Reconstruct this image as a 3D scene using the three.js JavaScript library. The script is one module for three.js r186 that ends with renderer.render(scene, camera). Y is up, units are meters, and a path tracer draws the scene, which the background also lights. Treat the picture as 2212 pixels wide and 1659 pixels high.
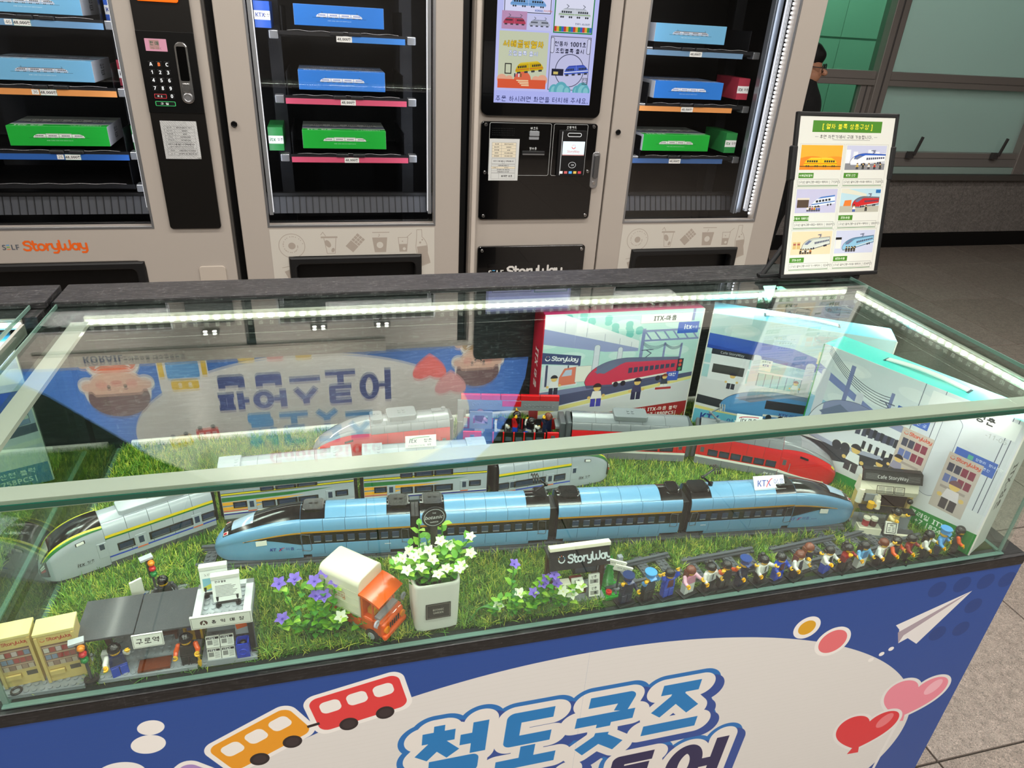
import * as THREE from 'three';
import { mergeGeometries } from 'three/addons/utils/BufferGeometryUtils.js';
import { RoundedBoxGeometry } from 'three/addons/geometries/RoundedBoxGeometry.js';
import { MarchingCubes } from 'three/addons/objects/MarchingCubes.js';
import { RectAreaLightUniformsLib } from 'three/addons/lights/RectAreaLightUniformsLib.js';

// ---------- camera, lights, exposure ----------
const scene = new THREE.Scene();
scene.background = new THREE.Color(0x000000);
const renderer = new THREE.WebGLRenderer();
renderer.toneMapping = THREE.LinearToneMapping;
renderer.toneMappingExposure = 1.0;
renderer.shadowMap.enabled = true;
RectAreaLightUniformsLib.init();
const V = (x, y, z) => new THREE.Vector3(x, y, z);
const FPX = 1496.92, PITCH = 0.487392, ROLL = -0.0611867, YAW = 0.2714305, EYE = 1.54;
const fwH = V(Math.sin(YAW), 0, -Math.cos(YAW)), rtH = V(Math.cos(YAW), 0, Math.sin(YAW)), upW = V(0, 1, 0);
const camF = fwH.clone().multiplyScalar(Math.cos(PITCH)).addScaledVector(upW, -Math.sin(PITCH));
const camD0 = fwH.clone().multiplyScalar(-Math.sin(PITCH)).addScaledVector(upW, -Math.cos(PITCH));
const camR = rtH.clone().multiplyScalar(Math.cos(ROLL)).addScaledVector(camD0, Math.sin(ROLL));
const camD = rtH.clone().multiplyScalar(-Math.sin(ROLL)).addScaledVector(camD0, Math.cos(ROLL));
const camera = new THREE.PerspectiveCamera(2 * Math.atan(829.5 / FPX) * 180 / Math.PI, 2212 / 1659, 0.02, 60);
camera.position.set(0, EYE, 0);
camera.quaternion.setFromRotationMatrix(new THREE.Matrix4().makeBasis(camR, camD.clone().negate(), camF.clone().negate()));
// a photo pixel gives a ray; the surface it touches gives the distance
const ray = (x, y) => camR.clone().multiplyScalar((x - 1106) / FPX).addScaledVector(camD, (y - 829.5) / FPX).add(camF);
const pY = (x, y, Y) => { const r = ray(x, y); r.multiplyScalar((Y - EYE) / r.y); r.y += EYE; return r; };
const pZ = (x, y, Z) => { const r = ray(x, y); r.multiplyScalar(Z / r.z); r.y += EYE; return r; };

// lamps: ceiling panels and the light strips of the glass case (their glowing bodies are built further down)
const CEIL = 3.05;
const ROOM_LAMP = 27, LED_LAMP = 36, VEND_LAMP = 14, ADDED_SIGN_LAMP = 13;
function areaLight(name, w, h, color, intensity, pos, look) {
  const l = new THREE.RectAreaLight(color, intensity, w, h);
  l.name = name; l.position.copy(pos); l.lookAt(look); l.castShadow = true; scene.add(l); return l;
}
const PANELS = [];
for (const x of [-1.7, 0.5, 2.7]) for (const z of [-1.75, 0.1, 1.95]) PANELS.push([x, z]);
for (const [x, z] of PANELS) areaLight('ceiling_lamp_light', 1.2, 0.3, 0xfffaf3, ROOM_LAMP * (z > 1 ? 1.7 : 1), V(x, CEIL - 0.035, z), V(x, 0, z));
// ---------- helpers ----------
let seedN = 12345;
const rnd = () => { seedN = (seedN * 1664525 + 1013904223) >>> 0; return seedN / 4294967296; };
const rr = (a, b) => a + (b - a) * rnd();
const taken = {};
function numbered(n) { const k = taken[n] = (taken[n] ?? -1) + 1; return k ? n + '_' + String(k).padStart(3, '0') : n; }
function mat(color, rough = 0.5, o = {}) { return new THREE.MeshPhysicalMaterial({ color, roughness: rough, ...o }); }
const plasticCache = {};
const plastic = (c, rough = 0.28) => plasticCache[c + '_' + rough] ??= mat(c, rough, { clearcoat: 0.25, clearcoatRoughness: 0.12 });
function obj(name, geo, material, parent, pos, rot) {
  const m = new THREE.Mesh(geo, material);
  m.castShadow = m.receiveShadow = true;
  if (pos) Array.isArray(pos) ? m.position.set(...pos) : m.position.copy(pos);
  if (rot) m.rotation.set(...rot);
  if (parent) { m.name = name; parent.add(m); } else { m.name = numbered(name); scene.add(m); }
  return m;
}
function tag(o, label, category, group, kind) { o.userData.label = label; if (category) o.userData.category = category; if (group) o.userData.group = group; if (kind) o.userData.kind = kind; return o; }
function thing(name, label, category, pos = [0, 0, 0], turn = 0, group) {
  const o = new THREE.Group(); o.name = numbered(name); scene.add(o);
  Array.isArray(pos) ? o.position.set(...pos) : o.position.copy(pos); o.rotation.y = turn;
  return tag(o, label, category, group);
}
function struct(name, geo, m, parent, pos, rot) { const o = obj(name, geo, m, parent, pos, rot); if (!parent) o.userData.kind = 'structure'; return o; }
function copyOf(o, pos, turn, label, group) {
  const c = o.clone(); c.name = numbered(o.name.replace(/_\d{3}$/, '')); scene.add(c);
  c.position.set(...pos); c.rotation.y = turn; c.userData = { ...o.userData };
  if (label) c.userData.label = label; if (group) c.userData.group = group; return c;
}
const geoCache = {};
const memo = (k, f) => geoCache[k] ??= f();
const bx = (w, h, d) => memo(`b${w.toFixed(5)},${h.toFixed(5)},${d.toFixed(5)}`, () => new THREE.BoxGeometry(w, h, d));
const rbx = (w, h, d, r = 0.003, s = 2) => memo(`r${w.toFixed(5)},${h.toFixed(5)},${d.toFixed(5)},${r},${s}`, () => new RoundedBoxGeometry(w, h, d, s, Math.min(r, w / 2.01, h / 2.01, d / 2.01)));
const cyl = (r, h, n = 16, r2 = r) => memo(`c${r.toFixed(5)},${h.toFixed(5)},${n},${r2.toFixed(5)}`, () => new THREE.CylinderGeometry(r2, r, h, n));
const sph = (r, n = 12) => memo(`s${r.toFixed(5)},${n}`, () => new THREE.SphereGeometry(r, n, Math.max(6, n * 0.7 | 0)));
const mv = (g, x, y, z, rx = 0, ry = 0, rz = 0) => { const c = g.clone(); if (rx) c.rotateX(rx); if (ry) c.rotateY(ry); if (rz) c.rotateZ(rz); return c.translate(x, y, z); };
const merge = (a) => mergeGeometries(a.map((g) => { const c = g.index ? g.toNonIndexed() : g.clone(); for (const k of Object.keys(c.attributes)) if (!['position', 'normal', 'uv'].includes(k)) c.deleteAttribute(k); return c; }));
// a bar between two points
function bar(a, b, r, n = 6) {
  const d = b.clone().sub(a), g = new THREE.CylinderGeometry(r, r, d.length(), n);
  g.applyQuaternion(new THREE.Quaternion().setFromUnitVectors(upW, d.clone().normalize())); return g.translate((a.x + b.x) / 2, (a.y + b.y) / 2, (a.z + b.z) / 2);
}
const tube = (pts, r, seg = 24, n = 8, closed = false) => new THREE.TubeGeometry(new THREE.CatmullRomCurve3(pts.map((p) => Array.isArray(p) ? V(...p) : p), closed), seg, r, n, closed);
function roundRectShape(w, h, r, x = -w / 2, y = -h / 2) {
  const s = new THREE.Shape(); s.moveTo(x + r, y); s.lineTo(x + w - r, y); s.absarc(x + w - r, y + r, r, -Math.PI / 2, 0); s.lineTo(x + w, y + h - r);
  s.absarc(x + w - r, y + h - r, r, 0, Math.PI / 2); s.lineTo(x + r, y + h); s.absarc(x + r, y + h - r, r, Math.PI / 2, Math.PI); s.lineTo(x, y + r); s.absarc(x + r, y + r, r, Math.PI, Math.PI * 1.5); return s;
}
const ext = (shape, depth, bevel = 0, seg = 6) => new THREE.ExtrudeGeometry(shape, { depth, bevelEnabled: bevel > 0, bevelThickness: bevel, bevelSize: bevel, bevelOffset: -bevel, bevelSegments: 2, curveSegments: seg });
const polyShape = (p) => { const s = new THREE.Shape(); p.forEach(([x, y], i) => i ? s.lineTo(x, y) : s.moveTo(x, y)); s.closePath(); return s; };
// solid bar along +x with cross-section points [z, y]
function prismX(p, x0, x1) { return ext(polyShape(p.map(([z, y]) => [-z, y])), x1 - x0).rotateY(Math.PI / 2).translate(x0, 0, 0); }
// thin solid strip: an open cross-section line [z, y] given an inward thickness, along x
function stripX(line, x0, x1, t = 0.001) {
  const inn = line.map((p, i) => { const a = line[Math.max(0, i - 1)], b = line[Math.min(line.length - 1, i + 1)], dz = b[0] - a[0], dy = b[1] - a[1], l = Math.hypot(dz, dy) || 1; return [p[0] - dy / l * t, p[1] + dz / l * t]; });
  return smoothProfile([...line, ...inn.reverse()], line.length, x0, x1);
}
function smoothProfile(poly, nOuter, x0, x1) {
  // outer faces get smooth normals across the strip, the rest is flat
  const pos = [], nor = [], idx = [], n = poly.length, L = poly.slice(0, nOuter);
  const nrm = L.map((p, i) => { const a = L[Math.max(0, i - 1)], b = L[Math.min(nOuter - 1, i + 1)]; const dz = b[0] - a[0], dy = b[1] - a[1], l = Math.hypot(dz, dy) || 1; return [dy / l, -dz / l]; });
  for (let i = 0; i < nOuter; i++) for (const x of [x0, x1]) { pos.push(x, L[i][1], L[i][0]); nor.push(0, nrm[i][1], nrm[i][0]); }
  for (let i = 0; i < nOuter - 1; i++) { const a = i * 2; idx.push(a, a + 1, a + 3, a, a + 3, a + 2); }
  const q = (A, B, C, D) => { const o = pos.length / 3, N = B.clone().sub(A).cross(C.clone().sub(A)).normalize(); for (const P of [A, B, C, D]) { pos.push(P.x, P.y, P.z); nor.push(N.x, N.y, N.z); } idx.push(o, o + 1, o + 2, o, o + 2, o + 3); };
  for (let i = nOuter - 1; i < n; i++) { const a = poly[i], b = poly[(i + 1) % n]; q(V(x0, a[1], a[0]), V(x1, a[1], a[0]), V(x1, b[1], b[0]), V(x0, b[1], b[0])); }
  for (let i = 0; i < nOuter - 1; i++) for (const [x, s] of [[x0, 0], [x1, 1]]) { const a = poly[i], b = poly[i + 1], c = poly[n - 2 - i], d = poly[n - 1 - i]; const P = [a, b, c, d].map((p) => V(x, p[1], p[0])); s ? q(P[3], P[2], P[1], P[0]) : q(...P); }
  const g = new THREE.BufferGeometry(); g.setAttribute('position', new THREE.Float32BufferAttribute(pos, 3)); g.setAttribute('normal', new THREE.Float32BufferAttribute(nor, 3)); g.setIndex(idx); return g;
}
// closed thin shell from a surface function f(a, b) with a, b in 0..1
function shell(f, na, nb, t = 0.001) {
  const pos = [], idx = [], P = [], N = [];
  for (let i = 0; i <= na; i++) for (let j = 0; j <= nb; j++) P.push(f(i / na, j / nb));
  const at = (i, j) => P[Math.max(0, Math.min(na, i)) * (nb + 1) + Math.max(0, Math.min(nb, j))];
  for (let i = 0; i <= na; i++) for (let j = 0; j <= nb; j++) { const n = at(i + 1, j).clone().sub(at(i - 1, j)).cross(at(i, j + 1).clone().sub(at(i, j - 1))); N.push(n.lengthSq() > 1e-16 ? n.normalize() : V(0, 1, 0)); }
  const nor = [], id = (i, j) => i * (nb + 1) + j, tot = P.length;
  P.forEach((p, k) => { pos.push(p.x, p.y, p.z); nor.push(N[k].x, N[k].y, N[k].z); });
  P.forEach((p, k) => { const q = p.clone().addScaledVector(N[k], -t); pos.push(q.x, q.y, q.z); nor.push(-N[k].x, -N[k].y, -N[k].z); });
  for (let i = 0; i < na; i++) for (let j = 0; j < nb; j++) { const a = id(i, j), b = id(i + 1, j), c = id(i + 1, j + 1), d = id(i, j + 1); idx.push(a, b, c, a, c, d, a + tot, c + tot, b + tot, a + tot, d + tot, c + tot); }
  const rim = (a, b) => { const A = pos.slice(a * 3, a * 3 + 3), B = pos.slice(b * 3, b * 3 + 3), C = pos.slice((b + tot) * 3, (b + tot) * 3 + 3), D = pos.slice((a + tot) * 3, (a + tot) * 3 + 3), o = pos.length / 3; const n = V(B[0] - A[0], B[1] - A[1], B[2] - A[2]).cross(V(D[0] - A[0], D[1] - A[1], D[2] - A[2])).normalize(); for (const q of [A, B, C, D]) { pos.push(...q); nor.push(-n.x, -n.y, -n.z); } idx.push(o, o + 2, o + 1, o, o + 3, o + 2); };
  for (let i = 0; i < na; i++) { rim(id(i, 0), id(i + 1, 0)); rim(id(i + 1, nb), id(i, nb)); }
  for (let j = 0; j < nb; j++) { rim(id(0, j + 1), id(0, j)); rim(id(na, j), id(na, j + 1)); }
  const g = new THREE.BufferGeometry(); g.setAttribute('position', new THREE.Float32BufferAttribute(pos, 3)); g.setAttribute('normal', new THREE.Float32BufferAttribute(nor, 3)); g.setIndex(idx); return g;
}
// thin printed sheet: front face carries the print, small real thickness
function sheet(w, h, t = 0.0006) { return memo(`sh${w.toFixed(5)},${h.toFixed(5)},${t}`, () => { const g = new THREE.BoxGeometry(w, h, t); return g; }); }
function sheetObj(name, w, h, t, tex, parent, pos, rot, side = 0xf0f0ee, rough = 0.5, o = {}) {
  const f = new THREE.MeshPhysicalMaterial({ map: tex, roughness: rough, ...o }), s = plastic(side, 0.6);
  return obj(name, sheet(w, h, t), [s, s, s, s, f, s], parent, pos, rot);
}
// print on a surface, a hair above it
function decal(name, w, h, tex, parent, pos, rot, o = {}) {
  return obj(name, memo(`p${w.toFixed(5)},${h.toFixed(5)}`, () => new THREE.PlaneGeometry(w, h)), new THREE.MeshPhysicalMaterial({ map: tex, transparent: true, roughness: 0.4, ...o }), parent, pos, rot);
}
// ---------- drawing: canvas textures and Korean lettering ----------
function canvasTex(w, h, draw, srgb = true) {
  const c = document.createElement('canvas'); c.width = w; c.height = h; const x = c.getContext('2d'); draw(x, w, h);
  const t = new THREE.CanvasTexture(c); if (srgb) t.colorSpace = THREE.SRGBColorSpace; t.magFilter = THREE.LinearFilter; t.wrapS = t.wrapT = THREE.RepeatWrapping; return t;
}
const CIRC = (cx, cy, rx, ry) => ({ c: [cx, cy, rx, ry] });
const CON = {
  'ㄱ': [[[.05, .12], [.93, .12], [.82, .95]]], 'ㄴ': [[[.1, .05], [.1, .88], [.97, .88]]], 'ㄷ': [[[.95, .1], [.1, .1], [.1, .9], [.97, .9]]],
  'ㄹ': [[[.06, .08], [.92, .08], [.92, .5], [.08, .5], [.08, .92], [.97, .92]]], 'ㅁ': [[[.1, .1], [.9, .1], [.9, .9], [.1, .9], [.1, .1]]],
  'ㅂ': [[[.1, .04], [.1, .93], [.9, .93], [.9, .04]], [[.1, .48], [.9, .48]]], 'ㅅ': [[[.5, .05], [.48, .32], [.05, .95]], [[.5, .36], [.95, .95]]],
  'ㅇ': [CIRC(.5, .5, .42, .42)], 'ㅈ': [[[.05, .1], [.95, .1]], [[.5, .1], [.46, .42], [.05, .95]], [[.5, .42], [.95, .95]]],
  'ㅊ': [[[.35, .02], [.65, .02]], [[.05, .24], [.95, .24]], [[.5, .24], [.46, .5], [.05, .97]], [[.5, .5], [.95, .97]]],
  'ㅋ': [[[.05, .12], [.93, .12], [.82, .95]], [[.08, .5], [.86, .5]]], 'ㅌ': [[[.95, .08], [.1, .08], [.1, .92], [.97, .92]], [[.1, .5], [.9, .5]]],
  'ㅍ': [[[.04, .1], [.96, .1]], [[.04, .9], [.96, .9]], [[.3, .1], [.3, .9]], [[.7, .1], [.7, .9]]],
  'ㅎ': [[[.34, .04], [.66, .04]], [[.05, .26], [.95, .26]], CIRC(.5, .69, .3, .27)],
};
const twin = (k) => [0, .52].flatMap((dx) => CON[k].map((s) => s.c ? s : s.map(([x, y]) => [x * .48 + dx, y])));
CON['ㄲ'] = twin('ㄱ'); CON['ㄸ'] = twin('ㄷ'); CON['ㅃ'] = twin('ㅂ'); CON['ㅆ'] = twin('ㅅ'); CON['ㅉ'] = twin('ㅈ');
const CHO = [...'ㄱㄲㄴㄷㄸㄹㅁㅂㅃㅅㅆㅇㅈㅉㅊㅋㅌㅍㅎ'], JUNG = [...'ㅏㅐㅑㅒㅓㅔㅕㅖㅗㅘㅙㅚㅛㅜㅝㅞㅟㅠㅡㅢㅣ'], JONG = ['', 'ㄱ', 'ㄲ', 'ㄱㅅ', 'ㄴ', 'ㄴㅈ', 'ㄴㅎ', 'ㄷ', 'ㄹ', 'ㄹㄱ', 'ㄹㅁ', 'ㄹㅂ', 'ㄹㅅ', 'ㄹㅌ', 'ㄹㅍ', 'ㄹㅎ', 'ㅁ', 'ㅂ', 'ㅂㅅ', 'ㅅ', 'ㅆ', 'ㅇ', 'ㅈ', 'ㅊ', 'ㅋ', 'ㅌ', 'ㅍ', 'ㅎ'];
const VV = { 'ㅏ': [1, [.5]], 'ㅑ': [1, [.35, .65]], 'ㅓ': [-1, [.5]], 'ㅕ': [-1, [.35, .65]], 'ㅣ': [0, []], 'ㅐ': [2, [.5]], 'ㅔ': [-2, [.5]], 'ㅒ': [2, [.35, .65]], 'ㅖ': [-2, [.35, .65]] };
const HV = { 'ㅗ': [-1, [.5]], 'ㅛ': [-1, [.32, .68]], 'ㅜ': [1, [.5]], 'ㅠ': [1, [.32, .68]], 'ㅡ': [0, []] };
const MIXV = { 'ㅘ': ['ㅗ', 'ㅏ'], 'ㅙ': ['ㅗ', 'ㅐ'], 'ㅚ': ['ㅗ', 'ㅣ'], 'ㅝ': ['ㅜ', 'ㅓ'], 'ㅞ': ['ㅜ', 'ㅔ'], 'ㅟ': ['ㅜ', 'ㅣ'], 'ㅢ': ['ㅡ', 'ㅣ'] };
function syllableStrokes(ch) {
  const k = ch.charCodeAt(0) - 0xac00; if (k < 0 || k > 11171) return null;
  const c = CHO[Math.floor(k / 588)], v = JUNG[Math.floor(k / 28) % 21], f = JONG[k % 28], out = [];
  const put = (list, x0, y0, x1, y1) => { for (const s of list) out.push(s.c ? { c: [x0 + s.c[0] * (x1 - x0), y0 + s.c[1] * (y1 - y0), s.c[2] * (x1 - x0), s.c[3] * (y1 - y0)] } : s.map(([x, y]) => [x0 + x * (x1 - x0), y0 + y * (y1 - y0)])); };
  const vert = (vv, x0, y0, x1, y1) => { const [d, t] = VV[vv], L = []; const a = Math.abs(d) === 2; const m = d === 0 ? .6 : d > 0 ? (a ? .2 : .3) : .8;
    L.push([[m, 0], [m, 1]]); if (a) L.push([[d > 0 ? .85 : .45, 0], [d > 0 ? .85 : .45, 1]]);
    for (const y of t) L.push(d > 0 ? [[m, y], [a ? .85 : 1, y]] : [[a ? 0 : 0, y], [a ? .45 : m, y]]); put(L, x0, y0, x1, y1); };
  const hori = (hv, x0, y0, x1, y1) => { const [d, t] = HV[hv], m = d < 0 ? .85 : d > 0 ? .2 : .5, L = [[[0, m], [1, m]]]; for (const x of t) L.push([[x, m], [x, d < 0 ? 0 : 1]]); put(L, x0, y0, x1, y1); };
  const B = f ? .56 : 1;
  if (VV[v]) { put(CON[c], .03, .06 * B, .56, (f ? .9 : .86) * B); vert(v, .62, 0, .98, B * .98); }
  else if (HV[v]) { put(CON[c], .14, .02, .86, B * .55); hori(v, .02, B * .62, .98, B * .98); }
  else { const [h, w] = MIXV[v]; put(CON[c], .06, .03, .58, B * .52); hori(h, 0, B * .58, .64, B * .88); vert(w, .68, 0, .99, B * .98); }
  if (f) { if (f.length === 1) put(CON[f], .14, .64, .88, .99); else { put(CON[f[0]], .08, .64, .48, .99); put(CON[f[1]], .54, .64, .94, .99); } }
  return out;
}
function strokeChar(x, ch, X, Y, w, h) {
  const S = syllableStrokes(ch); if (!S) return false;
  for (const s of S) { x.beginPath(); if (s.c) x.ellipse(X + s.c[0] * w, Y + s.c[1] * h, s.c[2] * w, s.c[3] * h, 0, 0, 7); else s.forEach(([a, b], i) => i ? x.lineTo(X + a * w, Y + b * h) : x.moveTo(X + a * w, Y + b * h)); x.stroke(); }
  return true;
}
// mixed Korean and Latin line; Y is the top of the letters, size their height
function textWidth(x, str, size, o = {}) { let w = 0; x.font = `${o.bold ? 'bold ' : ''}${size * 1.28}px ${o.font ?? 'sans-serif'}`; for (const ch of str) w += syllableStrokes(ch) ? size * (o.pitch ?? 1.08) * (o.wide ?? 1) : ch === ' ' ? size * .38 : x.measureText(ch).width; return w; }
function text(x, str, X, Y, size, color, o = {}) {
  const W = textWidth(x, str, size, o); x.save(); x.fillStyle = x.strokeStyle = color; x.lineWidth = size * (o.bold ? .15 : .095) * (o.weight ?? 1); x.lineCap = o.round ? 'round' : 'butt'; x.lineJoin = o.round ? 'round' : 'miter';
  let p = o.align === 'center' ? X - W / 2 : o.align === 'right' ? X - W : X; x.font = `${o.bold ? 'bold ' : ''}${size * 1.28}px ${o.font ?? 'sans-serif'}`; x.textBaseline = 'alphabetic'; x.textAlign = 'left';
  for (const ch of str) {
    if (syllableStrokes(ch)) { const cw = size * (o.wide ?? 1); strokeChar(x, ch, p + size * .06, Y + size * .03, cw * .92, size * .94); p += size * (o.pitch ?? 1.08) * (o.wide ?? 1); }
    else if (ch === ' ') p += size * .38; else { x.fillText(ch, p, Y + size * .97); p += x.measureText(ch).width; }
  }
  x.restore(); return W;
}
function rrect(x, X, Y, w, h, r) { x.beginPath(); x.roundRect(X, Y, w, h, r); }
const fill = (x, c) => { x.fillStyle = c; x.fill(); };
const poly = (x, p, c) => { x.beginPath(); p.forEach(([a, b], i) => i ? x.lineTo(a, b) : x.moveTo(a, b)); x.closePath(); if (c) fill(x, c); };
const ell = (x, cx, cy, rx, ry, c, rot = 0) => { x.beginPath(); x.ellipse(cx, cy, rx, ry, rot, 0, 7); fill(x, c); };
// round shop lettering drawn with thick strokes (S t o r y W a y)
const GLYPH = {
  S: [.62, [[[.58, .2], [.5, .13], [.25, .13], [.1, .25], [.15, .4], [.5, .52], [.58, .68], [.45, .86], [.2, .87], [.05, .78]]]],
  t: [.42, [[[.16, .12], [.16, .72], [.26, .87], [.4, .87]], [[.02, .36], [.38, .36]]]],
  o: [.62, [CIRC(.31, .62, .24, .25)]], r: [.4, [[[.1, .36], [.1, .87]], [[.1, .56], [.2, .4], [.36, .36]]]],
  y: [.6, [[[.08, .36], [.1, .66], [.24, .8], [.46, .78]], [[.52, .36], [.52, .95], [.4, 1.1], [.14, 1.1]]]],
  W: [.92, [[[.06, .1], [.08, .7], [.2, .87], [.36, .84], [.46, .6]], [[.46, .4], [.46, .7], [.6, .87], [.76, .84], [.86, .66], [.86, .1]]]],
  a: [.62, [CIRC(.3, .62, .22, .25), [[.54, .36], [.54, .87]]]],
};
function storyWay(x, X, Y, h, color, weight = .15) {
  x.save(); x.strokeStyle = color; x.lineWidth = h * weight; x.lineCap = x.lineJoin = 'round'; let p = X;
  for (const ch of 'StoryWay') { const [w, S] = GLYPH[ch]; for (const s of S) { x.beginPath(); if (s.c) x.ellipse(p + s.c[0] * h, Y + s.c[1] * h, s.c[2] * h, s.c[3] * h, 0, 0, 7); else s.forEach(([a, b], i) => i ? x.lineTo(p + a * h, Y + b * h) : x.moveTo(p + a * h, Y + b * h)); x.stroke(); } p += w * h; }
  x.restore(); return p - X;
}
function selfWord(x, X, Y, h, color) {
  x.font = `bold ${h * 1.3}px sans-serif`; x.fillStyle = color; x.textBaseline = 'alphabetic'; x.fillText('S', X, Y + h); const s = x.measureText('S').width;
  ['#4aa3dc', '#6db33f', '#e8833a'].forEach((c, i) => { x.fillStyle = c; x.fillRect(X + s + h * .06, Y + h * (.06 + i * .38), h * .5, h * .14); });
  x.fillStyle = color; x.fillText('LF', X + s + h * .68, Y + h); return s + h * .68 + x.measureText('LF').width;
}
function smileLogo(x, cx, cy, r, color) {
  x.save(); x.strokeStyle = color; x.lineWidth = r * .3; x.lineCap = 'round'; x.beginPath(); x.arc(cx, cy, r * .8, .25, Math.PI - .25); x.stroke();
  ['#e8b23a', color, '#d8563a', color, '#4aa3dc'].forEach((c, i) => { const a = Math.PI + .3 + i * .63; ell(x, cx + Math.cos(a) * r * .8, cy + Math.sin(a) * r * .8, r * .13, r * .13, c); }); x.restore();
}
// small side view of a train used in printed pictures
function printTrain(x, X, Y, L, h, st) {
  const n = st.cars, cl = L / n; x.save();
  for (let i = 0; i < n; i++) {
    const a = X + i * cl + L * .004, w = cl - L * .008, end = i === 0 ? -1 : i === n - 1 ? 1 : 0; x.beginPath();
    if (end < 0) { x.moveTo(a + w, Y); x.lineTo(a + w * .42, Y); x.quadraticCurveTo(a + w * .1, Y + h * .25, a, Y + h * .75); x.lineTo(a + w * .04, Y + h * .9); x.lineTo(a + w, Y + h * .9); }
    else if (end > 0) { x.moveTo(a, Y); x.lineTo(a + w * .58, Y); x.quadraticCurveTo(a + w * .9, Y + h * .25, a + w, Y + h * .75); x.lineTo(a + w * .96, Y + h * .9); x.lineTo(a, Y + h * .9); }
    else x.rect(a, Y - (st.tall ? h * .15 : 0), w, h * .9 + (st.tall ? h * .15 : 0));
    x.closePath(); fill(x, st.body); x.save(); x.clip(); x.fillStyle = st.roof; x.fillRect(a, Y - h * .2, w, h * .34); if (st.stripe) { x.fillStyle = st.stripe; x.fillRect(a, Y + h * .62, w, h * .1); } x.restore();
    x.fillStyle = st.win ?? '#2b3038'; for (let k = 0; k < 5; k++) x.fillRect(a + w * (.2 + k * .13), Y + h * .3, w * .09, h * .22);
    x.fillStyle = '#3a3d44'; for (const t of [.18, .3, .7, .82]) { x.beginPath(); x.arc(a + w * t, Y + h * .96, h * .11, 0, 7); x.fill(); }
    if (end && st.panto !== 0) { x.strokeStyle = '#444a55'; x.lineWidth = h * .06; x.beginPath(); const m = a + w * .5; x.moveTo(m, Y); x.lineTo(m + h * .25, Y - h * .22); x.lineTo(m - h * .05, Y - h * .4); x.stroke(); }
  }
  x.restore();
}
const TRAINS = { sky: { cars: 4, body: '#d9dde6', roof: '#4a4d58', stripe: '#5b8fc4' }, blue: { cars: 4, body: '#f1f3f7', roof: '#dfe6f5', stripe: '#9fb4dd', win: '#3b62c0' }, green: { cars: 4, body: '#eceee9', roof: '#c9cfc6', stripe: '#9aa9a0', tall: 1 }, red: { cars: 4, body: '#c63a3a', roof: '#6f7380', stripe: '#eee' } };
// value noise for grain and stone
function noiseField(n, seed) { const a = new Float32Array(n * n); let s = seed; for (let i = 0; i < a.length; i++) { s = (s * 1664525 + 1013904223) >>> 0; a[i] = s / 4294967296; } return (x, y) => { const X = ((x % n) + n) % n, Y = ((y % n) + n) % n, i = X | 0, j = Y | 0, fx = X - i, fy = Y - j, k = (i + 1) % n, l = (j + 1) % n, u = fx * fx * (3 - 2 * fx), v = fy * fy * (3 - 2 * fy); return (a[j * n + i] * (1 - u) + a[j * n + k] * u) * (1 - v) + (a[l * n + i] * (1 - u) + a[l * n + k] * u) * v; }; }
function dataTex(n, m, f, srgb = true) {
  const d = new Uint8Array(n * m * 4); for (let j = 0; j < m; j++) for (let i = 0; i < n; i++) { const c = f(i, j), o = (j * n + i) * 4; d[o] = c[0]; d[o + 1] = c[1]; d[o + 2] = c[2]; d[o + 3] = 255; }
  const t = new THREE.DataTexture(d, n, m); t.wrapS = t.wrapT = THREE.RepeatWrapping; t.magFilter = THREE.LinearFilter; if (srgb) t.colorSpace = THREE.SRGBColorSpace; t.needsUpdate = true; return t;
}
const cl255 = (v) => Math.max(0, Math.min(255, v));
function graniteTex(base, seed, contrast = 1) {
  const f1 = noiseField(256, seed), f2 = noiseField(128, seed + 7), f3 = noiseField(32, seed + 13);
  return dataTex(512, 512, (i, j) => { const a = f1(i * .5, j * .5), b = f1(i * .5 + 91, j * .5 + 33), c = f3(i / 16, j / 16); let k = 1 + (c - .5) * .14 * contrast; if (a > .68) k -= .36 * contrast * (a - .55) * 2; if (b > .72) k += .2 * contrast; if (f2(i * .25, j * .25) > .7) k -= .1 * contrast; return base.map((v, q) => cl255(v * k + (q === 0 ? (b - .5) * 8 : 0))); });
}
function woodTex(dark, light, seed) {
  const f1 = noiseField(256, seed), f2 = noiseField(64, seed + 3);
  return dataTex(512, 512, (i, j) => { const w = f2(i / 64, j / 8) * 6, a = f1(i / 14 + w, j * .5), b = f1(i / 5, j * .5 + w * 2); const k = Math.max(0, a - .45) * 1.2 + (b > .86 ? .5 : 0); return dark.map((v, q) => cl255(v + (light[q] - v) * Math.min(1, k))); });
}
// ---------- room ----------
function muv(g, s = 1, ox = 0, oy = 0) {
  const c = g.index ? g.toNonIndexed() : g.clone(), p = c.attributes.position, n = c.attributes.normal, uv = new Float32Array(p.count * 2);
  for (let i = 0; i < p.count; i++) { const a = Math.abs(n.getX(i)), b = Math.abs(n.getY(i)), d = Math.abs(n.getZ(i)); const [u, v] = b >= a && b >= d ? [p.getX(i), p.getZ(i)] : d >= a ? [p.getX(i), p.getY(i)] : [p.getZ(i), p.getY(i)]; uv[i * 2] = u / s + ox; uv[i * 2 + 1] = v / s + oy; }
  c.setAttribute('uv', new THREE.BufferAttribute(uv, 2)); return c;
}
const RX0 = -5, RX1 = 9, RZ0 = -4.753, RZ1 = 3.6;
const floorTexA = graniteTex([146, 135, 126], 5), floorTexB = graniteTex([142, 131, 122], 77);
const floorMats = [floorTexA, floorTexB].flatMap((t, i) => [mat(0xffffff, 0.42, { map: t }), mat(0xf8f7f6, 0.46, { map: t })]);
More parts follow.
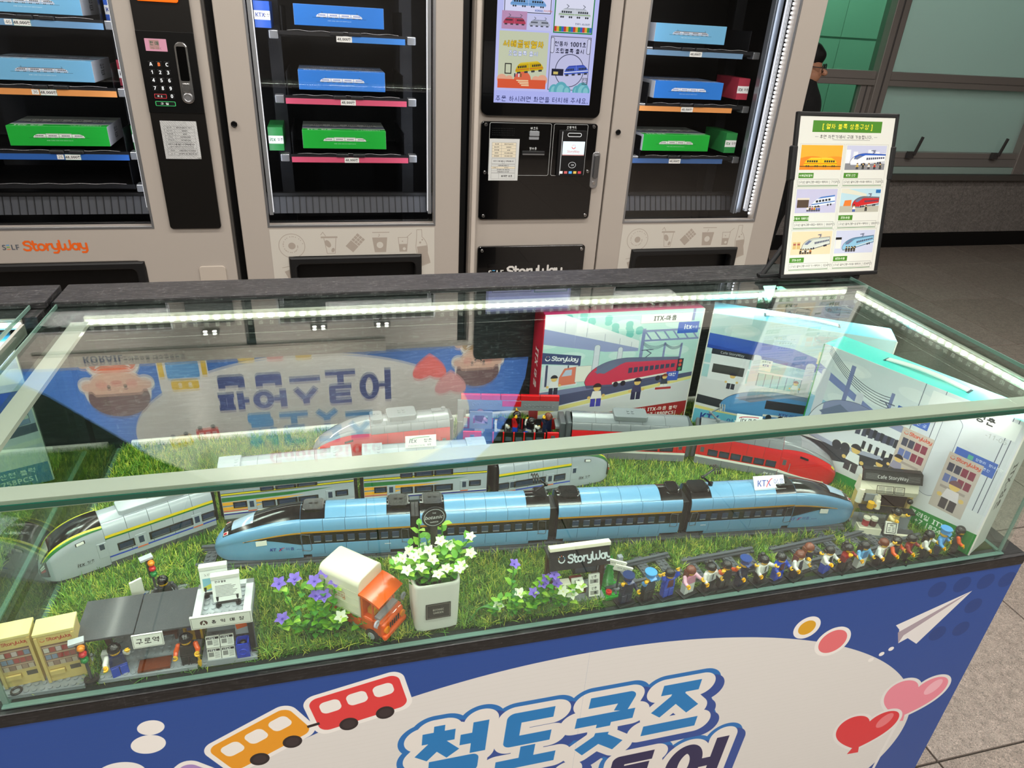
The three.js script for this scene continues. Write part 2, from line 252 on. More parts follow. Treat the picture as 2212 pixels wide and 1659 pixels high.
const floor = struct('floor', bx(RX1 - RX0 + 0.4, 0.1, RZ1 - RZ0 + 3.4), mat(0x3a342e, 0.9), null, [(RX0 + RX1) / 2, -0.056, (RZ0 + RZ1) / 2 - 1.4]);
const TX = 0.63, TZ = 0.702, tileGeos = [0, 1, 2].map((k) => muv(mv(rbx(TX - 0.005, 0.012, TZ - 0.005, 0.0015, 1), 0, 0, 0), 0.42, k * 0.37, k * 0.21));
for (let i = -9; i <= 13; i++) for (let j = -6; j <= 4; j++) {
  const cx = 1.34 + (i + 0.5) * TX - 0.63 * 5 + 3.15, cz = -0.756 + (j + 0.5) * TZ;
  if (cx < RX0 || cx > RX1 || cz > RZ1 || cz < RZ0 + 0.05) continue;
  obj('floor_tile', tileGeos[(i * 7 + j * 3 + 60) % 3], floorMats[(i * 5 + j * 11 + 99) % 4], floor, [cx - floor.position.x, 0.05, cz - floor.position.z]);
}
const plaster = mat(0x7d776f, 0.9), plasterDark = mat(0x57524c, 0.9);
const wcX = (RX0 + RX1) / 2, wL = RX1 - RX0;
struct('wall_left', bx(0.12, CEIL + 0.2, RZ1 - RZ0 + 0.4), plaster, null, [RX0 - 0.06, CEIL / 2, (RZ0 + RZ1) / 2]);
struct('wall_right', bx(0.12, CEIL + 0.2, RZ1 - RZ0 + 0.4), plaster, null, [RX1 + 0.06, CEIL / 2, (RZ0 + RZ1) / 2]);
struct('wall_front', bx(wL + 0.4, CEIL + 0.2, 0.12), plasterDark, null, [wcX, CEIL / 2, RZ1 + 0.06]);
const ceiling = struct('ceiling', bx(wL + 0.4, 0.1, RZ1 - RZ0 + 3.2), mat(0x9a9288, 0.9), null, [wcX, CEIL + 0.05, (RZ0 + RZ1) / 2 - 1.3]);
for (const [x, z] of PANELS) {
  const t = thing('ceiling_lamp', 'flat white ceiling lamp panel above the display cases', 'lamp', [x, CEIL, z], 0, 'ceiling lamp panels');
  obj('lamp_frame', bx(1.26, 0.03, 0.36), mat(0xd9d6d0, 0.5), t, [0, -0.015, 0]);
  obj('lamp_diffuser', bx(1.2, 0.004, 0.3), mat(0xffffff, 0.6, { emissive: 0xfffaf3, emissiveIntensity: 3.2 }), t, [0, -0.0305, 0]);
}
// back wall: stone dado, window frames, glass
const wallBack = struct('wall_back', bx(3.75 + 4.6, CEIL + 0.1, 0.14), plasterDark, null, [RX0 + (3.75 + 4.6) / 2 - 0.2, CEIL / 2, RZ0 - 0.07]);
const WB0 = 3.15; // windows from here to the right wall
const dadoTex = graniteTex([134, 128, 124], 31, 1.25), dadoMat = mat(0xffffff, 0.55, { map: dadoTex });
const dado = struct('wall_dado', bx(RX1 - WB0, 0.57, 0.14), mat(0x4a4642, 0.8), null, [(RX1 + WB0) / 2, 0.285, RZ0 - 0.075]);
for (let k = -2; k < 5; k++) { const w = 0.9; const x0 = 5.1 + k * w; if (x0 > RX1) continue; const xa = Math.max(WB0, x0), xb = Math.min(RX1, x0 + w); if (xb - xa < 0.1) continue; obj('stone_slab', muv(mv(rbx(xb - xa - 0.004, 0.445, 0.02, 0.002, 1), 0, 0, 0), 0.45, k * 0.3, k * 0.17), dadoMat, dado, [(xa + xb) / 2 - dado.position.x, 0.338 - 0.285, 0.075]); }
struct('baseboard_back', bx(RX1 - RX0, 0.108, 0.03), mat(0x08080a, 0.45), null, [wcX, 0.054, RZ0 + 0.015]);
const alu = mat(0x9a938f, 0.42, { metalness: 0.35 }), aluDark = mat(0x4c4848, 0.5, { metalness: 0.2 });
const win1 = thing('window_1', 'row of frosted and clear windows in grey metal frames', undefined, [0, 0, RZ0]); win1.userData = { kind: 'structure', label: 'row of frosted and clear windows in grey metal frames' };
const fr = (n, x0, x1, y0, y1, d = 0.08, m = alu, z = -0.02) => obj(n, rbx(x1 - x0, y1 - y0, d, 0.006, 1), m, win1, [(x0 + x1) / 2, (y0 + y1) / 2, z]);
fr('sill', WB0, RX1, 0.557, 0.6, 0.16, mat(0x55504c, 0.6), 0.0); fr('sill_ledge', WB0, RX1, 0.6, 0.655, 0.1, mat(0x9fb5ae, 0.35)); fr('sill_rail', WB0, RX1, 0.655, 0.72, 0.07, mat(0x807b78, 0.5), -0.015);
fr('bottom_rail', WB0, RX1, 0.72, 0.765, 0.09); fr('transom', WB0, RX1, 1.232, 1.272, 0.1); fr('transom_lip', WB0, RX1, 1.272, 1.33, 0.07);
fr('mullion', 3.935, 4.052, 0.6, CEIL, 0.12); fr('mullion_groove', 3.985, 3.999, 0.6, CEIL, 0.13, aluDark);
fr('sash_frame', 3.84, 3.935, 0.76, 1.235, 0.06); fr('sash_groove', 3.885, 3.897, 0.76, 1.235, 0.07, aluDark);
fr('mullion', 5.5, 5.62, 0.6, CEIL, 0.12); fr('mullion', 7.2, 7.32, 0.6, CEIL, 0.12); fr('mullion', WB0, 3.2, 0.6, CEIL, 0.12); fr('head_rail', WB0, RX1, CEIL - 0.12, CEIL, 0.1);
const frost = mat(0xc8d8d4, 0.7, { transmission: 0.6, thickness: 0 }), clearGreen = mat(0xb4e0cd, 0.03, { transmission: 1, thickness: 0, ior: 1.5 });
const pane = (x0, x1, y0, y1, m) => obj('window_pane', bx(x1 - x0, y1 - y0, 0.008), m, win1, [(x0 + x1) / 2, (y0 + y1) / 2, -0.03]);
for (const [a, b] of [[4.052, 5.5], [5.62, 7.2], [7.32, RX1]]) { pane(a, b, 0.765, 1.232, frost); pane(a, b, 1.33, CEIL - 0.12, frost); }
pane(3.2, 3.84, 0.765, 1.232, clearGreen); pane(3.2, 3.935, 1.33, CEIL - 0.12, clearGreen);
for (const x of [4.42, 5.24]) { const h = obj('sash_handle', merge([mv(bx(0.05, 0.05, 0.03), 0, 0, 0), mv(bx(0.018, 0.14, 0.014), 0.035, 0.07, 0.02, 0, 0, -0.25)]), aluDark, win1, [x, 0.75, 0.05]); }
// the room behind the glass
const bz = RZ0 - 1.5; const backTile = mat(0xdfe6df, 0.5);
struct('wall_beyond', bx(6.3, CEIL, 0.1), mat(0x9aa49c, 0.8), null, [6.05, CEIL / 2, bz - 0.06]);
const wb = scene.children[scene.children.length - 1];
for (let i = 0; i < 7; i++) for (let j = 0; j < 4; j++) obj('wall_tile', bx(0.892, 0.742, 0.012), backTile, wb, [-2.7 + i * 0.9, -1.14 + j * 0.76, 0.055]);
struct('wall_beyond_side', bx(0.1, CEIL, 1.5), mat(0xb8c0b8, 0.8), null, [WB0 - 0.25, CEIL / 2, RZ0 - 0.85]);
struct('wall_beyond_end', bx(0.1, CEIL, 1.5), mat(0xb8c0b8, 0.8), null, [RX1 + 0.12, CEIL / 2, RZ0 - 0.85]);
for (const x of [4.0, 6.4]) { const l = thing('corridor_lamp', 'lamp panel in the room behind the windows', 'lamp', [x, CEIL, RZ0 - 1.15], 0, 'lamps behind the windows'); obj('lamp_diffuser', bx(1.2, 0.02, 0.4), mat(0xffffff, 0.6, { emissive: 0xf2fff6, emissiveIntensity: 2 }), l, [0, -0.01, 0]); areaLight('corridor_lamp_light', 1.2, 0.4, 0xf4fff8, 20, V(x, CEIL - 0.03, RZ0 - 1.15), V(x, 0, RZ0 - 1.15)); }
// ---------- vending machines ----------
const ZM = -2.88, ZB = -3.03, MT = 1.985, MB = 0.09;
const beige = mat(0xb0a79e, 0.42), blackGloss = mat(0x050506, 0.12, { clearcoat: 0.5 }), blackMatt = mat(0x0a0a0b, 0.55), bodyDark = mat(0x1b1b1d, 0.5), cavity = mat(0x0b0d12, 0.6), chrome = mat(0xcfcfcf, 0.18, { metalness: 0.95 }), glassClear = mat(0xffffff, 0.0, { transmission: 1, thickness: 0, ior: 1.5 }), silver = mat(0xa9a9ab, 0.35, { metalness: 0.8 });
function holePlate(x0, x1, y0, y1, holes, depth, bevel = 0.004) {
  const s = polyShape([[x0, y0], [x1, y0], [x1, y1], [x0, y1]]);
  for (const [a, b, c, d, r = 0.001] of holes) s.holes.push(new THREE.Path(roundRectShape(b - a, d - c, r, a, c).getPoints(6).reverse()));
  return ext(s, depth, bevel);
}
function machineBody(t, x0, x1, holes, doorDepth = 0.06) {
  obj('door', holePlate(x0, x1, MB, MT, holes, doorDepth - 0.008), beige, t, [0, 0, ZM - doorDepth + 0.004]);
  const zb = ZM - 0.78, zf = ZM - doorDepth - 0.004, d = zf - zb, w = x1 - x0, cx = (x0 + x1) / 2;
  obj('side_wall', bx(0.03, MT - MB, d), bodyDark, t, [x0 + 0.017, (MT + MB) / 2, zb + d / 2]); obj('side_wall', bx(0.03, MT - MB, d), bodyDark, t, [x1 - 0.017, (MT + MB) / 2, zb + d / 2]);
  obj('roof', bx(w, 0.03, d), bodyDark, t, [cx, MT - 0.016, zb + d / 2]); obj('base', bx(w, 0.05, d), bodyDark, t, [cx, MB + 0.026, zb + d / 2]); obj('back', bx(w, MT - MB, 0.02), cavity, t, [cx, (MT + MB) / 2, zb + 0.01]);
  for (const sx of [x0 + 0.08, x1 - 0.08]) for (const sz of [zf - 0.06, zb + 0.1]) obj('foot', cyl(0.025, MB, 12), blackMatt, t, [sx, MB / 2, sz]);
}
const ridge = mat(0x3a3d44, 0.5);
function windowKit(t, x0, x1, y0, y1) {
  obj('window_glass', bx(x1 - x0 + 0.01, y1 - y0 + 0.01, 0.006), glassClear, t, [(x0 + x1) / 2, (y0 + y1) / 2, ZM - 0.03]);
  obj('window_trim', holePlate(x0 - 0.004, x1 + 0.004, y0 - 0.004, y1 + 0.004, [[x0 + 0.004, x1 - 0.004, y0 + 0.006, y1 - 0.004]], 0.006, 0.001), silver, t, [0, 0, ZM - 0.005]);
  const zin = ZM - 0.12;
  // lower baffle with its row of slats
  obj('baffle', bx(x1 - x0 + 0.04, 0.07, 0.006), ridge, t, [(x0 + x1) / 2, y0 + 0.045, zin - 0.05], [-0.35, 0, 0]);
  const n = Math.round((x1 - x0) / 0.027); for (let i = 0; i < n; i++) obj('baffle_rib', bx(0.003, 0.07, 0.006), cavity, t, [x0 + (i + 0.5) * (x1 - x0) / n, y0 + 0.046, zin - 0.046], [-0.35, 0, 0]);
  obj('baffle_lip', bx(x1 - x0 + 0.04, 0.012, 0.02), blackMatt, t, [(x0 + x1) / 2, y0 + 0.088, zin - 0.06]);
  // side channels with slots, light tube housings
  for (const [s, sx] of [[1, x0 + 0.06], [-1, x1 - 0.06]]) {
    obj('shelf_post', bx(0.05, y1 - y0 + 0.15, 0.012), mat(0x2a2c30, 0.45, { metalness: 0.4 }), t, [sx + s * 0.012, (y0 + y1) / 2, ZB - 0.2]);
  }
}
function tray(t, x0, x1, y, rails, boxesX) {
  obj('shelf_tray', bx(x1 - x0, 0.008, 0.42), blackMatt, t, [(x0 + x1) / 2, y + 0.002, ZB - 0.22]);
  obj('tray_lip', bx(x1 - x0, 0.014, 0.006), mat(0x1c1d20, 0.35, { clearcoat: 0.6 }), t, [(x0 + x1) / 2, y + 0.012, ZB + 0.004]);
  const waves = []; for (let k = 0; k <= 10; k++) waves.push([x0 + 0.03 + (x1 - x0 - 0.06) * k / 10, y + 0.02 + (k % 2) * 0.003, ZB + 0.004]);
  obj('tray_wire', tube(waves, 0.0011, 40, 5), silver, t);
  for (const [bxc] of boxesX) for (const s of [-1, 1]) obj('roller', rbx(0.05, 0.014, 0.03, 0.004, 1), mat(0x1f2022, 0.4), t, [bxc + s * 0.033 + 0.02, y + 0.017, ZB + 0.004]);
  for (const s of [x0 + 0.012, x1 - 0.012]) obj('lane_wall', bx(0.003, 0.1, 0.4), mat(0x16181c, 0.35), t, [s, y + 0.05, ZB - 0.22]);
  for (const [a, b, c] of rails) obj('price_rail', bx(b - a, 0.0205, 0.006), mat(c, 0.35, { clearcoat: 0.4 }), t, [(a + b) / 2, y - 0.001, ZB + 0.011]);
  for (const s of [x0 - 0.02, x1 + 0.02]) obj('shelf_bracket', rbx(0.035, 0.03, 0.05, 0.004, 1), mat(0xb9bcc0, 0.25, { metalness: 0.7 }), t, [s, y + 0.004, ZB - 0.02]);
}
const priceTex = (num) => canvasTex(num ? 256 : 192, 72, (x, w, h) => { x.fillStyle = '#f1f1ec'; if (num) { x.fillRect(0, 4, 72, 60); x.fillRect(84, 0, 172, h); } else x.fillRect(0, 0, w, h); if (num) { x.strokeStyle = '#6a9'; x.lineWidth = 3; x.strokeRect(86, 2, 168, h - 4); text(x, num, 36, 16, 36, '#333', { align: 'center' }); } text(x, '48,000원', num ? 170 : 96, 19, 34, '#1c1c1e', { bold: true, align: 'center', weight: .8 }); });
const priceTag = (t, tex, x, y, w) => decal('price_tag', w, 0.0205, tex, t, [x, y - 0.001, ZB + 0.0148]);
// product cartons
const CW = 0.331, CH = 0.25, CT = 0.071;
const spineTex = (bg, st, tall) => canvasTex(1024, 220, (x, w, h) => { x.fillStyle = bg; x.fillRect(0, 0, w, h); x.fillStyle = 'rgba(20,30,40,.55)'; x.fillRect(w * .2, h * .585, w * .6, 3); printTrain(x, w * .24, h * (st.tall ? .4 : .38), w * .52, h * .2, st); text(x, '본제품 구성에는 선로와 피규어 포함되어 있습니다', w / 2, h * .7, 11, 'rgba(255,255,255,.9)', { align: 'center' }); });
const lidTex = (bg, word, sky) => canvasTex(512, 384, (x, w, h) => { x.fillStyle = sky; x.fillRect(0, 0, w, h); x.fillStyle = '#8a93a8'; x.fillRect(0, h * .55, w, h * .2); printTrain(x, w * .08, h * .3, w * .84, h * .3, TRAINS[word] ?? TRAINS.blue); x.fillStyle = bg; x.fillRect(0, h * .84, w, h * .16); text(x, word === 'green' ? 'ITX 청춘' : word === 'red' ? 'ITX 마음' : word === 'sky' ? 'KTX 이음' : 'KTX 산천', 30, h * .875, 34, '#f4f6fa', { bold: true }); text(x, '+7 |758PCS|', w - 30, h * .89, 22, '#f4f6fa', { align: 'right', bold: true }); });
const cartonSide = canvasTex(128, 220, (x, w, h) => { x.fillStyle = '#dadbdf'; x.fillRect(0, 0, w, h); x.save(); x.translate(w * .52, h * .5); x.rotate(-Math.PI / 2); text(x, 'KTX 산천', 0, -14, 26, '#4a4d55', { bold: true, align: 'center' }); x.restore(); });
const CART = { blue: [0x3f86d8, '#2f7fdd', '#9db8e0'], sky: [0x79b8de, '#74b6de', '#b7cfdf'], green: [0x22a33c, '#1fae3a', '#b4bfb8'], red: [0xb8324a, '#b53049', '#c4b4bb'] };
const cartMats = {}; for (const k of Object.keys(CART)) { const [c, hex, sky] = CART[k]; const side = mat(0xffffff, 0.45, { map: cartonSide }), col = mat(c, 0.42), front = mat(0xffffff, 0.35, { map: spineTex(hex, TRAINS[k]) }), lid = mat(0xffffff, 0.4, { map: lidTex(hex, k, sky) }); cartMats[k] = [side, side, lid, col, front, col]; }
function carton(kind, x, y, z, turn, label, group) {
  const o = obj('carton', rbx(CW, CT, CH, 0.0015, 1), cartMats[kind], null, [x, y + CT / 2, z - CH / 2], [0, turn, 0]); return tag(o, label, 'box', group);
}
const laneTex = (bg, a, b, acc) => canvasTex(128, 200, (x, w, h) => { x.fillStyle = bg; x.fillRect(0, 0, w, h); x.fillStyle = '#eef0f0'; x.fillRect(0, h * .36, w, h * .34); text(x, a, 8, h * .43, 34, acc, { bold: true }); text(x, b, 76, h * .46, 24, '#333'); });
const laneMats = { blue: laneTex('#2c5fc4', 'KTX', '산천', '#2a3f8f'), green: laneTex('#2c8a45', 'itx', '청춘', '#3a7f4a'), red: laneTex('#a83246', 'itx', '마음', '#333') };
function laneBox(kind, x, y, z, label) { const side = mat({ blue: 0x2c5fc4, green: 0x2c8a45, red: 0xa83246 }[kind], 0.45), f = mat(0xffffff, 0.4, { map: laneMats[kind] }); return tag(obj('narrow_carton', bx(0.056, 0.088, 0.2), [side, side, side, side, f, side], null, [x, y + 0.044, z - 0.1]), label, 'box'); }

// machine with keypad
{
  const t = thing('vending_machine', 'beige vending machine with number keypad and orange shop lettering', 'vending machine');
  const x0 = -1.75, x1 = -0.386, wx0 = -1.55, wx1 = -0.666, wy0 = 0.748, wy1 = 1.86;
  machineBody(t, x0, x1, [[wx0, wx1, wy0, wy1], [-1.52, -0.72, 0.2, 0.616, 0.03]]); windowKit(t, wx0, wx1, wy0, wy1);
  const pm = mat(0x141210, 0.3, { clearcoat: 0.3 }); obj('control_panel', ext(roundRectShape(0.184, 1.1, 0.012, -0.604, 0.744), 0.008, 0.002), pm, t, [0, 0, ZM]);
  obj('keypad_plate', ext(roundRectShape(0.184, 0.262, 0.002, -0.604, 1.167), 0.004, 0.001), mat(0x060606, 0.3), t, [0, 0, ZM + 0.008]);
  const z = ZM + 0.013;
  const lcd = canvasTex(256, 140, (x, w, h) => { x.fillStyle = '#f2a9bd'; x.fillRect(0, 0, w, h); x.fillStyle = '#c99a92'; x.fillRect(w * .2, h * .1, w * .45, h * .75); text(x, '판매', w * .22, h * .2, 46, '#5b6b58', { bold: true, pitch: 1.3 }); text(x, '15-  11 C', w * .25, h * .68, 24, '#7a5f60'); });
  obj('display', rbx(0.07, 0.04, 0.004, 0.003, 1), [pm, pm, pm, pm, mat(0x111111, 0.3, { emissiveMap: lcd, emissive: 0xffffff, emissiveIntensity: 0.75 }), pm], t, [-0.545, 1.386, z - 0.001]);
  const keyTex = canvasTex(512, 640, (x, w, h) => { const K = [['A', 'B', 'C'], ['1', '2', '3'], ['4', '5', '6'], ['7', '8', '9']]; K.forEach((r, j) => r.forEach((c, i) => { text(x, c, 70 + i * 132 + 32, 26 + j * 128, 62, c === 'B' ? '#ff7a3a' : '#e9eef0', { bold: true, align: 'center' }); })); text(x, '0', 366, 26 + 4 * 128, 62, '#e9eef0', { bold: true, align: 'center' }); });
  for (let j = 0; j < 4; j++) for (let i = 0; i < 3; i++) obj('key', rbx(0.019, 0.019, 0.003, 0.002, 1), mat(0x0c0c0d, 0.35), t, [-0.571 + i * 0.0255, 1.325 - j * 0.026, z]);
  obj('key', rbx(0.019, 0.019, 0.003, 0.002, 1), mat(0x0c0c0d, 0.35), t, [-0.519, 1.221, z]);
  decal('key_lettering', 0.099, 0.128, keyTex, t, [-0.5415, 1.273, z + 0.0022], null, { emissive: 0xffffff, emissiveMap: keyTex, emissiveIntensity: 0.35 });
  const btn = (a, b, c, d, col, word) => { const tx = canvasTex(256, 96, (x, w, h) => { x.strokeStyle = col; x.lineWidth = 9; rrect(x, 8, 8, w - 16, h - 16, 12); x.stroke(); text(x, word, w / 2, 28, 40, '#e8efe9', { align: 'center', bold: true, pitch: 1.6 }); }); obj('button', rbx(b - a, d - c, 0.003, 0.002, 1), mat(0x0c0c0d, 0.4), t, [(a + b) / 2, (c + d) / 2, z]); decal('button_print', b - a, d - c, tx, t, [(a + b) / 2, (c + d) / 2, z + 0.0022], null, { emissive: 0xffffff, emissiveMap: tx, emissiveIntensity: 0.3 }); };
  btn(-0.578, -0.537, 1.214, 1.23, '#c8343c', '취소'); btn(-0.579, -0.511, 1.189, 1.206, '#39b565', '구입');
  obj('coin_slot', ext(roundRectShape(0.043, 0.199, 0.02, -0.488, 1.2), 0.006, 0.003), chrome, t, [0, 0, ZM + 0.012]);
  obj('coin_slot_recess', ext(roundRectShape(0.03, 0.11, 0.005, -0.4815, 1.275), 0.002), mat(0x151515, 0.2, { metalness: 0.8 }), t, [0, 0, ZM + 0.0195]);
  obj('coin_knob', merge([mv(new THREE.TorusGeometry(0.013, 0.004, 8, 20), 0, 0, 0), mv(cyl(0.01, 0.004, 16), 0, 0, 0, Math.PI / 2)]), silver, t, [-0.4665, 1.22, ZM + 0.024]);
  obj('coin_lever', rbx(0.024, 0.03, 0.01, 0.003, 1), chrome, t, [-0.4665, 1.253, ZM + 0.024]);
  const note = canvasTex(384, 416, (x, w, h) => { x.fillStyle = '#d8d9d8'; x.fillRect(0, 0, w, h); x.strokeStyle = '#666'; x.lineWidth = 2; const rows = ['업소명|동대구역 철도굿즈 자판기', '업소코드|KR0027', '관리자명|송대현', '관리자|010-0000-0000', '관리업체|053-000-1234']; rows.forEach((r, i) => { const [a, b] = r.split('|'), y = 56 + i * 34; x.strokeRect(34, y, 318, 34); x.strokeRect(34, y, 106, 34); text(x, a, 87, y + 9, 15, '#222', { align: 'center' }); text(x, b, 246, y + 10, 13, '#222', { align: 'center', bold: true }); }); x.strokeRect(34, 236, 318, 60); text(x, '자판기 이용 불편 시 연락바랍니다', w / 2, 246, 17, '#222', { align: 'center', bold: true }); text(x, '신용카드 매출전표는 관리자에게 문의하세요', w / 2, 274, 12, '#222', { align: 'center' }); ['운영자|코레일유통(주) 대구경북본부', '주  소|대구광역시 동구 동대구로 550'].forEach((r, i) => { const [a, b] = r.split('|'), y = 308 + i * 34; x.strokeRect(34, y, 318, 34); text(x, a, 87, y + 9, 15, '#222', { align: 'center' }); text(x, b, 246, y + 10, 13, '#222', { align: 'center', bold: true }); }); });
  sheetObj('notice', 0.122, 0.133, 0.001, note, t, [-0.515, 1.073, ZM + 0.0095]);
  obj('status_lamp', ext(roundRectShape(0.13, 0.1, 0.008, -0.583, 1.518), 0.008, 0.002), mat(0x331100, 0.3, { emissive: 0xff6a10, emissiveIntensity: 1.3 }), t, [0, 0, ZM + 0.008]);
  const logo = canvasTex(1024, 180, (x, w, h) => { const a = selfWord(x, 10, 62, 52, '#5b6068'); storyWay(x, 16 + a + 22, 24, 112, '#e8641c', .17); });
  decal('shop_lettering', 0.412, 0.0725, logo, t, [-0.99, 0.68, ZM + 0.0006]);
  obj('port_frame', holePlate(-1.52, -0.72, 0.2, 0.616, [[-1.485, -0.755, 0.235, 0.585, 0.02]], 0.03, 0.008), mat(0x111112, 0.45), t, [0, 0, ZM - 0.03]);
  obj('port_flap', rbx(0.76, 0.38, 0.01, 0.004, 1), mat(0x040405, 0.3), t, [-1.12, 0.41, ZM - 0.055]);
  obj('access_hatch', ext(roundRectShape(0.1, 0.14, 0.014, -0.527, 0.45), 0.004, 0.002), mat(0xbdb2a6, 0.45), t, [0, 0, ZM + 0.0005]);
  obj('door_edge_gasket', bx(0.012, MT - MB, 0.03), mat(0x4a4744, 0.5), t, [x1 + 0.004, (MT + MB) / 2, ZM - 0.03]);
  const B = [[1.43, 'sky', 0x6f9cc4, '46', -0.962], [1.208, 'sky', 0xe59a57, '36', -0.967], [0.983, 'green', 0x2f62b0, '26', -0.965]];
  for (const [y, k, rc, num, cx] of B) { tray(t, -1.34, -0.735, y, [[-1.33, -0.735, rc]], [[cx]]); priceTag(t, priceTex(num), -0.99 + (num === '26' ? 0.05 : num === '36' ? 0.02 : -0.01), y, 0.08); }
  tray(t, -1.34, -0.735, 0.86, [], []);
  carton('sky', -0.962, 1.459, ZB, 0, 'pale blue train box on top visible shelf beside the keypad', 'boxes in the keypad machine');
  carton('sky', -0.967, 1.243, ZB, 0, 'pale blue train box above an orange price strip', 'boxes in the keypad machine');
  carton('green', -0.965, 1.019, ZB, 0.03, 'green train box above dark blue price strip beside the keypad', 'boxes in the keypad machine');
  laneBox('red', -0.705, 1.23, ZB - 0.06, 'narrow red carton squeezed beside the keypad machine shelf'); laneBox('green', -0.7, 1.0, ZB - 0.06, 'narrow green carton at the edge beside the keypad machine shelf'); laneBox('blue', -0.71, 1.44, ZB - 0.06, 'narrow blue carton at the edge of the keypad machine shelf');
  for (const sx of [wx0 + 0.02, wx1 - 0.02]) vendStrip(t, sx, wy0 + 0.05, wy1 - 0.05, sx < -1 ? 1 : -1);
}
function vendStrip(t, x, y0, y1, s, dots) {
  const em = mat(0xffffff, 0.5, { emissive: 0xeaf2ff, emissiveIntensity: dots ? 2.2 : 0.35 }), zc = ZM - 0.075;
  obj('lamp_housing', bx(0.014, y1 - y0, 0.02), mat(0xbfc3c8, 0.3, { metalness: 0.5 }), t, [x - s * 0.004, (y0 + y1) / 2, zc]);
  if (dots) { const n = Math.round((y1 - y0) / 0.0167); for (let i = 0; i < n; i++) obj('led', bx(0.005, 0.007, 0.006), em, t, [x + s * 0.0055, y0 + (i + 0.5) * (y1 - y0) / n, zc]); }
  else obj('lamp_strip', bx(0.003, y1 - y0 - 0.02, 0.01), em, t, [x + s * 0.0045, (y0 + y1) / 2, zc]);
  areaLight('vending_lamp_light', 0.012, y1 - y0, 0xe8f0ff, VEND_LAMP, V(x + s * 0.013, (y0 + y1) / 2, zc - 0.002), V(x + s * 0.3, (y0 + y1) / 2, zc - 0.22));
}
// snack sticker shared by two machines
const snackTex = canvasTex(1024, 330, (x, w, h) => {
  x.fillStyle = '#c9c4ba'; x.fillRect(0, 0, w, h); const c = '#a89d92', L = (f) => { x.save(); x.strokeStyle = x.fillStyle = c; x.lineWidth = 4; f(); x.restore(); };
  L(() => { x.beginPath(); x.arc(125, 108, 78, 0, 7); x.stroke(); ell(x, 125, 108, 22, 22, c); for (let i = 0; i < 26; i++) { const a = i * 2.4, r = 34 + (i * 13 % 34); ell(x, 125 + Math.cos(a) * r, 108 + Math.sin(a) * r, 3, 3, c); } });
  L(() => { x.beginPath(); x.moveTo(322, 62); x.lineTo(337, 162); x.lineTo(386, 162); x.lineTo(396, 62); x.stroke(); x.fillRect(304, 50, 102, 11); x.beginPath(); x.moveTo(334, 48); x.lineTo(318, 22); x.lineTo(304, 40); x.stroke(); ell(x, 345, 98, 16, 26, c, -.5); ell(x, 374, 140, 10, 15, c, .3); });
  L(() => { x.translate(512, 96); x.rotate(.75); x.fillRect(-30, -60, 62, 58); x.fillRect(-30, 2, 62, 52); x.fillStyle = '#c9c4ba'; for (const k of [-10, 11]) x.fillRect(k, -60, 3, 56); x.fillRect(-30, -42, 62, 3); x.fillRect(-30, -22, 62, 3); });
  L(() => { poly(x, [[622, 62], [718, 62], [708, 160], [636, 160]], c); x.fillRect(624, 26, 108, 5); ell(x, 670, 112, 21, 21, '#c9c4ba'); x.beginPath(); x.moveTo(660, 56); x.quadraticCurveTo(676, 48, 664, 38); x.stroke(); });
  L(() => { x.beginPath(); x.moveTo(788, 64); x.lineTo(797, 158); x.lineTo(842, 158); x.lineTo(850, 64); x.closePath(); x.stroke(); poly(x, [[793, 108], [847, 108], [842, 158], [797, 158]], c); x.beginPath(); x.moveTo(842, 64); x.lineTo(876, 34); x.stroke(); ell(x, 826, 140, 10, 10, '#c9c4ba'); ell(x, 815, 90, 4, 4, c); });
  L(() => { x.beginPath(); x.moveTo(908, 14); x.lineTo(940, 14); x.lineTo(942, 62); x.quadraticCurveTo(984, 100, 978, 170); x.quadraticCurveTo(990, 210, 996, 240); x.lineTo(938, 262); x.quadraticCurveTo(900, 160, 902, 120); x.quadraticCurveTo(908, 80, 908, 14); x.stroke(); poly(x, [[908, 128], [976, 120], [980, 170], [994, 238], [940, 258], [920, 200]], c); ell(x, 930, 100, 7, 7, c); ell(x, 944, 82, 5, 5, c); });
  L(() => { poly(x, [[66, 276], [130, 250], [130, 330], [90, 330]], c); x.beginPath(); x.moveTo(54, 250); x.lineTo(120, 238); x.stroke(); });
});
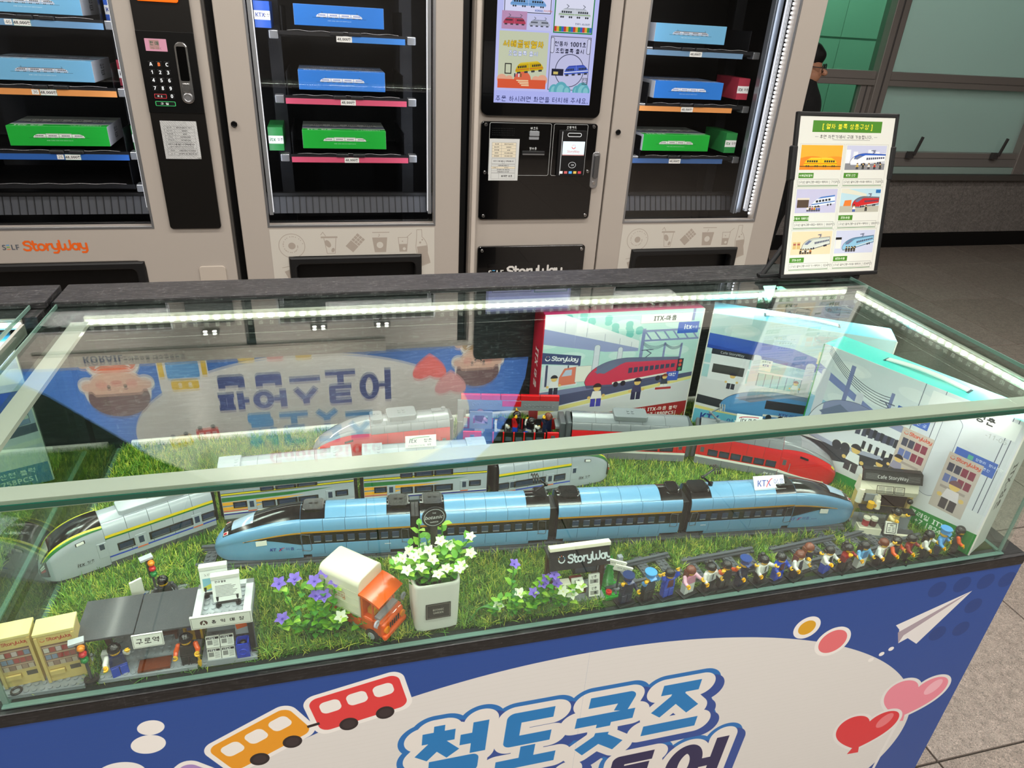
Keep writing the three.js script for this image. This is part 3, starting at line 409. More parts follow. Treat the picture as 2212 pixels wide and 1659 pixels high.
function slaveMachine(label, x0, x1, wx0, wx1, port, key, items, stripDots) {
  const t = thing('vending_machine', label, 'vending machine'), wy0 = 0.746, wy1 = 1.86;
  machineBody(t, x0, x1, [[wx0, wx1, wy0, wy1], [port[0], port[1], 0.2, 0.62, 0.03]]); windowKit(t, wx0, wx1, wy0, wy1);
  const s = polyShape([[wx0, 0.2], [wx1, 0.2], [wx1, 0.735], [wx0, 0.735]]); s.holes.push(new THREE.Path(roundRectShape(port[1] - port[0], 0.43, 0.03, port[0], 0.19).getPoints(6).reverse()));
  const g = new THREE.ShapeGeometry(polyShape([[wx0, 0.622], [wx1, 0.622], [wx1, 0.735], [wx0, 0.735]])), gl = [[wx0, port[0] - 0.001, 0.5, 0.622], [port[1] + 0.001, wx1, 0.5, 0.622]];
  const all = [g, ...gl.map(([a, b, c, d]) => new THREE.ShapeGeometry(polyShape([[a, c], [b, c], [b, d], [a, d]])))].map((q) => { const p = q.attributes.position, uv = q.attributes.uv; for (let i = 0; i < p.count; i++) uv.setXY(i, (p.getX(i) - wx0) / (wx1 - wx0), (p.getY(i) - 0.523) / 0.212); return q; });
  obj('snack_sticker', merge(all), mat(0xffffff, 0.45, { map: snackTex }), t, [0, 0, ZM + 0.0008]);
  obj('port_frame', holePlate(port[0], port[1], 0.2, 0.62, [[port[0] + 0.028, port[1] - 0.028, 0.235, 0.588, 0.02]], 0.03, 0.008), mat(0x111112, 0.45), t, [0, 0, ZM - 0.026]);
  obj('port_flap', rbx(port[1] - port[0] - 0.03, 0.38, 0.01, 0.004, 1), mat(0x040405, 0.3), t, [(port[0] + port[1]) / 2, 0.41, ZM - 0.055]);
  obj('lock', merge([mv(cyl(0.009, 0.008, 18), 0, 0, 0, Math.PI / 2), mv(new THREE.TorusGeometry(0.009, 0.0025, 6, 20), 0, 0, 0.004)]), mat(0x1a1a1a, 0.3, { metalness: 0.6 }), t, [key, 1.132, ZM + 0.004]);
  for (const [y, k, rc, cx, a, b, tx] of items) { tray(t, wx0 + 0.1, wx1 - 0.09, y, [[a, b, rc]], [[cx]]); priceTag(t, priceTex(), tx, y, 0.058); }
  for (const sx of [wx0 + 0.015, wx1 - (stripDots ? -0.045 : 0.015)]) vendStrip(t, sx, wy0 + 0.03, wy1 - 0.05, sx < (wx0 + wx1) / 2 ? 1 : -1, false);
  return t;
}
slaveMachine('beige vending machine with snack drawings under its window between keypad machine and touch screen', -0.348, 0.527, -0.244, 0.42, [-0.179, 0.364], -0.325,
  [[1.428, 'blue', 0x3f86d8, 0.08, 0.064, 0.324, 0.093], [1.203, 'blue', 0xd85a78, 0.078, -0.141, 0.326, 0.096], [0.982, 'green', 0xd85a78, 0.075, -0.138, 0.329, 0.098]]);
carton('blue', 0.08, 1.467, ZB, 0, 'bright blue train box on the shelf above short blue price strip', 'boxes in the middle machine'); carton('blue', 0.078, 1.243, ZB, 0, 'bright blue train box above a pink price strip', 'boxes in the middle machine'); carton('green', 0.075, 1.023, ZB, 0, 'green train box above a pink price strip', 'boxes in the middle machine');
laneBox('blue', -0.197, 1.452, ZB + 0.01, 'narrow blue carton with a white name band behind the middle machine glass'); laneBox('green', -0.192, 1.015, ZB + 0.01, 'narrow green carton with a white name band behind the middle machine glass');
{
  const wx1 = 1.955, t = slaveMachine('beige vending machine with bright light strip right of the touch screen machine', 1.168, 2.064, 1.275, 1.94, [1.333, 1.88], 1.196,
    [[1.438, 'sky', 0x6f93b4, 1.539, 1.343, 1.797, 1.57], [1.215, 'blue', 0xe59a57, 1.572, 1.342, 1.793, 1.57], [0.992, 'green', 0x3b5f94, 1.551, 1.341, 1.794, 1.55]]);
  const em = mat(0xffffff, 0.5, { emissive: 0xf4f8ff, emissiveIntensity: 4 });
  obj('lamp_channel', merge([mv(bx(0.05, 1.08, 0.008), 0, 0, 0), mv(bx(0.006, 1.08, 0.03), -0.024, 0, 0.012), mv(bx(0.006, 1.08, 0.02), -0.008, 0, 0.01)]), mat(0x8f959c, 0.3, { metalness: 0.6 }), t, [1.9, 1.3, ZM - 0.11]);
  for (let i = 0; i < 62; i++) obj('led', bx(0.007, 0.009, 0.004), em, t, [1.933, 0.772 + i * 0.0172, ZM - 0.045]);
}
carton('sky', 1.539, 1.478, ZB, 0, 'pale blue train box in the machine with the bright light strip', 'boxes in the right machine'); carton('blue', 1.572, 1.256, ZB, 0, 'bright blue train box above an orange price strip', 'boxes in the right machine'); carton('green', 1.551, 1.033, ZB, 0, 'green train box above dark blue strip in the light strip machine', 'boxes in the right machine');
laneBox('red', 1.832, 1.262, ZB + 0.01, 'narrow red carton with a white name band near the light strip'); laneBox('green', 1.822, 1.03, ZB + 0.01, 'narrow green carton with a white name band near the light strip');
// touch screen machine
{
  const t = thing('order_kiosk', 'beige touch screen ordering machine with card reader between two vending machines', 'kiosk');
  const x0 = 0.57, x1 = 1.16; machineBody(t, x0, x1, [], 0.06); obj('door_edge', rbx(0.02, MT - MB, 0.05, 0.006, 1), mat(0xc4bab0, 0.4), t, [x0 + 0.012, (MT + MB) / 2, ZM + 0.004]);
  obj('monitor_bezel', ext(roundRectShape(0.5, 0.9, 0.03, 0.601, 1.184), 0.014, 0.004), blackGloss, t, [0, 0, ZM]);
  const sc = canvasTex(820, 1240, (x, w, h) => {
    x.fillStyle = '#b9bdf2'; x.fillRect(0, 0, w, h); const Y = (v) => h - (v - 1.236) / 0.6 * h; // v in metres
    const card = (X, y0, y1, ww, bg, bd) => { x.fillStyle = bg; x.fillRect(X, Y(y1), ww, Y(y0) - Y(y1)); if (bd) { x.strokeStyle = bd; x.lineWidth = 5; x.strokeRect(X + 8, Y(y1) + 8, ww - 16, Y(y0) - Y(y1) - 16); } };
    card(50, 1.548, 1.75, 385, '#d5d7f5', '#30334a'); printTrain(x, 100, Y(1.6), 290, 60, { cars: 2, body: '#7aa7d8', roof: '#39414f', stripe: '#5a8ac0' }); text(x, 'KORAIL', 300, Y(1.564), 15, '#3d59a8', { bold: true }); text(x, 'StoryWay', 370, Y(1.564), 13, '#c85030');
    card(455, 1.49, 1.75, 330, '#dadcf0', null); x.strokeStyle = '#2f7f4a'; x.lineWidth = 9; x.strokeRect(462, Y(1.75), 318, Y(1.492) - Y(1.75)); printTrain(x, 490, Y(1.575), 270, 64, { cars: 2, body: '#c9ced8', roof: '#aab0bb', stripe: '#8cab7c' }); for (let i = 0; i < 16; i++) { x.fillStyle = ['#c23a34', '#d8a93a', '#2f8f4c', '#3a62b8'][i % 4]; x.fillRect(466 + i * 19.5, Y(1.513), 19.5, 36); } text(x, '판매가: 48,000원', 760, Y(1.527), 14, '#39415a', { align: 'right' });
    x.fillStyle = '#b98fb4'; x.fillRect(40, Y(1.555), 200, 125); printTrain(x, 52, Y(1.535), 180, 52, { cars: 2, body: '#b0425a', roof: '#7a6f88' }); x.fillStyle = '#c4c6ea'; x.fillRect(244, Y(1.545), 195, 105); printTrain(x, 258, Y(1.53), 170, 46, { cars: 2, body: '#a9aec0', roof: '#8a90a6' });
    // yellow train card
    card(26, 1.29, 1.488, 400, '#c3c9ae', null); text(x, '서해금빛열차', 226, Y(1.458), 52, '#7a5a18', { bold: true, align: 'center', weight: 1.5 }); text(x, '서해금빛열차', 226, Y(1.458), 52, '#e8c63a', { bold: true, align: 'center', weight: .8 }); text(x, '조립블록 출시', 226, Y(1.422), 36, '#4a63b4', { bold: true, align: 'center', weight: 1.4 }); text(x, '조립블록 출시', 226, Y(1.422), 36, '#f0f2f6', { bold: true, align: 'center', weight: .7 });
    x.fillStyle = '#d65a3a'; x.fillRect(26, Y(1.322), 400, Y(1.29) - Y(1.322)); ell(x, 230, Y(1.322), 70, 62, '#d96a4c'); for (const [a, b] of [[60, 40], [120, 30], [340, 32], [395, 44]]) ell(x, a, Y(1.322), b, b * .9, '#dfa58a'); x.fillStyle = '#d65a3a'; x.fillRect(26, Y(1.322), 400, Y(1.29) - Y(1.322)); x.fillStyle = '#eee0b4'; for (let i = 0; i < 4; i++) x.fillRect(180 + i * 14, Y(1.32) + i * 12, 100 - i * 12, 7);
    x.save(); x.translate(160, Y(1.378)); x.rotate(-.12); printTrain(x, 0, 0, 235, 74, { cars: 2, body: '#c8a818', roof: '#d8be3a', stripe: '#c8742a', panto: 0 }); x.restore(); x.strokeStyle = '#222'; x.lineWidth = 7; x.strokeRect(84, Y(1.376), 48, 70); for (let i = 0; i < 4; i++) { x.fillStyle = ['#3a3a55', '#c85a6a', '#ddd', '#7a5a3a'][i]; x.fillRect(160 + i * 17, Y(1.343), 10, 26); }
    // white train card
    card(440, 1.286, 1.482, 350, '#bfc0e2', '#565a78'); for (const [a, b] of [[460, 0], [765, 0]]) { x.fillStyle = '#c9cbe8'; rrect(x, a - 12, Y(1.474), 28, 110, 12); x.fill(); x.strokeStyle = '#333'; x.lineWidth = 3; x.stroke(); } text(x, '전동차 1001호', 612, Y(1.462), 36, '#24263a', { bold: true, align: 'center', weight: .8 }); text(x, '조립블록 출시', 612, Y(1.438), 36, '#24263a', { bold: true, align: 'center', weight: .8 }); x.strokeStyle = '#34374c'; x.lineWidth = 5; x.beginPath(); x.arc(620, Y(1.36), 120, 0, 7); x.stroke(); x.save(); x.translate(570, Y(1.375)); x.rotate(-.1); printTrain(x, 0, 0, 210, 70, { cars: 2, body: '#4a62c0', roof: '#3a4cae', stripe: '#dfe4f6', panto: 0 }); x.restore(); x.fillStyle = '#25263a'; x.fillRect(470, Y(1.365), 100, 50); x.fillStyle = '#c9b86a'; x.fillRect(485, Y(1.355), 40, 20); for (const [a, r] of [[500, 42], [560, 60], [610, 34], [700, 40], [745, 60], [775, 36]]) { ell(x, a, Y(1.286), r, r * 1.15, '#5fa9b8'); ell(x, a, Y(1.286), r * .6, r * .8, '#83c2cb'); }
    x.strokeStyle = '#333'; x.lineWidth = 3; x.strokeRect(738, Y(1.335), 40, 46); text(x, '한조', 742, Y(1.333), 16, '#333'); text(x, '동산', 742, Y(1.322), 16, '#333');
    x.fillStyle = '#aeb4f0'; x.fillRect(0, Y(1.281), w, h); text(x, '주문 하시려면 화면을 터치해 주세요.', w / 2, Y(1.262), 44, '#23285a', { align: 'center', weight: .9 });
  });
  obj('screen', bx(0.4, 0.605, 0.003), [blackGloss, blackGloss, blackGloss, blackGloss, mat(0x000000, 0.1, { emissiveMap: sc, emissive: 0xffffff, emissiveIntensity: 0.95 }), blackGloss], t, [0.85, 1.236 + 0.3025, ZM + 0.0185]);
  areaLight('screen_light', 0.38, 0.58, 0xb9c0ff, 0.5, V(0.85, 1.54, ZM + 0.026), V(0.85, 1.54, 0));
  const plateA = obj('reader_plate', ext(roundRectShape(0.496, 0.396, 0.014, 0.605, 0.768), 0.01, 0.003), blackGloss, t, [0, 0, ZM]);
  const zz = ZM + 0.0136; const lines = canvasTex(1024, 512, (x, w, h) => { x.strokeStyle = '#b9bcbc'; x.lineWidth = 4; rrect(x, 8, 8, 616, 490, 16); x.stroke(); rrect(x, 650, 8, 350, 490, 16); x.stroke(); text(x, '바코드', 412, 40, 24, '#c9cccc', { bold: true }); text(x, 'Barcode', 412, 70, 16, '#c9cccc'); text(x, '영수증', 412, 228, 24, '#c9cccc', { bold: true }); text(x, 'Receipt', 414, 258, 16, '#c9cccc'); text(x, '신용카드', 780, 24, 24, '#c9cccc', { bold: true }); text(x, 'Credit Card', 776, 54, 16, '#c9cccc'); x.fillStyle = '#2a2c2e'; for (let i = 0; i < 14; i++) for (let j = 0; j < 4; j++) { x.beginPath(); x.arc(40 + i * 16, 60 + j * 20, 3, 0, 7); x.fill(); } });
  decal('panel_print', 0.43, 0.215, lines, t, [0.852, 1.056, zz]);
  obj('barcode_slot', merge([mv(rbx(0.042, 0.02, 0.008, 0.003, 1), 0, 0.014, 0.003), mv(rbx(0.042, 0.012, 0.006, 0.002, 1), 0, -0.004, 0)]), mat(0x8d9094, 0.4), t, [0.827, 1.107, zz]);
  obj('receipt_slot', merge([mv(rbx(0.097, 0.014, 0.008, 0.002, 1), 0, 0, 0)]), mat(0x1d1e20, 0.4), t, [0.828, 1.046, zz]); obj('receipt_lip', bx(0.093, 0.004, 0.006), silver, t, [0.828, 1.04, zz + 0.004]);
  const rd = canvasTex(300, 460, (x, w, h) => { x.fillStyle = '#08080a'; x.fillRect(0, 0, w, h); x.strokeStyle = '#cfd2d4'; x.lineWidth = 6; rrect(x, 90, 22, 150, 34, 17); x.stroke(); x.fillStyle = '#9a9d9f'; x.fillRect(28, 8, 8, h - 18); x.fillStyle = '#cfe0ea'; x.fillRect(44, 104, 244, 142); smileLogo(x, 166, 158, 24, '#c8453a'); text(x, 'StoryWay', 166, 192, 26, '#b7473c', { align: 'center' }); x.fillStyle = '#b98a8a'; x.fillRect(44, 236, 244, 10); x.strokeStyle = '#c9cccf'; x.lineWidth = 4; x.beginPath(); x.ellipse(166, 344, 40, 30, 0, 0, 7); x.stroke(); for (let i = 0; i < 3; i++) { x.beginPath(); x.arc(150 + i * 12, 344, 10, -1, 1); x.stroke(); } ['#d8d8d8', '#b85a5a', '#4a9ad8', '#c8a850', '#b83a4a'].forEach((c, i) => { x.fillStyle = c; x.fillRect(30 + i * 52, 408, 36, 26); }); });
  obj('card_reader', rbx(0.122, 0.186, 0.014, 0.006, 1), blackMatt, t, [0.992, 1.045, zz + 0.004]); decal('card_reader_screen', 0.118, 0.182, rd, t, [0.992, 1.045, zz + 0.0115], null, { emissive: 0xffffff, emissiveMap: rd, emissiveIntensity: 0.5 });
  const n2 = canvasTex(384, 512, (x, w, h) => { x.fillStyle = '#d4d6d4'; x.fillRect(0, 0, w, h); x.strokeStyle = '#555'; x.lineWidth = 2; const cell = (X, Y, W, H, s, z = 15, bg) => { if (bg) { x.fillStyle = bg; x.fillRect(X, Y, W, H); } x.strokeRect(X, Y, W, H); text(x, s, X + W / 2, Y + H / 2 - z / 2, z, '#222', { align: 'center', bold: true }); }; ['업소명|동대구역 철도굿즈', '업소코드|HKR0057', '관리자명|송대현', '관리자|010-0000-0000', '관리업체|053-000-1234'].forEach((r, i) => { const [a, b] = r.split('|'); cell(34, 46 + i * 36, 120, 36, a, 15, '#e6dcc4'); cell(154, 46 + i * 36, 190, 36, b, 13, '#e6dcc4'); }); cell(34, 238, 310, 66, '자판기 이용 불편 시 연락바랍니다', 16); x.beginPath(); x.arc(186, 290, 14, 0, 7); x.stroke(); cell(34, 312, 310, 26, '식품위생법 영업신고', 14); cell(34, 338, 80, 26, '신고번호', 12, '#e6dcc4'); cell(114, 338, 230, 26, '제 제 호', 13, '#e6dcc4'); cell(34, 364, 310, 26, '대구광역시 동구 동대구로', 13); cell(34, 390, 310, 26, '코레일유통(주) 대구경북', 13); cell(34, 420, 100, 70, '', 12); cell(134, 420, 210, 70, '송대현 삼호', 26); });
  sheetObj('notice', 0.125, 0.166, 0.001, n2, t, [0.704, 1.016, zz + 0.001]);
  const scr = merge([mv(cyl(0.0075, 0.005, 14, 0.0055), 0, 0, 0, Math.PI / 2)]); for (const [a, b] of [[0.624, 1.152], [1.083, 1.152], [0.626, 0.785], [1.083, 0.785], [0.626, 0.965], [1.074, 0.972], [0.626, 0.632], [1.083, 0.632]]) { const s = obj('screw', scr, chrome, t, [a, b, zz + 0.003]); obj('screw_socket', cyl(0.003, 0.002, 6), blackMatt, s, [0, 0, 0.0025], [Math.PI / 2, 0, 0]); }
  const hd = obj('door_handle', ext(roundRectShape(0.036, 0.152, 0.014, 1.089, 0.901), 0.008, 0.003), silver, t, [0, 0, ZM + 0.004]); obj('handle_grip', ext(roundRectShape(0.022, 0.1, 0.01, 1.097, 0.943), 0.012, 0.003), mat(0x77787a, 0.3, { metalness: 0.8 }), hd, [0, 0, 0.006]); obj('handle_lock', cyl(0.007, 0.006, 16), chrome, hd, [1.107, 0.924, 0.012], [Math.PI / 2, 0, 0]);
  obj('logo_plate', ext(roundRectShape(0.494, 0.32, 0.014, 0.607, 0.33), 0.01, 0.003), blackGloss, t, [0, 0, ZM]);
  const lg = canvasTex(1024, 200, (x, w, h) => { const a = selfWord(x, 10, 70, 62, '#d8d5d0'); storyWay(x, 10 + a + 26, 26, 130, '#d8d5d0', .17); }); decal('shop_lettering', 0.43, 0.084, lg, t, [0.867, 0.532, ZM + 0.0136]);
}
// black gap fillers between the machines
for (const [a, b] of [[-0.382, -0.352], [0.531, 0.567]]) { const o = obj('gap_filler', bx(b - a, MT - MB - 0.02, 0.7), blackMatt, null, [(a + b) / 2, (MT + MB) / 2 - 0.01, ZM - 0.44]); o.userData.kind = 'structure'; }
// arched sign board standing on top of the machines (seen in the glass of the case)
{
  const pts = [[-1.36, 2.01], [-1.3, 2.06], [-1.19, 2.14], [-0.846, 2.486], [-0.6, 2.66], [-0.3, 2.75], [0.2, 2.79], [0.55, 2.73], [0.709, 2.586], [0.818, 2.378], [0.87, 2.2], [0.885, 2.01]];
  const t = thing('sign_board', 'arched blue cartoon sign board standing on top of the vending machines', 'sign');
  const W = 2.245, HH = 0.78, ox = -1.36, oy = 2.01;
  const art = canvasTex(2048, 712, (x, w, h) => {
    const S = w / W, X = (v) => (v - ox) * S, Y = (v) => h - (v - oy) * S; x.fillStyle = '#1668c4'; x.fillRect(0, 0, w, h);
    ell(x, X(-0.15), Y(2.37), 0.745 * S, 0.355 * S, '#f2efe8');
    const kid = (cx, cy, k, shirt, smile) => { x.lineJoin = 'round'; const out = (f) => { x.save(); x.translate(X(cx), Y(cy)); x.scale(S * k, S * k); f(); x.restore(); };
      out(() => { ell(x, 0, -.12, .2, .17, '#f6f2ec'); ell(x, 0, .12, .17, .16, '#f6f2ec'); ell(x, .17, -.06, .06, .06, '#f6f2ec'); ell(x, -.17, -.06, .06, .06, '#f6f2ec'); ell(x, 0, -.16, .185, .15, '#5a2e30'); ell(x, 0, -.07, .165, .115, '#f0c3ac'); ell(x, .165, -.07, .045, .04, '#f0c3ac'); ell(x, -.165, -.07, .045, .04, '#f0c3ac'); x.beginPath(); x.ellipse(0, -.135, .182, .17, 0, Math.PI * 1.0, Math.PI * 2); x.closePath(); fill(x, '#5a2e30'); ell(x, -.05, -.08, .012, .013, '#222'); ell(x, .05, -.08, .012, .013, '#222'); ell(x, -.09, -.06, .035, .03, '#eda894'); ell(x, .09, -.06, .035, .03, '#eda894'); if (smile) { x.strokeStyle = '#333'; x.lineWidth = .01; x.beginPath(); x.arc(0, -.075, .03, .2, 2.9); x.stroke(); } else ell(x, 0, -.05, .035, .014, '#e08a78'); rrect(x, -.14, .04, .28, .3, .05); fill(x, shirt); poly(x, [[-.11, .05], [0, .12], [-.06, .14]], '#fff'); poly(x, [[.11, .05], [0, .12], [.06, .14]], '#fff'); ell(x, -.17, .14, .05, .08, '#f0c3ac'); }); };
    kid(-0.925, 2.07, .64, '#ef6a35'); kid(0.63, 2.065, .56, '#a97f30', 1);
    x.save(); x.translate(X(-0.66), Y(2.03)); x.scale(S, S); rrect(x, -.1, -.14, .2, .2, .02); fill(x, '#f6f2ec'); rrect(x, -.065, -.07, .13, .08, .01); fill(x, '#5aa7e8'); rrect(x, -.055, -.125, .11, .05, .01); fill(x, '#f2c81e'); ell(x, -.02, -.1, .008, .008, '#fff'); ell(x, .02, -.1, .008, .008, '#fff'); x.fillStyle = '#f2c81e'; x.fillRect(-.095, -.06, .02, .07); x.fillRect(.075, -.06, .02, .07); x.restore();
    for (const [a, c] of [[-.4, '#f2c81e'], [-.28, '#f09a94'], [-.16, '#f2c81e']]) { rrect(x, X(a - .035), Y(2.035), .07 * S, .03 * S, 10); fill(x, c); }
    const heart = (cx, cy, k, c) => { x.save(); x.translate(X(cx), Y(cy)); x.scale(S * k, S * k); x.beginPath(); x.moveTo(0, .06); x.bezierCurveTo(-.12, -.02, -.08, -.1, 0, -.05); x.bezierCurveTo(.08, -.1, .12, -.02, 0, .06); fill(x, c); x.restore(); }; heart(.4, 2.11, 1.05, '#f0524c'); heart(.5, 2.2, 1.0, '#f2a7a8');
    const word = (s, x0, y0, cw, ch, col, lw) => { x.strokeStyle = col; x.lineWidth = lw * S; x.lineCap = 'butt'; x.lineJoin = 'round'; [...s].forEach((c, i) => strokeChar(x, c, X(x0 + i * cw * 1.13), Y(y0), cw * S, ch * S)); };
    word('팝업스토어', -.545, 2.275, .138, .17, '#1e2f80', .028); word('철도굿즈', -.44, 2.475, .13, .17, '#1878b4', .028); text(x, 'Goods Store', X(-.36), Y(2.58), .07 * S, '#c03a40', { bold: true });
    x.save(); x.translate(X(-.87), Y(2.44)); ['#8a86c4', '#f0b41e', '#e8443c'].forEach((c, i) => { x.save(); x.translate(i * .11 * S, i * .035 * S - .04 * S); x.rotate(.3 - i * .12); rrect(x, 0, 0, .095 * S, .05 * S, 8); fill(x, c); for (let k = 0; k < 3; k++) { rrect(x, (.01 + k * .028) * S, .01 * S, .02 * S, .018 * S, 4); fill(x, '#fff'); } ell(x, .02 * S, .053 * S, .01 * S, .01 * S, '#222'); ell(x, .075 * S, .053 * S, .01 * S, .01 * S, '#222'); x.restore(); }); x.restore();
    for (const [a, b, r] of [[-.95, 2.42, .014], [-.92, 2.46, .02], [-.9, 2.5, .012]]) ell(x, X(a), Y(b), r * S, r * S, '#f2efe8');
  });
  const g = ext(polyShape(pts), 0.02, 0); const p = g.attributes.position, uv = g.attributes.uv; for (let i = 0; i < p.count; i++) uv.setXY(i, (p.getX(i) - ox) / W, (p.getY(i) - oy) / HH);
  obj('board', g, mat(0xffffff, 0.5, { map: art }), t, [0, 0, ZM - 0.03]);
  obj('board_base', bx(2.27, 0.028, 0.12), mat(0x8d867c, 0.5), t, [-0.24, 1.999, ZM - 0.06]);
  const kl = canvasTex(512, 64, (x, w, h) => { text(x, 'KORAIL', 10, 12, 40, '#27305a', { bold: true }); text(x, '코레일유통 대구경북본부', 190, 18, 24, '#4a4d58'); });
  obj('brand_strip', bx(1.4, 0.06, 0.01), mat(0xb3a99d, 0.45), t, [-0.5, 1.983, ZM + 0.0055]); decal('brand_lettering', 0.42, 0.052, kl, t, [-0.82, 1.982, ZM + 0.0112]);
}

// added unseen ceiling spots that brighten the sign board, and small twin lamps on the machine fronts
[['added unseen ceiling spot lamp aimed at the end of the sign board', -1.05], ['added unseen ceiling spot lamp aimed at the middle of the sign board', -0.25], ['added unseen ceiling spot lamp aimed at the hearts on the sign board', 0.55]].forEach(([lb, x]) => {
  const t = thing('added_spot_lamp', lb, 'lamp', [x, CEIL, -1.95], 0, 'added spot lamps for the sign board'); obj('lamp_arm', cyl(0.008, 0.06, 10), blackMatt, t, [0, -0.03, 0]); obj('lamp_head', cyl(0.035, 0.1, 20, 0.03), blackMatt, t, [0, -0.09, -0.02], [0.95, 0, 0]); obj('lamp_lens', cyl(0.03, 0.004, 20), mat(0xffffff, 0.4, { emissive: 0xfff8ee, emissiveIntensity: 5 }), t, [0, -0.12, -0.062], [0.95, 0, 0]);
  const l = new THREE.SpotLight(0xfff8ee, ADDED_SIGN_LAMP, 0, 0.44, 0.6); l.name = 'added_spot_light'; l.position.set(x, CEIL - 0.125, -1.95 - 0.07); l.target.position.set(x + 0.02, 2.36, ZM); l.castShadow = true; scene.add(l, l.target);
});
[['tiny twin lamp above the keypad column', -0.519], ['tiny twin lamp above the middle machine window', -0.083], ['tiny twin lamp near the middle machine window corner', 0.187]].forEach(([lb, x]) => {
  const t = thing('twin_lamp', lb, 'lamp', [x, 1.872, ZM + 0.004], 0, 'twin lamps on the machine fronts'); obj('lamp_bracket', rbx(0.07, 0.012, 0.05, 0.003, 1), beige, t, [0, 0.006, 0.02]);
  for (const s of [-1, 1]) { obj('lamp_lens', cyl(0.0085, 0.004, 16), mat(0xffffff, 0.4, { emissive: 0xfffaf0, emissiveIntensity: 14 }), t, [s * 0.018, -0.001, 0.03]); const l = new THREE.SpotLight(0xfffaf0, 0.08, 0, 0.9, 0.6); l.name = 'twin_lamp_light'; l.position.set(x + s * 0.018, 1.866, ZM + 0.034); l.target.position.set(x + s * 0.018, 0.5, ZM + 0.2); l.castShadow = true; scene.add(l, l.target); }
});
// ---------- glass display cases ----------
const G = 0.805, ZF = -0.638, ZR = -1.255, TOP = 1.096;
const woodT = woodTex([30, 29, 30], [104, 102, 102], 9), woodM = mat(0xffffff, 0.55, { map: woodT }), woodWallT = woodTex([36, 40, 42], [84, 92, 94], 41), woodWall = mat(0xffffff, 0.42, { map: woodWallT });
const trimBlack = mat(0x0b0b0c, 0.4, { bumpMap: woodT, bumpScale: 0.0004 }), deckBlack = mat(0x141415, 0.6);
const paneGlass = mat(0xf4fbf8, 0.0, { transmission: 1, thickness: 0, ior: 1.5 }), edgeGlass = mat(0x8fb3a6, 0.15, { transmission: 0.45, thickness: 0 }), edgeDark = mat(0x0d4a3a, 0.15, { clearcoat: 0.5 });
const aluM = mat(0xcdc9be, 0.32, { metalness: 0.35 }), stripWhite = mat(0xe6e2d8, 0.5), ledM = mat(0xffffff, 0.4, { emissive: 0xfffbea, emissiveIntensity: 7 });
const blueLam = mat(0x204894, 0.42);
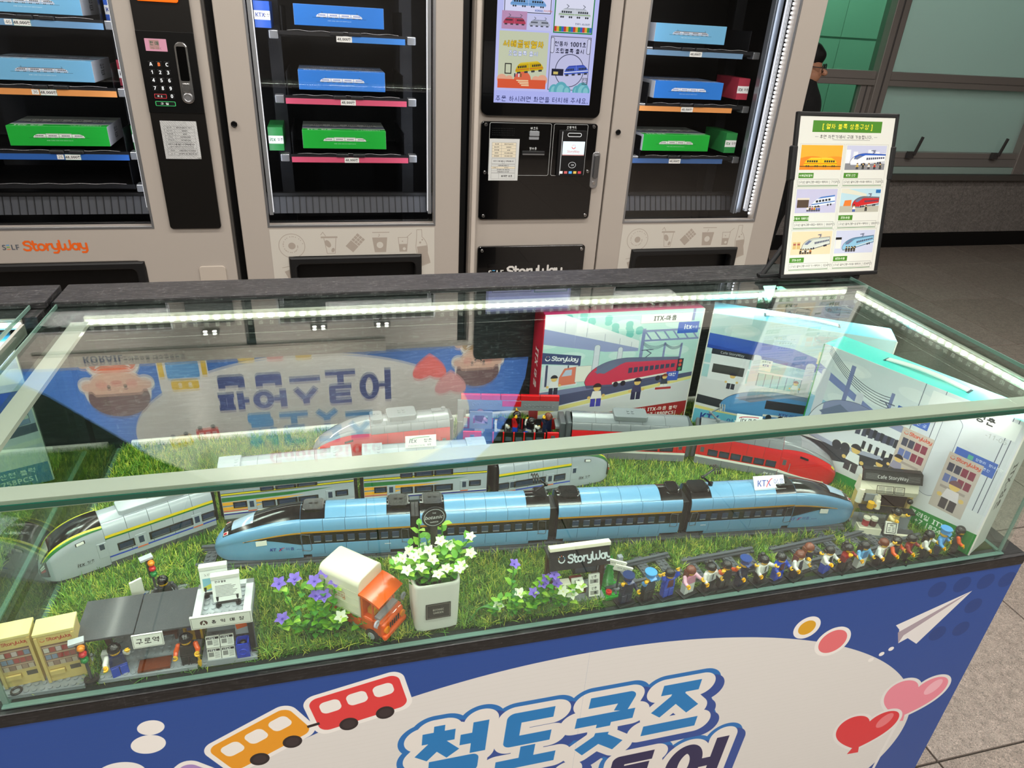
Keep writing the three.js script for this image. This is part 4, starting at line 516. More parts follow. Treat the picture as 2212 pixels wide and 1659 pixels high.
// front picture, drawn in metres: x from PX0, y up to PY1
const PX0 = -0.44, PX1 = 1.075, PY0 = 0.223, PY1 = 0.783;
function panelArt(x, x0, w, h) {
  const S = w / ((PX1 - PX0) / 2), X = (v) => (v - x0) * S, Y = (v) => (PY1 - v) * S;
  x.fillStyle = '#204894'; x.fillRect(0, 0, w, h);
  const E = (cx, cy, rx, ry, c, rot = 0) => ell(x, X(cx), Y(cy), rx * S, ry * S, c, rot);
  for (const [a, b] of [[.916, .754], [.965, .756], [1.014, .754], [1.013, .699], [1.011, .645], [.962, .644], [1.06, .75]]) E(a, b, .017, .017, '#193c80');
  E(.33, .395, .66, .348, '#dcdad6');
  x.save(); x.globalAlpha = .05; x.strokeStyle = '#8a8070'; x.lineWidth = 2; for (let k = 0; k < 90; k++) { x.beginPath(); const yy = k * h / 60; x.moveTo(0, yy); for (let i = 0; i <= 20; i++) x.lineTo(i * w / 20, yy + Math.sin(i * .7 + k * 1.3) * 5); x.stroke(); } x.restore();
  const bus = (cx, cy, w2, h2, rot, c) => { x.save(); x.translate(X(cx), Y(cy)); x.rotate(-rot); x.scale(S, S); rrect(x, -w2 / 2 - .007, -h2 / 2 - .007, w2 + .014, h2 + .014, .018); fill(x, '#eeebe6'); x.restore(); x.save(); x.translate(X(cx), Y(cy)); x.rotate(-rot); x.scale(S, S); rrect(x, -w2 / 2, -h2 / 2, w2, h2, .013); fill(x, c); for (let k = -1; k <= 1; k++) { rrect(x, k * .0355 - .0135, -h2 * .27 - .004, .027, .023, .008); fill(x, '#eeebe6'); } for (const k of [-1, 1]) { ell(x, k * .025 + .002, h2 / 2 + .001, .0125, .0125, '#241a1c'); ell(x, k * .025 + .002, h2 / 2 + .001, .0085, .0085, '#33282a'); } x.restore(); };
  bus(-.007, .7195, .12, .067, .205, '#dc3b3c'); bus(-.136, .681, .118, .062, .49, '#e69a1c'); bus(-.25, .6, .118, .062, .75, '#a98ac4');
  x.strokeStyle = '#241a1c'; x.lineWidth = .005 * S; x.beginPath(); x.moveTo(X(-.076), Y(.69)); x.lineTo(X(-.06), Y(.693)); x.stroke();
  E(-.258, .74, .0155, .0135, '#eeebe6'); E(-.266, .71, .02, .0175, '#eeebe6'); E(-.307, .66, .03, .026, '#eeebe6');
  E(.683, .716, .024, .024, '#eeebe6'); E(.683, .716, .0155, .0155, '#d9a21c'); E(.744, .672, .033, .033, '#eeebe6'); E(.744, .672, .026, .026, '#e46f74');
  // lettering with its outline
  const row = (s, x0r, y0, cw, ch, pitch, skew, pass) => { x.lineJoin = 'round'; x.lineCap = pass.round ? 'round' : 'butt'; x.strokeStyle = pass.c; x.lineWidth = pass.w * S; [...s].forEach((c, i) => { x.save(); x.translate(X(x0r + i * pitch + (pass.dx ?? 0)), Y(y0 - (pass.dy ?? 0))); x.transform(1, 0, skew, 1, 0, 0); strokeChar(x, c, 0, 0, cw * S, ch * S); x.restore(); }); };
  const R1 = ['철도굿즈', .072, .636, .1, .125, .1205, -.06], R2 = ['팝업스토어', .02, .477, .1, .125, .1195, -.06];
  for (const pass of [{ c: '#1f6fb8', w: .07, round: 1 }, { c: '#2a4a96', w: .06, dx: .014, dy: .012, round: 1 }]) { row(...R1, pass); row(...R2, pass); }
  for (const R of [R1, R2]) row(...R, { c: '#e6e2dc', w: .052, round: 1 });
  row(...R1, { c: '#1579bd', w: .0235 }); row(...R2, { c: '#241f4e', w: .0235 });
  // paper plane
  poly(x, [[.994, .737], [.862, .684], [.873, .672], [.884, .637], [.9, .646], [.925, .627]].map(([a, b]) => [X(a), Y(b)]), '#e8e6e4'); poly(x, [[.994, .737], [.873, .665], [.884, .637], [.888, .655]].map(([a, b]) => [X(a), Y(b)]), '#a89aa4'); poly(x, [[.994, .737], [.888, .655], [.925, .627]].map(([a, b]) => [X(a), Y(b)]), '#e4e1df');
  for (const [a, b] of [[.874, .626], [.858, .617], [.84, .607]]) E(a, b, .0055, .005, '#eeebe6');
  // heart balloons
  const heart = (cx, cy, k, c, rot) => { x.save(); x.translate(X(cx), Y(cy)); x.rotate(rot); x.scale(S * k, S * k); const H = () => { x.beginPath(); x.moveTo(0, .062); x.bezierCurveTo(-.035, .045, -.085, .015, -.085, -.025); x.bezierCurveTo(-.085, -.07, -.02, -.075, 0, -.035); x.bezierCurveTo(.02, -.075, .085, -.07, .085, -.025); x.bezierCurveTo(.085, .015, .035, .045, 0, .062); }; x.lineWidth = .016; x.strokeStyle = '#e4e2df'; x.lineJoin = 'round'; H(); x.stroke(); poly(x, [[-.01, .058], [.01, .058], [.016, .078], [-.016, .078]], c); H(); fill(x, c); x.save(); x.globalAlpha = .35; ell(x, .045, -.03, .017, .026, '#fff', .5); x.restore(); x.restore(); };
  x.strokeStyle = '#e4e2df'; x.lineWidth = .007 * S; x.beginPath(); x.moveTo(X(.968), Y(.41)); x.lineTo(X(.962), Y(.25)); x.stroke();
  heart(.975, .475, .82, '#e98a9c', .12); heart(.897, .402, .8, '#da2e36', .08);
}
function panelFace(half) { const w = 2048, h = Math.round(w * (PY1 - PY0) / ((PX1 - PX0) / 2)); return canvasTex(w, h, (x) => panelArt(x, PX0 + half * (PX1 - PX0) / 2, w, h)); }
function ledLine(t, a, b, inward, cover) {
  // profile from a to b with lamps facing inward and down
  const d = b.clone().sub(a), L = d.length(), u = d.clone().normalize(), mid = a.clone().add(b).multiplyScalar(0.5), rot = Math.atan2(-u.z, u.x);
  const prof = ext(polyShape(cover ? [[-0.012, 0], [0.013, 0], [0.013, -0.006], [0.0115, -0.006], [0.0115, -0.0015], [0.004, -0.0022], [-0.004, -0.0015], [-0.009, -0.003], [-0.009, -0.013], [-0.012, -0.013]] : [[-0.012, 0], [-0.0065, 0], [-0.0065, -0.003], [-0.009, -0.003], [-0.009, -0.017], [-0.012, -0.0175]]), L).translate(0, 0, -L / 2).rotateY(Math.PI / 2);
  // cross-section x points inward
  const s = Math.sign(inward.clone().cross(u).y) || 1; const pr = obj('light_channel', s < 0 ? prof : prof.clone().rotateY(Math.PI), aluM, t, [mid.x, mid.y, mid.z], [0, rot, 0]);
  const n = Math.round(L / 0.0168); const c = inward.clone().multiplyScalar(-0.004);
  for (let i = 0; i < n; i++) { const p = a.clone().addScaledVector(u, (i + 0.5) * L / n).add(c); obj('led', bx(0.0062, 0.0062, 0.003), ledM, t, [p.x, p.y - 0.0085, p.z], [0, Math.atan2(inward.x, inward.z), 0]); }
  obj('led_tape', bx(L, 0.009, 0.0015), stripWhite, t, [mid.x + c.x - inward.x * 0.003, mid.y - 0.0085, mid.z + c.z - inward.z * 0.003], [0, rot, 0]);
  const lp = mid.clone().addScaledVector(inward, 0.012); lp.y -= 0.02;
  areaLight('case_led_light', L, 0.008, 0xfffaf0, LED_LAMP, lp, lp.clone().addScaledVector(inward, 0.6).add(V(0, -1, 0)));
}
function displayCase(x0, x1, label, art, sides, inR = 0.042) {
  const t = thing('display_case', label, 'display case'), w = x1 - x0, cx = (x0 + x1) / 2, gx0 = x0 + 0.035, gx1 = x1 - inR, dz = ZF - ZR, zc = (ZF + ZR) / 2;
  obj('cabinet', bx(w - 0.002, 0.76, dz - 0.012), deckBlack, t, [cx, 0.4, zc - 0.006]);
  obj('plinth', bx(w - 0.04, 0.02, dz - 0.05), trimBlack, t, [cx, 0.01, zc]);
  if (art) { const P = [0, 1].map((k) => { const pw = w / 2; return obj('front_panel', sheet(pw, PY1 - PY0, 0.006), [blueLam, blueLam, blueLam, blueLam, mat(0xffffff, 0.4, { map: panelFace(k) }), blueLam], t, [x0 + pw * (k + 0.5), (PY0 + PY1) / 2, ZF - 0.003]); }); obj('front_panel_lower', bx(w, PY0 - 0.02, 0.006), blueLam, t, [cx, PY0 / 2 + 0.01, ZF - 0.003]); }
  else obj('front_panel', bx(w - 0.002, PY1 - 0.02, 0.006), blueLam, t, [cx, PY1 / 2 + 0.01, ZF - 0.003]);
  obj('deck', muv(mv(bx(w - 0.001, 0.02, dz), 0, 0, 0), 0.4), mat(0x6a6a6a, 0.6, { map: woodT }), t, [cx, 0.7935, zc]);
  obj('front_trim', muv(mv(rbx(w, 0.021, 0.008, 0.002, 1), 0, 0, 0), 0.3), mat(0x9a9a9a, 0.35, { map: woodT }), t, [cx, 0.7935, ZF - 0.002]);
  obj('back_board', muv(mv(bx(w - 0.001, 0.285, 0.055), 0, 0, 0), 0.5), woodWall, t, [cx, 0.9455, -1.2275]);
  obj('back_rail', muv(mv(rbx(w - 0.003, 0.012, 0.08, 0.002, 1), 0, 0, 0), 0.35), woodM, t, [cx, 1.094, -1.215]);
  obj('cornice', muv(mv(bx(w - 0.01, 0.018, 0.06), 0, 0, 0), 0.4), woodM, t, [cx, 1.079, -1.17]);
  obj('base_bead', rbx(w - 0.12, 0.012, 0.008, 0.002, 1), stripWhite, t, [cx, 0.815, -1.192]);
  // glass
  const gw = gx1 - gx0, gh = 1.088 - 0.8035;
  obj('front_glass', bx(gw, gh, 0.006), paneGlass, t, [(gx0 + gx1) / 2, 0.8035 + gh / 2, -0.648]); obj('front_glass_edge', bx(gw, 0.002, 0.0065), edgeGlass, t, [(gx0 + gx1) / 2, 0.8052, -0.6475]);
  for (const sx of [gx0 + 0.003, gx1 - 0.003]) { obj('side_glass', bx(0.006, gh, 0.54), paneGlass, t, [sx, 0.8035 + gh / 2, -0.9225]); obj('side_glass_edge', bx(0.0062, gh, 0.002), edgeGlass, t, [sx, 0.8035 + gh / 2, -0.6505]); obj('side_glass_edge', bx(0.0065, 0.003, 0.54), edgeGlass, t, [sx, 0.8052, -0.9225]); }
  obj('top_glass', bx(w - 0.03, 0.006, 0.54), paneGlass, t, [cx - 0.01, 1.0922, -0.905]); obj('top_glass_edge', bx(w - 0.03, 0.0058, 0.002), edgeDark, t, [cx - 0.01, 1.0922, -0.6342]);
  for (const sx of [x0 + 0.0055, x1 - 0.0245]) obj('top_glass_edge', bx(0.002, 0.0058, 0.54), edgeGlass, t, [sx, 1.0922, -0.905]);
  const y = 1.0875, z0 = -0.665, z1 = -1.128, a = gx0 + 0.018, b = gx1 - 0.018;
  if (sides.includes('b')) ledLine(t, V(a, y, z1), V(b, y, z1), V(0, 0, 1), false); if (sides.includes('f')) ledLine(t, V(a, y, z0), V(b, y, z0), V(0, 0, -1), true);
  if (sides.includes('l')) ledLine(t, V(a, y, z0 - 0.013), V(a, y, z1 + 0.013), V(1, 0, 0), true); if (sides.includes('r')) ledLine(t, V(b, y, z0 - 0.013), V(b, y, z1 + 0.013), V(-1, 0, 0), false);
  return t;
}
displayCase(PX0, PX1, 'lit glass display case full of toy trains with blue cartoon front', true, 'bflr');
displayCase(-1.965, -0.448, 'neighbouring lit glass display case holding a blue train box', false, 'br', 0.008);

// big train cartons standing in the cases
function bigArt(o) {
  return canvasTex(1024, 788, (x, w, h) => {
    const g = x.createLinearGradient(0, 0, 0, h * .7); x.fillStyle = o.sky; x.fillRect(0, 0, w, h); x.save(); x.globalAlpha = .35; for (let i = 0; i < 14; i++) ell(x, (i * 173) % w, (i * 97) % (h * .5), 90, 34, '#f4f6f4'); x.restore();
    o.draw(x, w, h); x.fillStyle = o.band; o.slant ? poly(x, [[0, h * .93], [w, h * .83], [w, h], [0, h]], o.band) : x.fillRect(0, h * .845, w, h * .155);
    if (o.foot) o.foot(x, w, h);
  });
}
const figPrint = (x, X, Y, s, hair, top, leg) => { ell(x, X, Y + s * .14, s * .15, s * .15, '#e8c074'); x.fillStyle = hair; x.beginPath(); x.arc(X, Y + s * .11, s * .18, Math.PI, 0); x.fill(); poly(x, [[X - s * .17, Y + s * .28], [X + s * .17, Y + s * .28], [X + s * .24, Y + s * .62], [X - s * .24, Y + s * .62]], top); x.fillStyle = leg; x.fillRect(X - s * .22, Y + s * .62, s * .2, s * .36); x.fillRect(X + s * .02, Y + s * .62, s * .2, s * .36); ell(x, X - s * .3, Y + s * .56, s * .07, s * .07, '#e8c074'); ell(x, X + s * .3, Y + s * .5, s * .07, s * .07, '#e8c074'); };
function noseTrain(x, X, Y, L, h, body, roof, low, flip) { // three-quarter train drawn to the right
  x.save(); if (flip) { x.translate(X * 2 + L, 0); x.scale(-1, 1); } x.strokeStyle = '#33364a'; x.lineWidth = 3;
  x.beginPath(); x.moveTo(X, Y + h * .78); x.bezierCurveTo(X + L * .02, Y + h * .3, X + L * .18, Y, X + L * .42, Y - h * .04); x.lineTo(X + L, Y + h * .04); x.lineTo(X + L, Y + h * .72); x.lineTo(X + L * .3, Y + h); x.lineTo(X + L * .03, Y + h); x.closePath(); fill(x, body); x.stroke(); x.save(); x.clip(); poly(x, [[X + L * .1, Y - h * .2], [X + L, Y - h * .2], [X + L, Y + h * .14], [X + L * .42, Y + h * .12], [X + L * .12, Y + h * .5]], roof); poly(x, [[X + L * .3, Y + h * .84], [X + L, Y + h * .56], [X + L, Y + h * .62], [X + L * .3, Y + h * .92]], '#eceae4'); poly(x, [[X, Y + h * .9], [X + L * .3, Y + h * .92], [X + L, Y + h * .62], [X + L, Y + h], [X, Y + h * 1.1]], low); x.restore();
  poly(x, [[X + L * .09, Y + h * .42], [X + L * .26, Y + h * .12], [X + L * .36, Y + h * .2], [X + L * .2, Y + h * .5]], '#6f7896'); x.fillStyle = '#454a63'; for (let i = 0; i < 9; i++) { const u = .46 + i * .058; poly(x, [[X + L * u, Y + h * (.34 - i * .008)], [X + L * (u + .042), Y + h * (.335 - i * .008)], [X + L * (u + .042), Y + h * (.52 - i * .014)], [X + L * u, Y + h * (.54 - i * .014)]], '#454a63'); }
  x.fillStyle = '#2c2e3a'; for (const u of [.34, .42, .8, .86]) ell(x, X + L * u, Y + h * (1.02 - u * .28), h * .09, h * .1, '#2c2e3a'); x.strokeStyle = '#5a5f78'; x.lineWidth = 6; x.beginPath(); x.moveTo(X + L * .62, Y); x.lineTo(X + L * .68, Y - h * .16); x.lineTo(X + L * .62, Y - h * .28); x.stroke(); x.beginPath(); x.moveTo(X + L * .57, Y - h * .28); x.lineTo(X + L * .7, Y - h * .29); x.stroke(); x.restore();
}
const ART = {
  red: bigArt({ sky: '#b9dcd8', band: '#a3232c', slant: 1, draw(x, w, h) {
    for (const [a, b, r] of [[180, 40, 60], [330, 70, 70], [480, 110, 60], [570, 140, 40]]) for (let i = 0; i < 9; i++) ell(x, a + Math.cos(i * 2.1) * r, b + Math.sin(i * 1.7) * r * .5, 24, 18, '#79c2bb');
    poly(x, [[0, 0], [110, 0], [620, 200], [620, 250], [0, 90]], '#e4e4ea'); poly(x, [[0, 90], [620, 250], [620, 270], [400, 262], [0, 190]], '#9aa0cc'); x.strokeStyle = '#777c98'; x.lineWidth = 2; for (const a of [130, 270, 390, 490, 570]) { x.beginPath(); x.moveTo(a, a * .36); x.lineTo(a, a * .28 + 80); x.stroke(); }
    for (const [a, b, k] of [[330, 212, 38], [486, 235, 32]]) { x.fillStyle = '#d8dae6'; rrect(x, a, b, k, 200, 16); x.fill(); x.strokeStyle = '#6f7490'; x.stroke(); }
    x.fillStyle = '#8990bd'; x.fillRect(632, 120, 22, 240); x.fillRect(640, 130, 380, 14); x.fillRect(640, 196, 380, 12); for (let i = 0; i < 6; i++) { x.lineWidth = 9; x.strokeStyle = '#8990bd'; x.beginPath(); x.moveTo(650 + i * 62, 140); x.lineTo(700 + i * 62, 200); x.stroke(); } x.fillRect(790, 220, 14, 120); x.fillRect(905, 230, 14, 300); x.fillRect(950, 0, 18, 80);
    x.strokeStyle = '#4d526e'; x.lineWidth = 2; for (let i = 0; i < 4; i++) { x.beginPath(); x.moveTo(650, 210 + i * 6); x.quadraticCurveTo(720, 270 + i * 8, 800, 225 + i * 4); x.quadraticCurveTo(860, 280 + i * 6, 915, 235 + i * 5); x.stroke(); }
    x.fillStyle = '#e9efe6'; x.fillRect(610, 26, 340, 60); x.strokeStyle = '#9aa'; x.strokeRect(610, 26, 340, 60); text(x, 'ITX-마음', 770, 38, 34, '#24262c', { bold: true, align: 'center' }); x.fillStyle = '#3f66c4'; x.fillRect(866, 88, 140, 76); text(x, '↓', 874, 108, 30, '#fff'); text(x, 'itx', 906, 104, 34, '#fff', { bold: true }); text(x, '마음', 962, 116, 18, '#fff');
    x.fillStyle = '#3d4468'; poly(x, [[0, 245], [250, 280], [250, 345], [0, 320]], '#454c78'); x.save(); x.translate(40, 266); x.rotate(.1); smileLogo(x, 0, 20, 18, '#fff'); storyWay(x, 24, 0, 36, '#f2f2f6', .16); x.restore(); poly(x, [[20, 330], [240, 346], [240, 480], [10, 500]], '#d9dbe4'); x.fillStyle = '#4a4f6c'; x.fillRect(30, 330, 14, 150); x.fillRect(170, 340, 8, 60); x.fillRect(236, 345, 12, 60);
    poly(x, [[120, 420], [150, 360], [230, 352], [232, 470], [120, 480]], '#e07c66'); x.fillStyle = '#ece8df'; x.fillRect(225, 350, 100, 110); x.strokeStyle = '#99a'; x.strokeRect(225, 350, 100, 110); poly(x, [[136, 415], [160, 372], [200, 370], [200, 410]], '#b9c4dd');
    x.fillStyle = '#dedfe6'; x.fillRect(0, 505, w, 300); poly(x, [[0, 520], [420, 480], [420, 560], [0, 650]], '#7a80a6'); poly(x, [[0, 560], [420, 510], [1024, 440], [1024, 470], [0, 640]], '#54587a'); poly(x, [[0, 650], [1024, 470], [1024, 492], [0, 680]], '#e4d98f'); poly(x, [[0, 690], [1024, 500], [1024, 690], [0, 760]], '#d4d4dc');
    noseTrain(x, 290, 320, 620, 190, '#d6405c', '#6c7090', '#5a5f80'); x.fillStyle = '#3a3d4c'; x.fillRect(906, 340, 40, 90); ['#e2584a', '#e2584a', '#4aa86a'].forEach((c, i) => ell(x, 926, 358 + i * 27, 11, 11, c)); x.fillStyle = '#4763c4'; x.fillRect(842, 430, 84, 66); text(x, '대전', 884, 440, 24, '#fff', { align: 'center', bold: true });
    figPrint(x, 90, 410, 130, '#33303a', '#e8e6ea', '#38364a'); figPrint(x, 380, 490, 160, '#3a3338', '#efeaea', '#4a47b0'); figPrint(x, 650, 470, 150, '#2f2c44', '#4b476e', '#3a3656'); figPrint(x, 835, 450, 110, '#8a4a3a', '#44485a', '#e6e6ea'); x.fillStyle = '#b93a44'; x.fillRect(780, 540, 110, 16);
  }, foot(x, w, h) { text(x, '코레일 ITX-마음 블럭', w - 60, h * .87, 30, '#f2ecec', { align: 'right', bold: true, weight: .8 }); text(x, '+7 |880PCS|', w - 60, h * .92, 28, '#f2ecec', { align: 'right', bold: true }); x.fillStyle = '#f2ecec'; x.fillRect(640, h * .925, 60, 24); text(x, 'itx 마음', 60, h * .945, 34, '#f0eaea', { bold: true }); } }),
  sky: bigArt({ sky: '#c4dfe2', band: '#6bbcdc', draw(x, w, h) {
    for (const [a, b, c] of [[0, 300, 420], [500, 280, 460]]) ell(x, a + 200, 380, 420, 120, '#a8cfd6'); x.strokeStyle = '#6f7a9a'; x.lineWidth = 4; for (let i = 0; i < 26; i++) { x.beginPath(); x.moveTo(i * 42, 340); x.lineTo(i * 42, 440); x.stroke(); } x.fillStyle = '#e6e8ee'; x.fillRect(0, 330, w, 12); x.fillStyle = '#dcdce2'; x.fillRect(0, 430, w, 260);
    poly(x, [[0, 130], [500, 150], [690, 200], [720, 270], [0, 220]], '#3f62c4'); poly(x, [[0, 205], [720, 255], [720, 280], [0, 228]], '#2d4aa6'); poly(x, [[640, 140], [800, 140], [800, 220], [640, 220]], '#efe9c0');
    for (const a of [280, 590]) { x.fillStyle = '#d6d8e2'; rrect(x, a, 225, 52, 260, 20); x.fill(); }
    x.fillStyle = '#e8e9ee'; x.fillRect(40, 250, 230, 190); x.fillStyle = '#33343c'; x.fillRect(36, 230, 250, 36); text(x, 'Cafe StoryWay', 160, 240, 17, '#ddd', { align: 'center' }); x.fillStyle = '#444'; x.fillRect(60, 330, 190, 60); x.fillStyle = '#eceae6'; x.fillRect(330, 250, 70, 76); text(x, '승차권발', 365, 256, 12, '#444', { align: 'center' }); text(x, 'KTX', 365, 278, 16, '#2a4a9a', { align: 'center', bold: true });
    poly(x, [[0, 560], [w, 640], [w, 700], [0, 620]], '#33353f'); poly(x, [[0, 640], [w, 720], [w, 745], [0, 660]], '#e6d78a'); noseTrain(x, 150, 460, 900, 190, '#5b9ad6', '#7590b4', '#4a86c6'); poly(x, [[420, 520], [1040, 490], [1040, 550], [420, 580]], '#3a3a44'); text(x, 'KTX 이음', 510, 590, 24, '#2d3f94', { bold: true });
    figPrint(x, 190, 380, 110, '#33344a', '#eceef2', '#3a3b48'); figPrint(x, 560, 360, 90, '#8a4a3a', '#e9ecef', '#ccc'); figPrint(x, 790, 600, 130, '#22252e', '#2c3350', '#22242e');
  }, foot(x, w, h) { text(x, 'KTX', 40, h * .872, 54, '#2b3f9c', { bold: true }); text(x, '이음', 210, h * .88, 46, '#2b3f9c', {}); text(x, '+7 |834PCS|', w - 50, h * .9, 30, '#f2f6f8', { align: 'right', bold: true }); } }),
  green: bigArt({ sky: '#d3dce2', band: '#1f8f3c', slant: 1, draw(x, w, h) {
    poly(x, [[0, 320], [200, 330], [200, 520], [0, 520]], '#8fbfdc'); x.fillStyle = '#dbdde6'; x.fillRect(620, 0, 404, 640); x.strokeStyle = '#3a3e58'; x.lineWidth = 3; for (const a of [560, 660, 960, 985]) { x.beginPath(); x.moveTo(a, 0); x.lineTo(a, 640); x.stroke(); } poly(x, [[0, 120], [560, 330], [560, 360], [0, 170]], '#7f8ac0'); x.strokeStyle = '#30334a'; x.lineWidth = 3; for (let i = 0; i < 5; i++) { x.beginPath(); x.moveTo(40, 0 + i * 10); x.quadraticCurveTo(240, 180 + i * 12, 420, 150 + i * 16); x.stroke(); } x.fillStyle = '#7e86b4'; x.fillRect(180, 60, 24, 280); x.fillRect(420, 120, 18, 220); x.fillStyle = '#d2d4e0'; rrect(x, 30, 140, 50, 300, 20); x.fill(); rrect(x, 250, 190, 40, 250, 16); x.fill();
    x.fillStyle = '#e2e2e6'; x.fillRect(0, 540, w, 250); poly(x, [[0, 600], [560, 500], [640, 520], [100, 700]], '#3a3c46'); noseTrain(x, 20, 270, 620, 300, '#dfe1ea', '#8d92b8', '#a9adc6'); for (let j = 0; j < 2; j++) for (let i = 0; i < 6; i++) { x.fillStyle = '#2b2e3c'; x.fillRect(360 + i * 38, 360 + j * 90, 18, 50); }
    x.fillStyle = '#edeef0'; x.fillRect(600, 20, 400, 90); text(x, 'ITX -청춘', 800, 42, 42, '#25272c', { bold: true, align: 'center' }); text(x, '-11-06', 880, 118, 26, '#b4b6ba', {}); x.fillStyle = '#d6d8e2'; rrect(x, 690, 110, 90, 470, 40); x.fill(); x.strokeStyle = '#555a78'; x.lineWidth = 2; x.stroke(); rrect(x, 600, 150, 56, 300, 24); fill(x, '#cfd2de');
    x.fillStyle = '#4168c2'; x.fillRect(470, 170, 170, 72); text(x, 'itx청춘', 484, 184, 24, '#fff', { bold: true }); text(x, '타는 곳', 560, 212, 20, '#fff'); x.fillRect(790, 250, 190, 84); text(x, '←', 800, 266, 24, '#fff'); x.fillStyle = '#58b09a'; x.fillRect(850, 264, 24, 24); text(x, '청량리  평내호평', 884, 266, 15, '#fff'); text(x, '가평  춘천', 884, 296, 15, '#fff');
    for (const [a, b] of [[530, 270], [770, 290]]) { x.fillStyle = '#c9b9b2'; x.fillRect(a, b, 160, 330); x.save(); smileLogo(x, a + 22, b + 26, 12, '#d8523c'); storyWay(x, a + 38, b + 12, 24, '#d8523c', .16); x.restore(); for (let j = 0; j < 2; j++) for (let i = 0; i < 4; i++) { x.fillStyle = [['#45465c', '#45465c', '#8a3850', '#8a3850'], ['#6a78b4', '#6a78b4', '#8a3850', '#8a3850']][j][i]; x.fillRect(a + 16 + i * 33, b + 56 + j * 66, 28, 46); } x.fillStyle = '#aa9a96'; x.fillRect(a + 16, b + 190, 120, 14); }
    figPrint(x, 340, 500, 170, '#35323c', '#e9eaee', '#4a444e'); figPrint(x, 480, 520, 130, '#2f2e38', '#d9d2cc', '#5a4a52'); figPrint(x, 560, 440, 130, '#3a3038', '#9a93b0', '#5a5048'); figPrint(x, 850, 440, 170, '#7a5560', '#e4d8e0', '#4a424a');
  }, foot(x, w, h) { text(x, '코레일 ITX 청춘', w - 60, h * .875, 32, '#f2f6f2', { align: 'right', bold: true, weight: .8 }); text(x, '+7 |824PCS|', w - 60, h * .925, 30, '#f2f6f2', { align: 'right', bold: true }); x.fillStyle = '#f2f6f2'; x.fillRect(w - 420, h * .93, 50, 22); } }),
  blue: bigArt({ sky: '#c3cbe6', band: '#3f7fc0', draw(x, w, h) {
    poly(x, [[0, 60], [w, 120], [w, 200], [0, 150]], '#e6e8f0'); x.fillStyle = '#dfe0ea'; x.fillRect(0, 430, w, 300); poly(x, [[0, 500], [w, 430], [w, 480], [0, 570]], '#5a5f78'); poly(x, [[0, 610], [w, 520], [w, 550], [0, 650]], '#f0efe6'); noseTrain(x, 160, 230, 840, 270, '#eef0f6', '#3a5ab8', '#8f9cc8'); x.fillStyle = '#3a5ac0'; x.fillRect(720, 240, 240, 120); figPrint(x, 760, 480, 190, '#33303a', '#3f5cb4', '#d4d6de'); figPrint(x, 420, 520, 160, '#4a3838', '#e6e6ea', '#444860');
  }, foot(x, w, h) { text(x, '코레일 KTX-산천 블럭', w - 60, h * .865, 34, '#eef2f6', { align: 'right', bold: true, weight: .8 }); text(x, '+7 |758PCS|', w - 60, h * .925, 32, '#eef2f6', { align: 'right', bold: true }); } }),
};
const BW = 0.326, BH = 0.25, BT = 0.064;
function bigCarton(kind, pos, turn, label, word, c) {
  const t = thing('train_carton', label, 'box', pos, turn);
  const sideTex = canvasTex(128, 512, (x, w, h) => { x.fillStyle = kind === 'red' ? '#c4203a' : '#dcdbd6'; x.fillRect(0, 0, w, h); if (kind === 'red') { x.fillStyle = '#b81e36'; x.fillRect(0, 0, 20, h); } x.save(); x.translate(w / 2, h * .5); x.rotate(Math.PI / 2); text(x, word, 0, -20, 40, kind === 'red' ? '#f2e6e8' : '#2c2d30', { bold: true, align: 'center' }); x.restore(); ell(x, w / 2, h * .88, 0, 0, '#888'); });
  const top = mat(c.top, 0.4), side = mat(0xffffff, 0.45, { map: sideTex }), bot = mat(c.bot, 0.45), front = mat(0xffffff, 0.34, { map: ART[kind] }), back = mat(0xd8d8d4, 0.5);
  obj('carton_body', rbx(BW, BH, BT, 0.0016, 1), [side, side, top, bot, front, back], t, [BW / 2, BH / 2, -BT / 2]);
  obj('edge_fold', bx(0.002, BH - 0.004, 0.002), mat(0xe9e7e0, 0.5), t, [BW, BH / 2, -0.0005]); obj('edge_fold', bx(0.002, BH - 0.004, 0.002), mat(c.edge ?? 0xe9e7e0, 0.5), t, [0, BH / 2, -0.0005]);
  const pts = []; for (let i = 0; i <= 12; i++) { const u = i / 12; pts.push([BW * (0.3 + 0.4 * u), BH + 0.001 + Math.sin(u * Math.PI) * c.hh, -BT / 2]); }
  const hg = shell((a, b) => { const i = Math.min(11, Math.floor(a * 12)), f = a * 12 - i, p = pts[i], q = pts[i + 1]; return V(p[0] + (q[0] - p[0]) * f, p[1] + (q[1] - p[1]) * f + 0.0015, -BT / 2 - 0.0065 + 0.013 * (1 - b)); }, 12, 1, 0.002);
  obj('carry_handle', hg, mat(0xe8e8e4, 0.35), t); for (const u of [0.295, 0.705]) obj('handle_slot', bx(0.004, 0.0006, 0.018), mat(0x2a4450, 0.7), t, [BW * u, BH + 0.0003, -BT / 2]);
  return t;
}
bigCarton('red', [0.37, G + 0.003, -1.131], 0, 'red train carton standing against the back board of the case', 'ITX 마음', { top: 0xd83a78, bot: 0xa3232c, hh: 0.02, edge: 0xb81e36 });
bigCarton('sky', [0.7, G + 0.003, -1.105], -0.54, 'sky blue train carton turned between the red and green cartons', 'KTX 이음', { top: 0x6fd2f4, bot: 0x6bbcdc, hh: 0.0045 });
bigCarton('green', [0.835, G + 0.003, -0.948], -1.165, 'green and teal train carton standing at the right end of the case', 'ITX-청춘', { top: 0x4fdcd2, bot: 0x1f8f3c, hh: 0.0045, edge: 0x1f8f3c });
bigCarton('blue', [-0.786, G + 0.003, -0.987], 0.37, 'blue train carton standing in the neighbouring case', 'KTX 산천', { top: 0x49b4ee, bot: 0x3f7fc0, hh: 0.0045 });

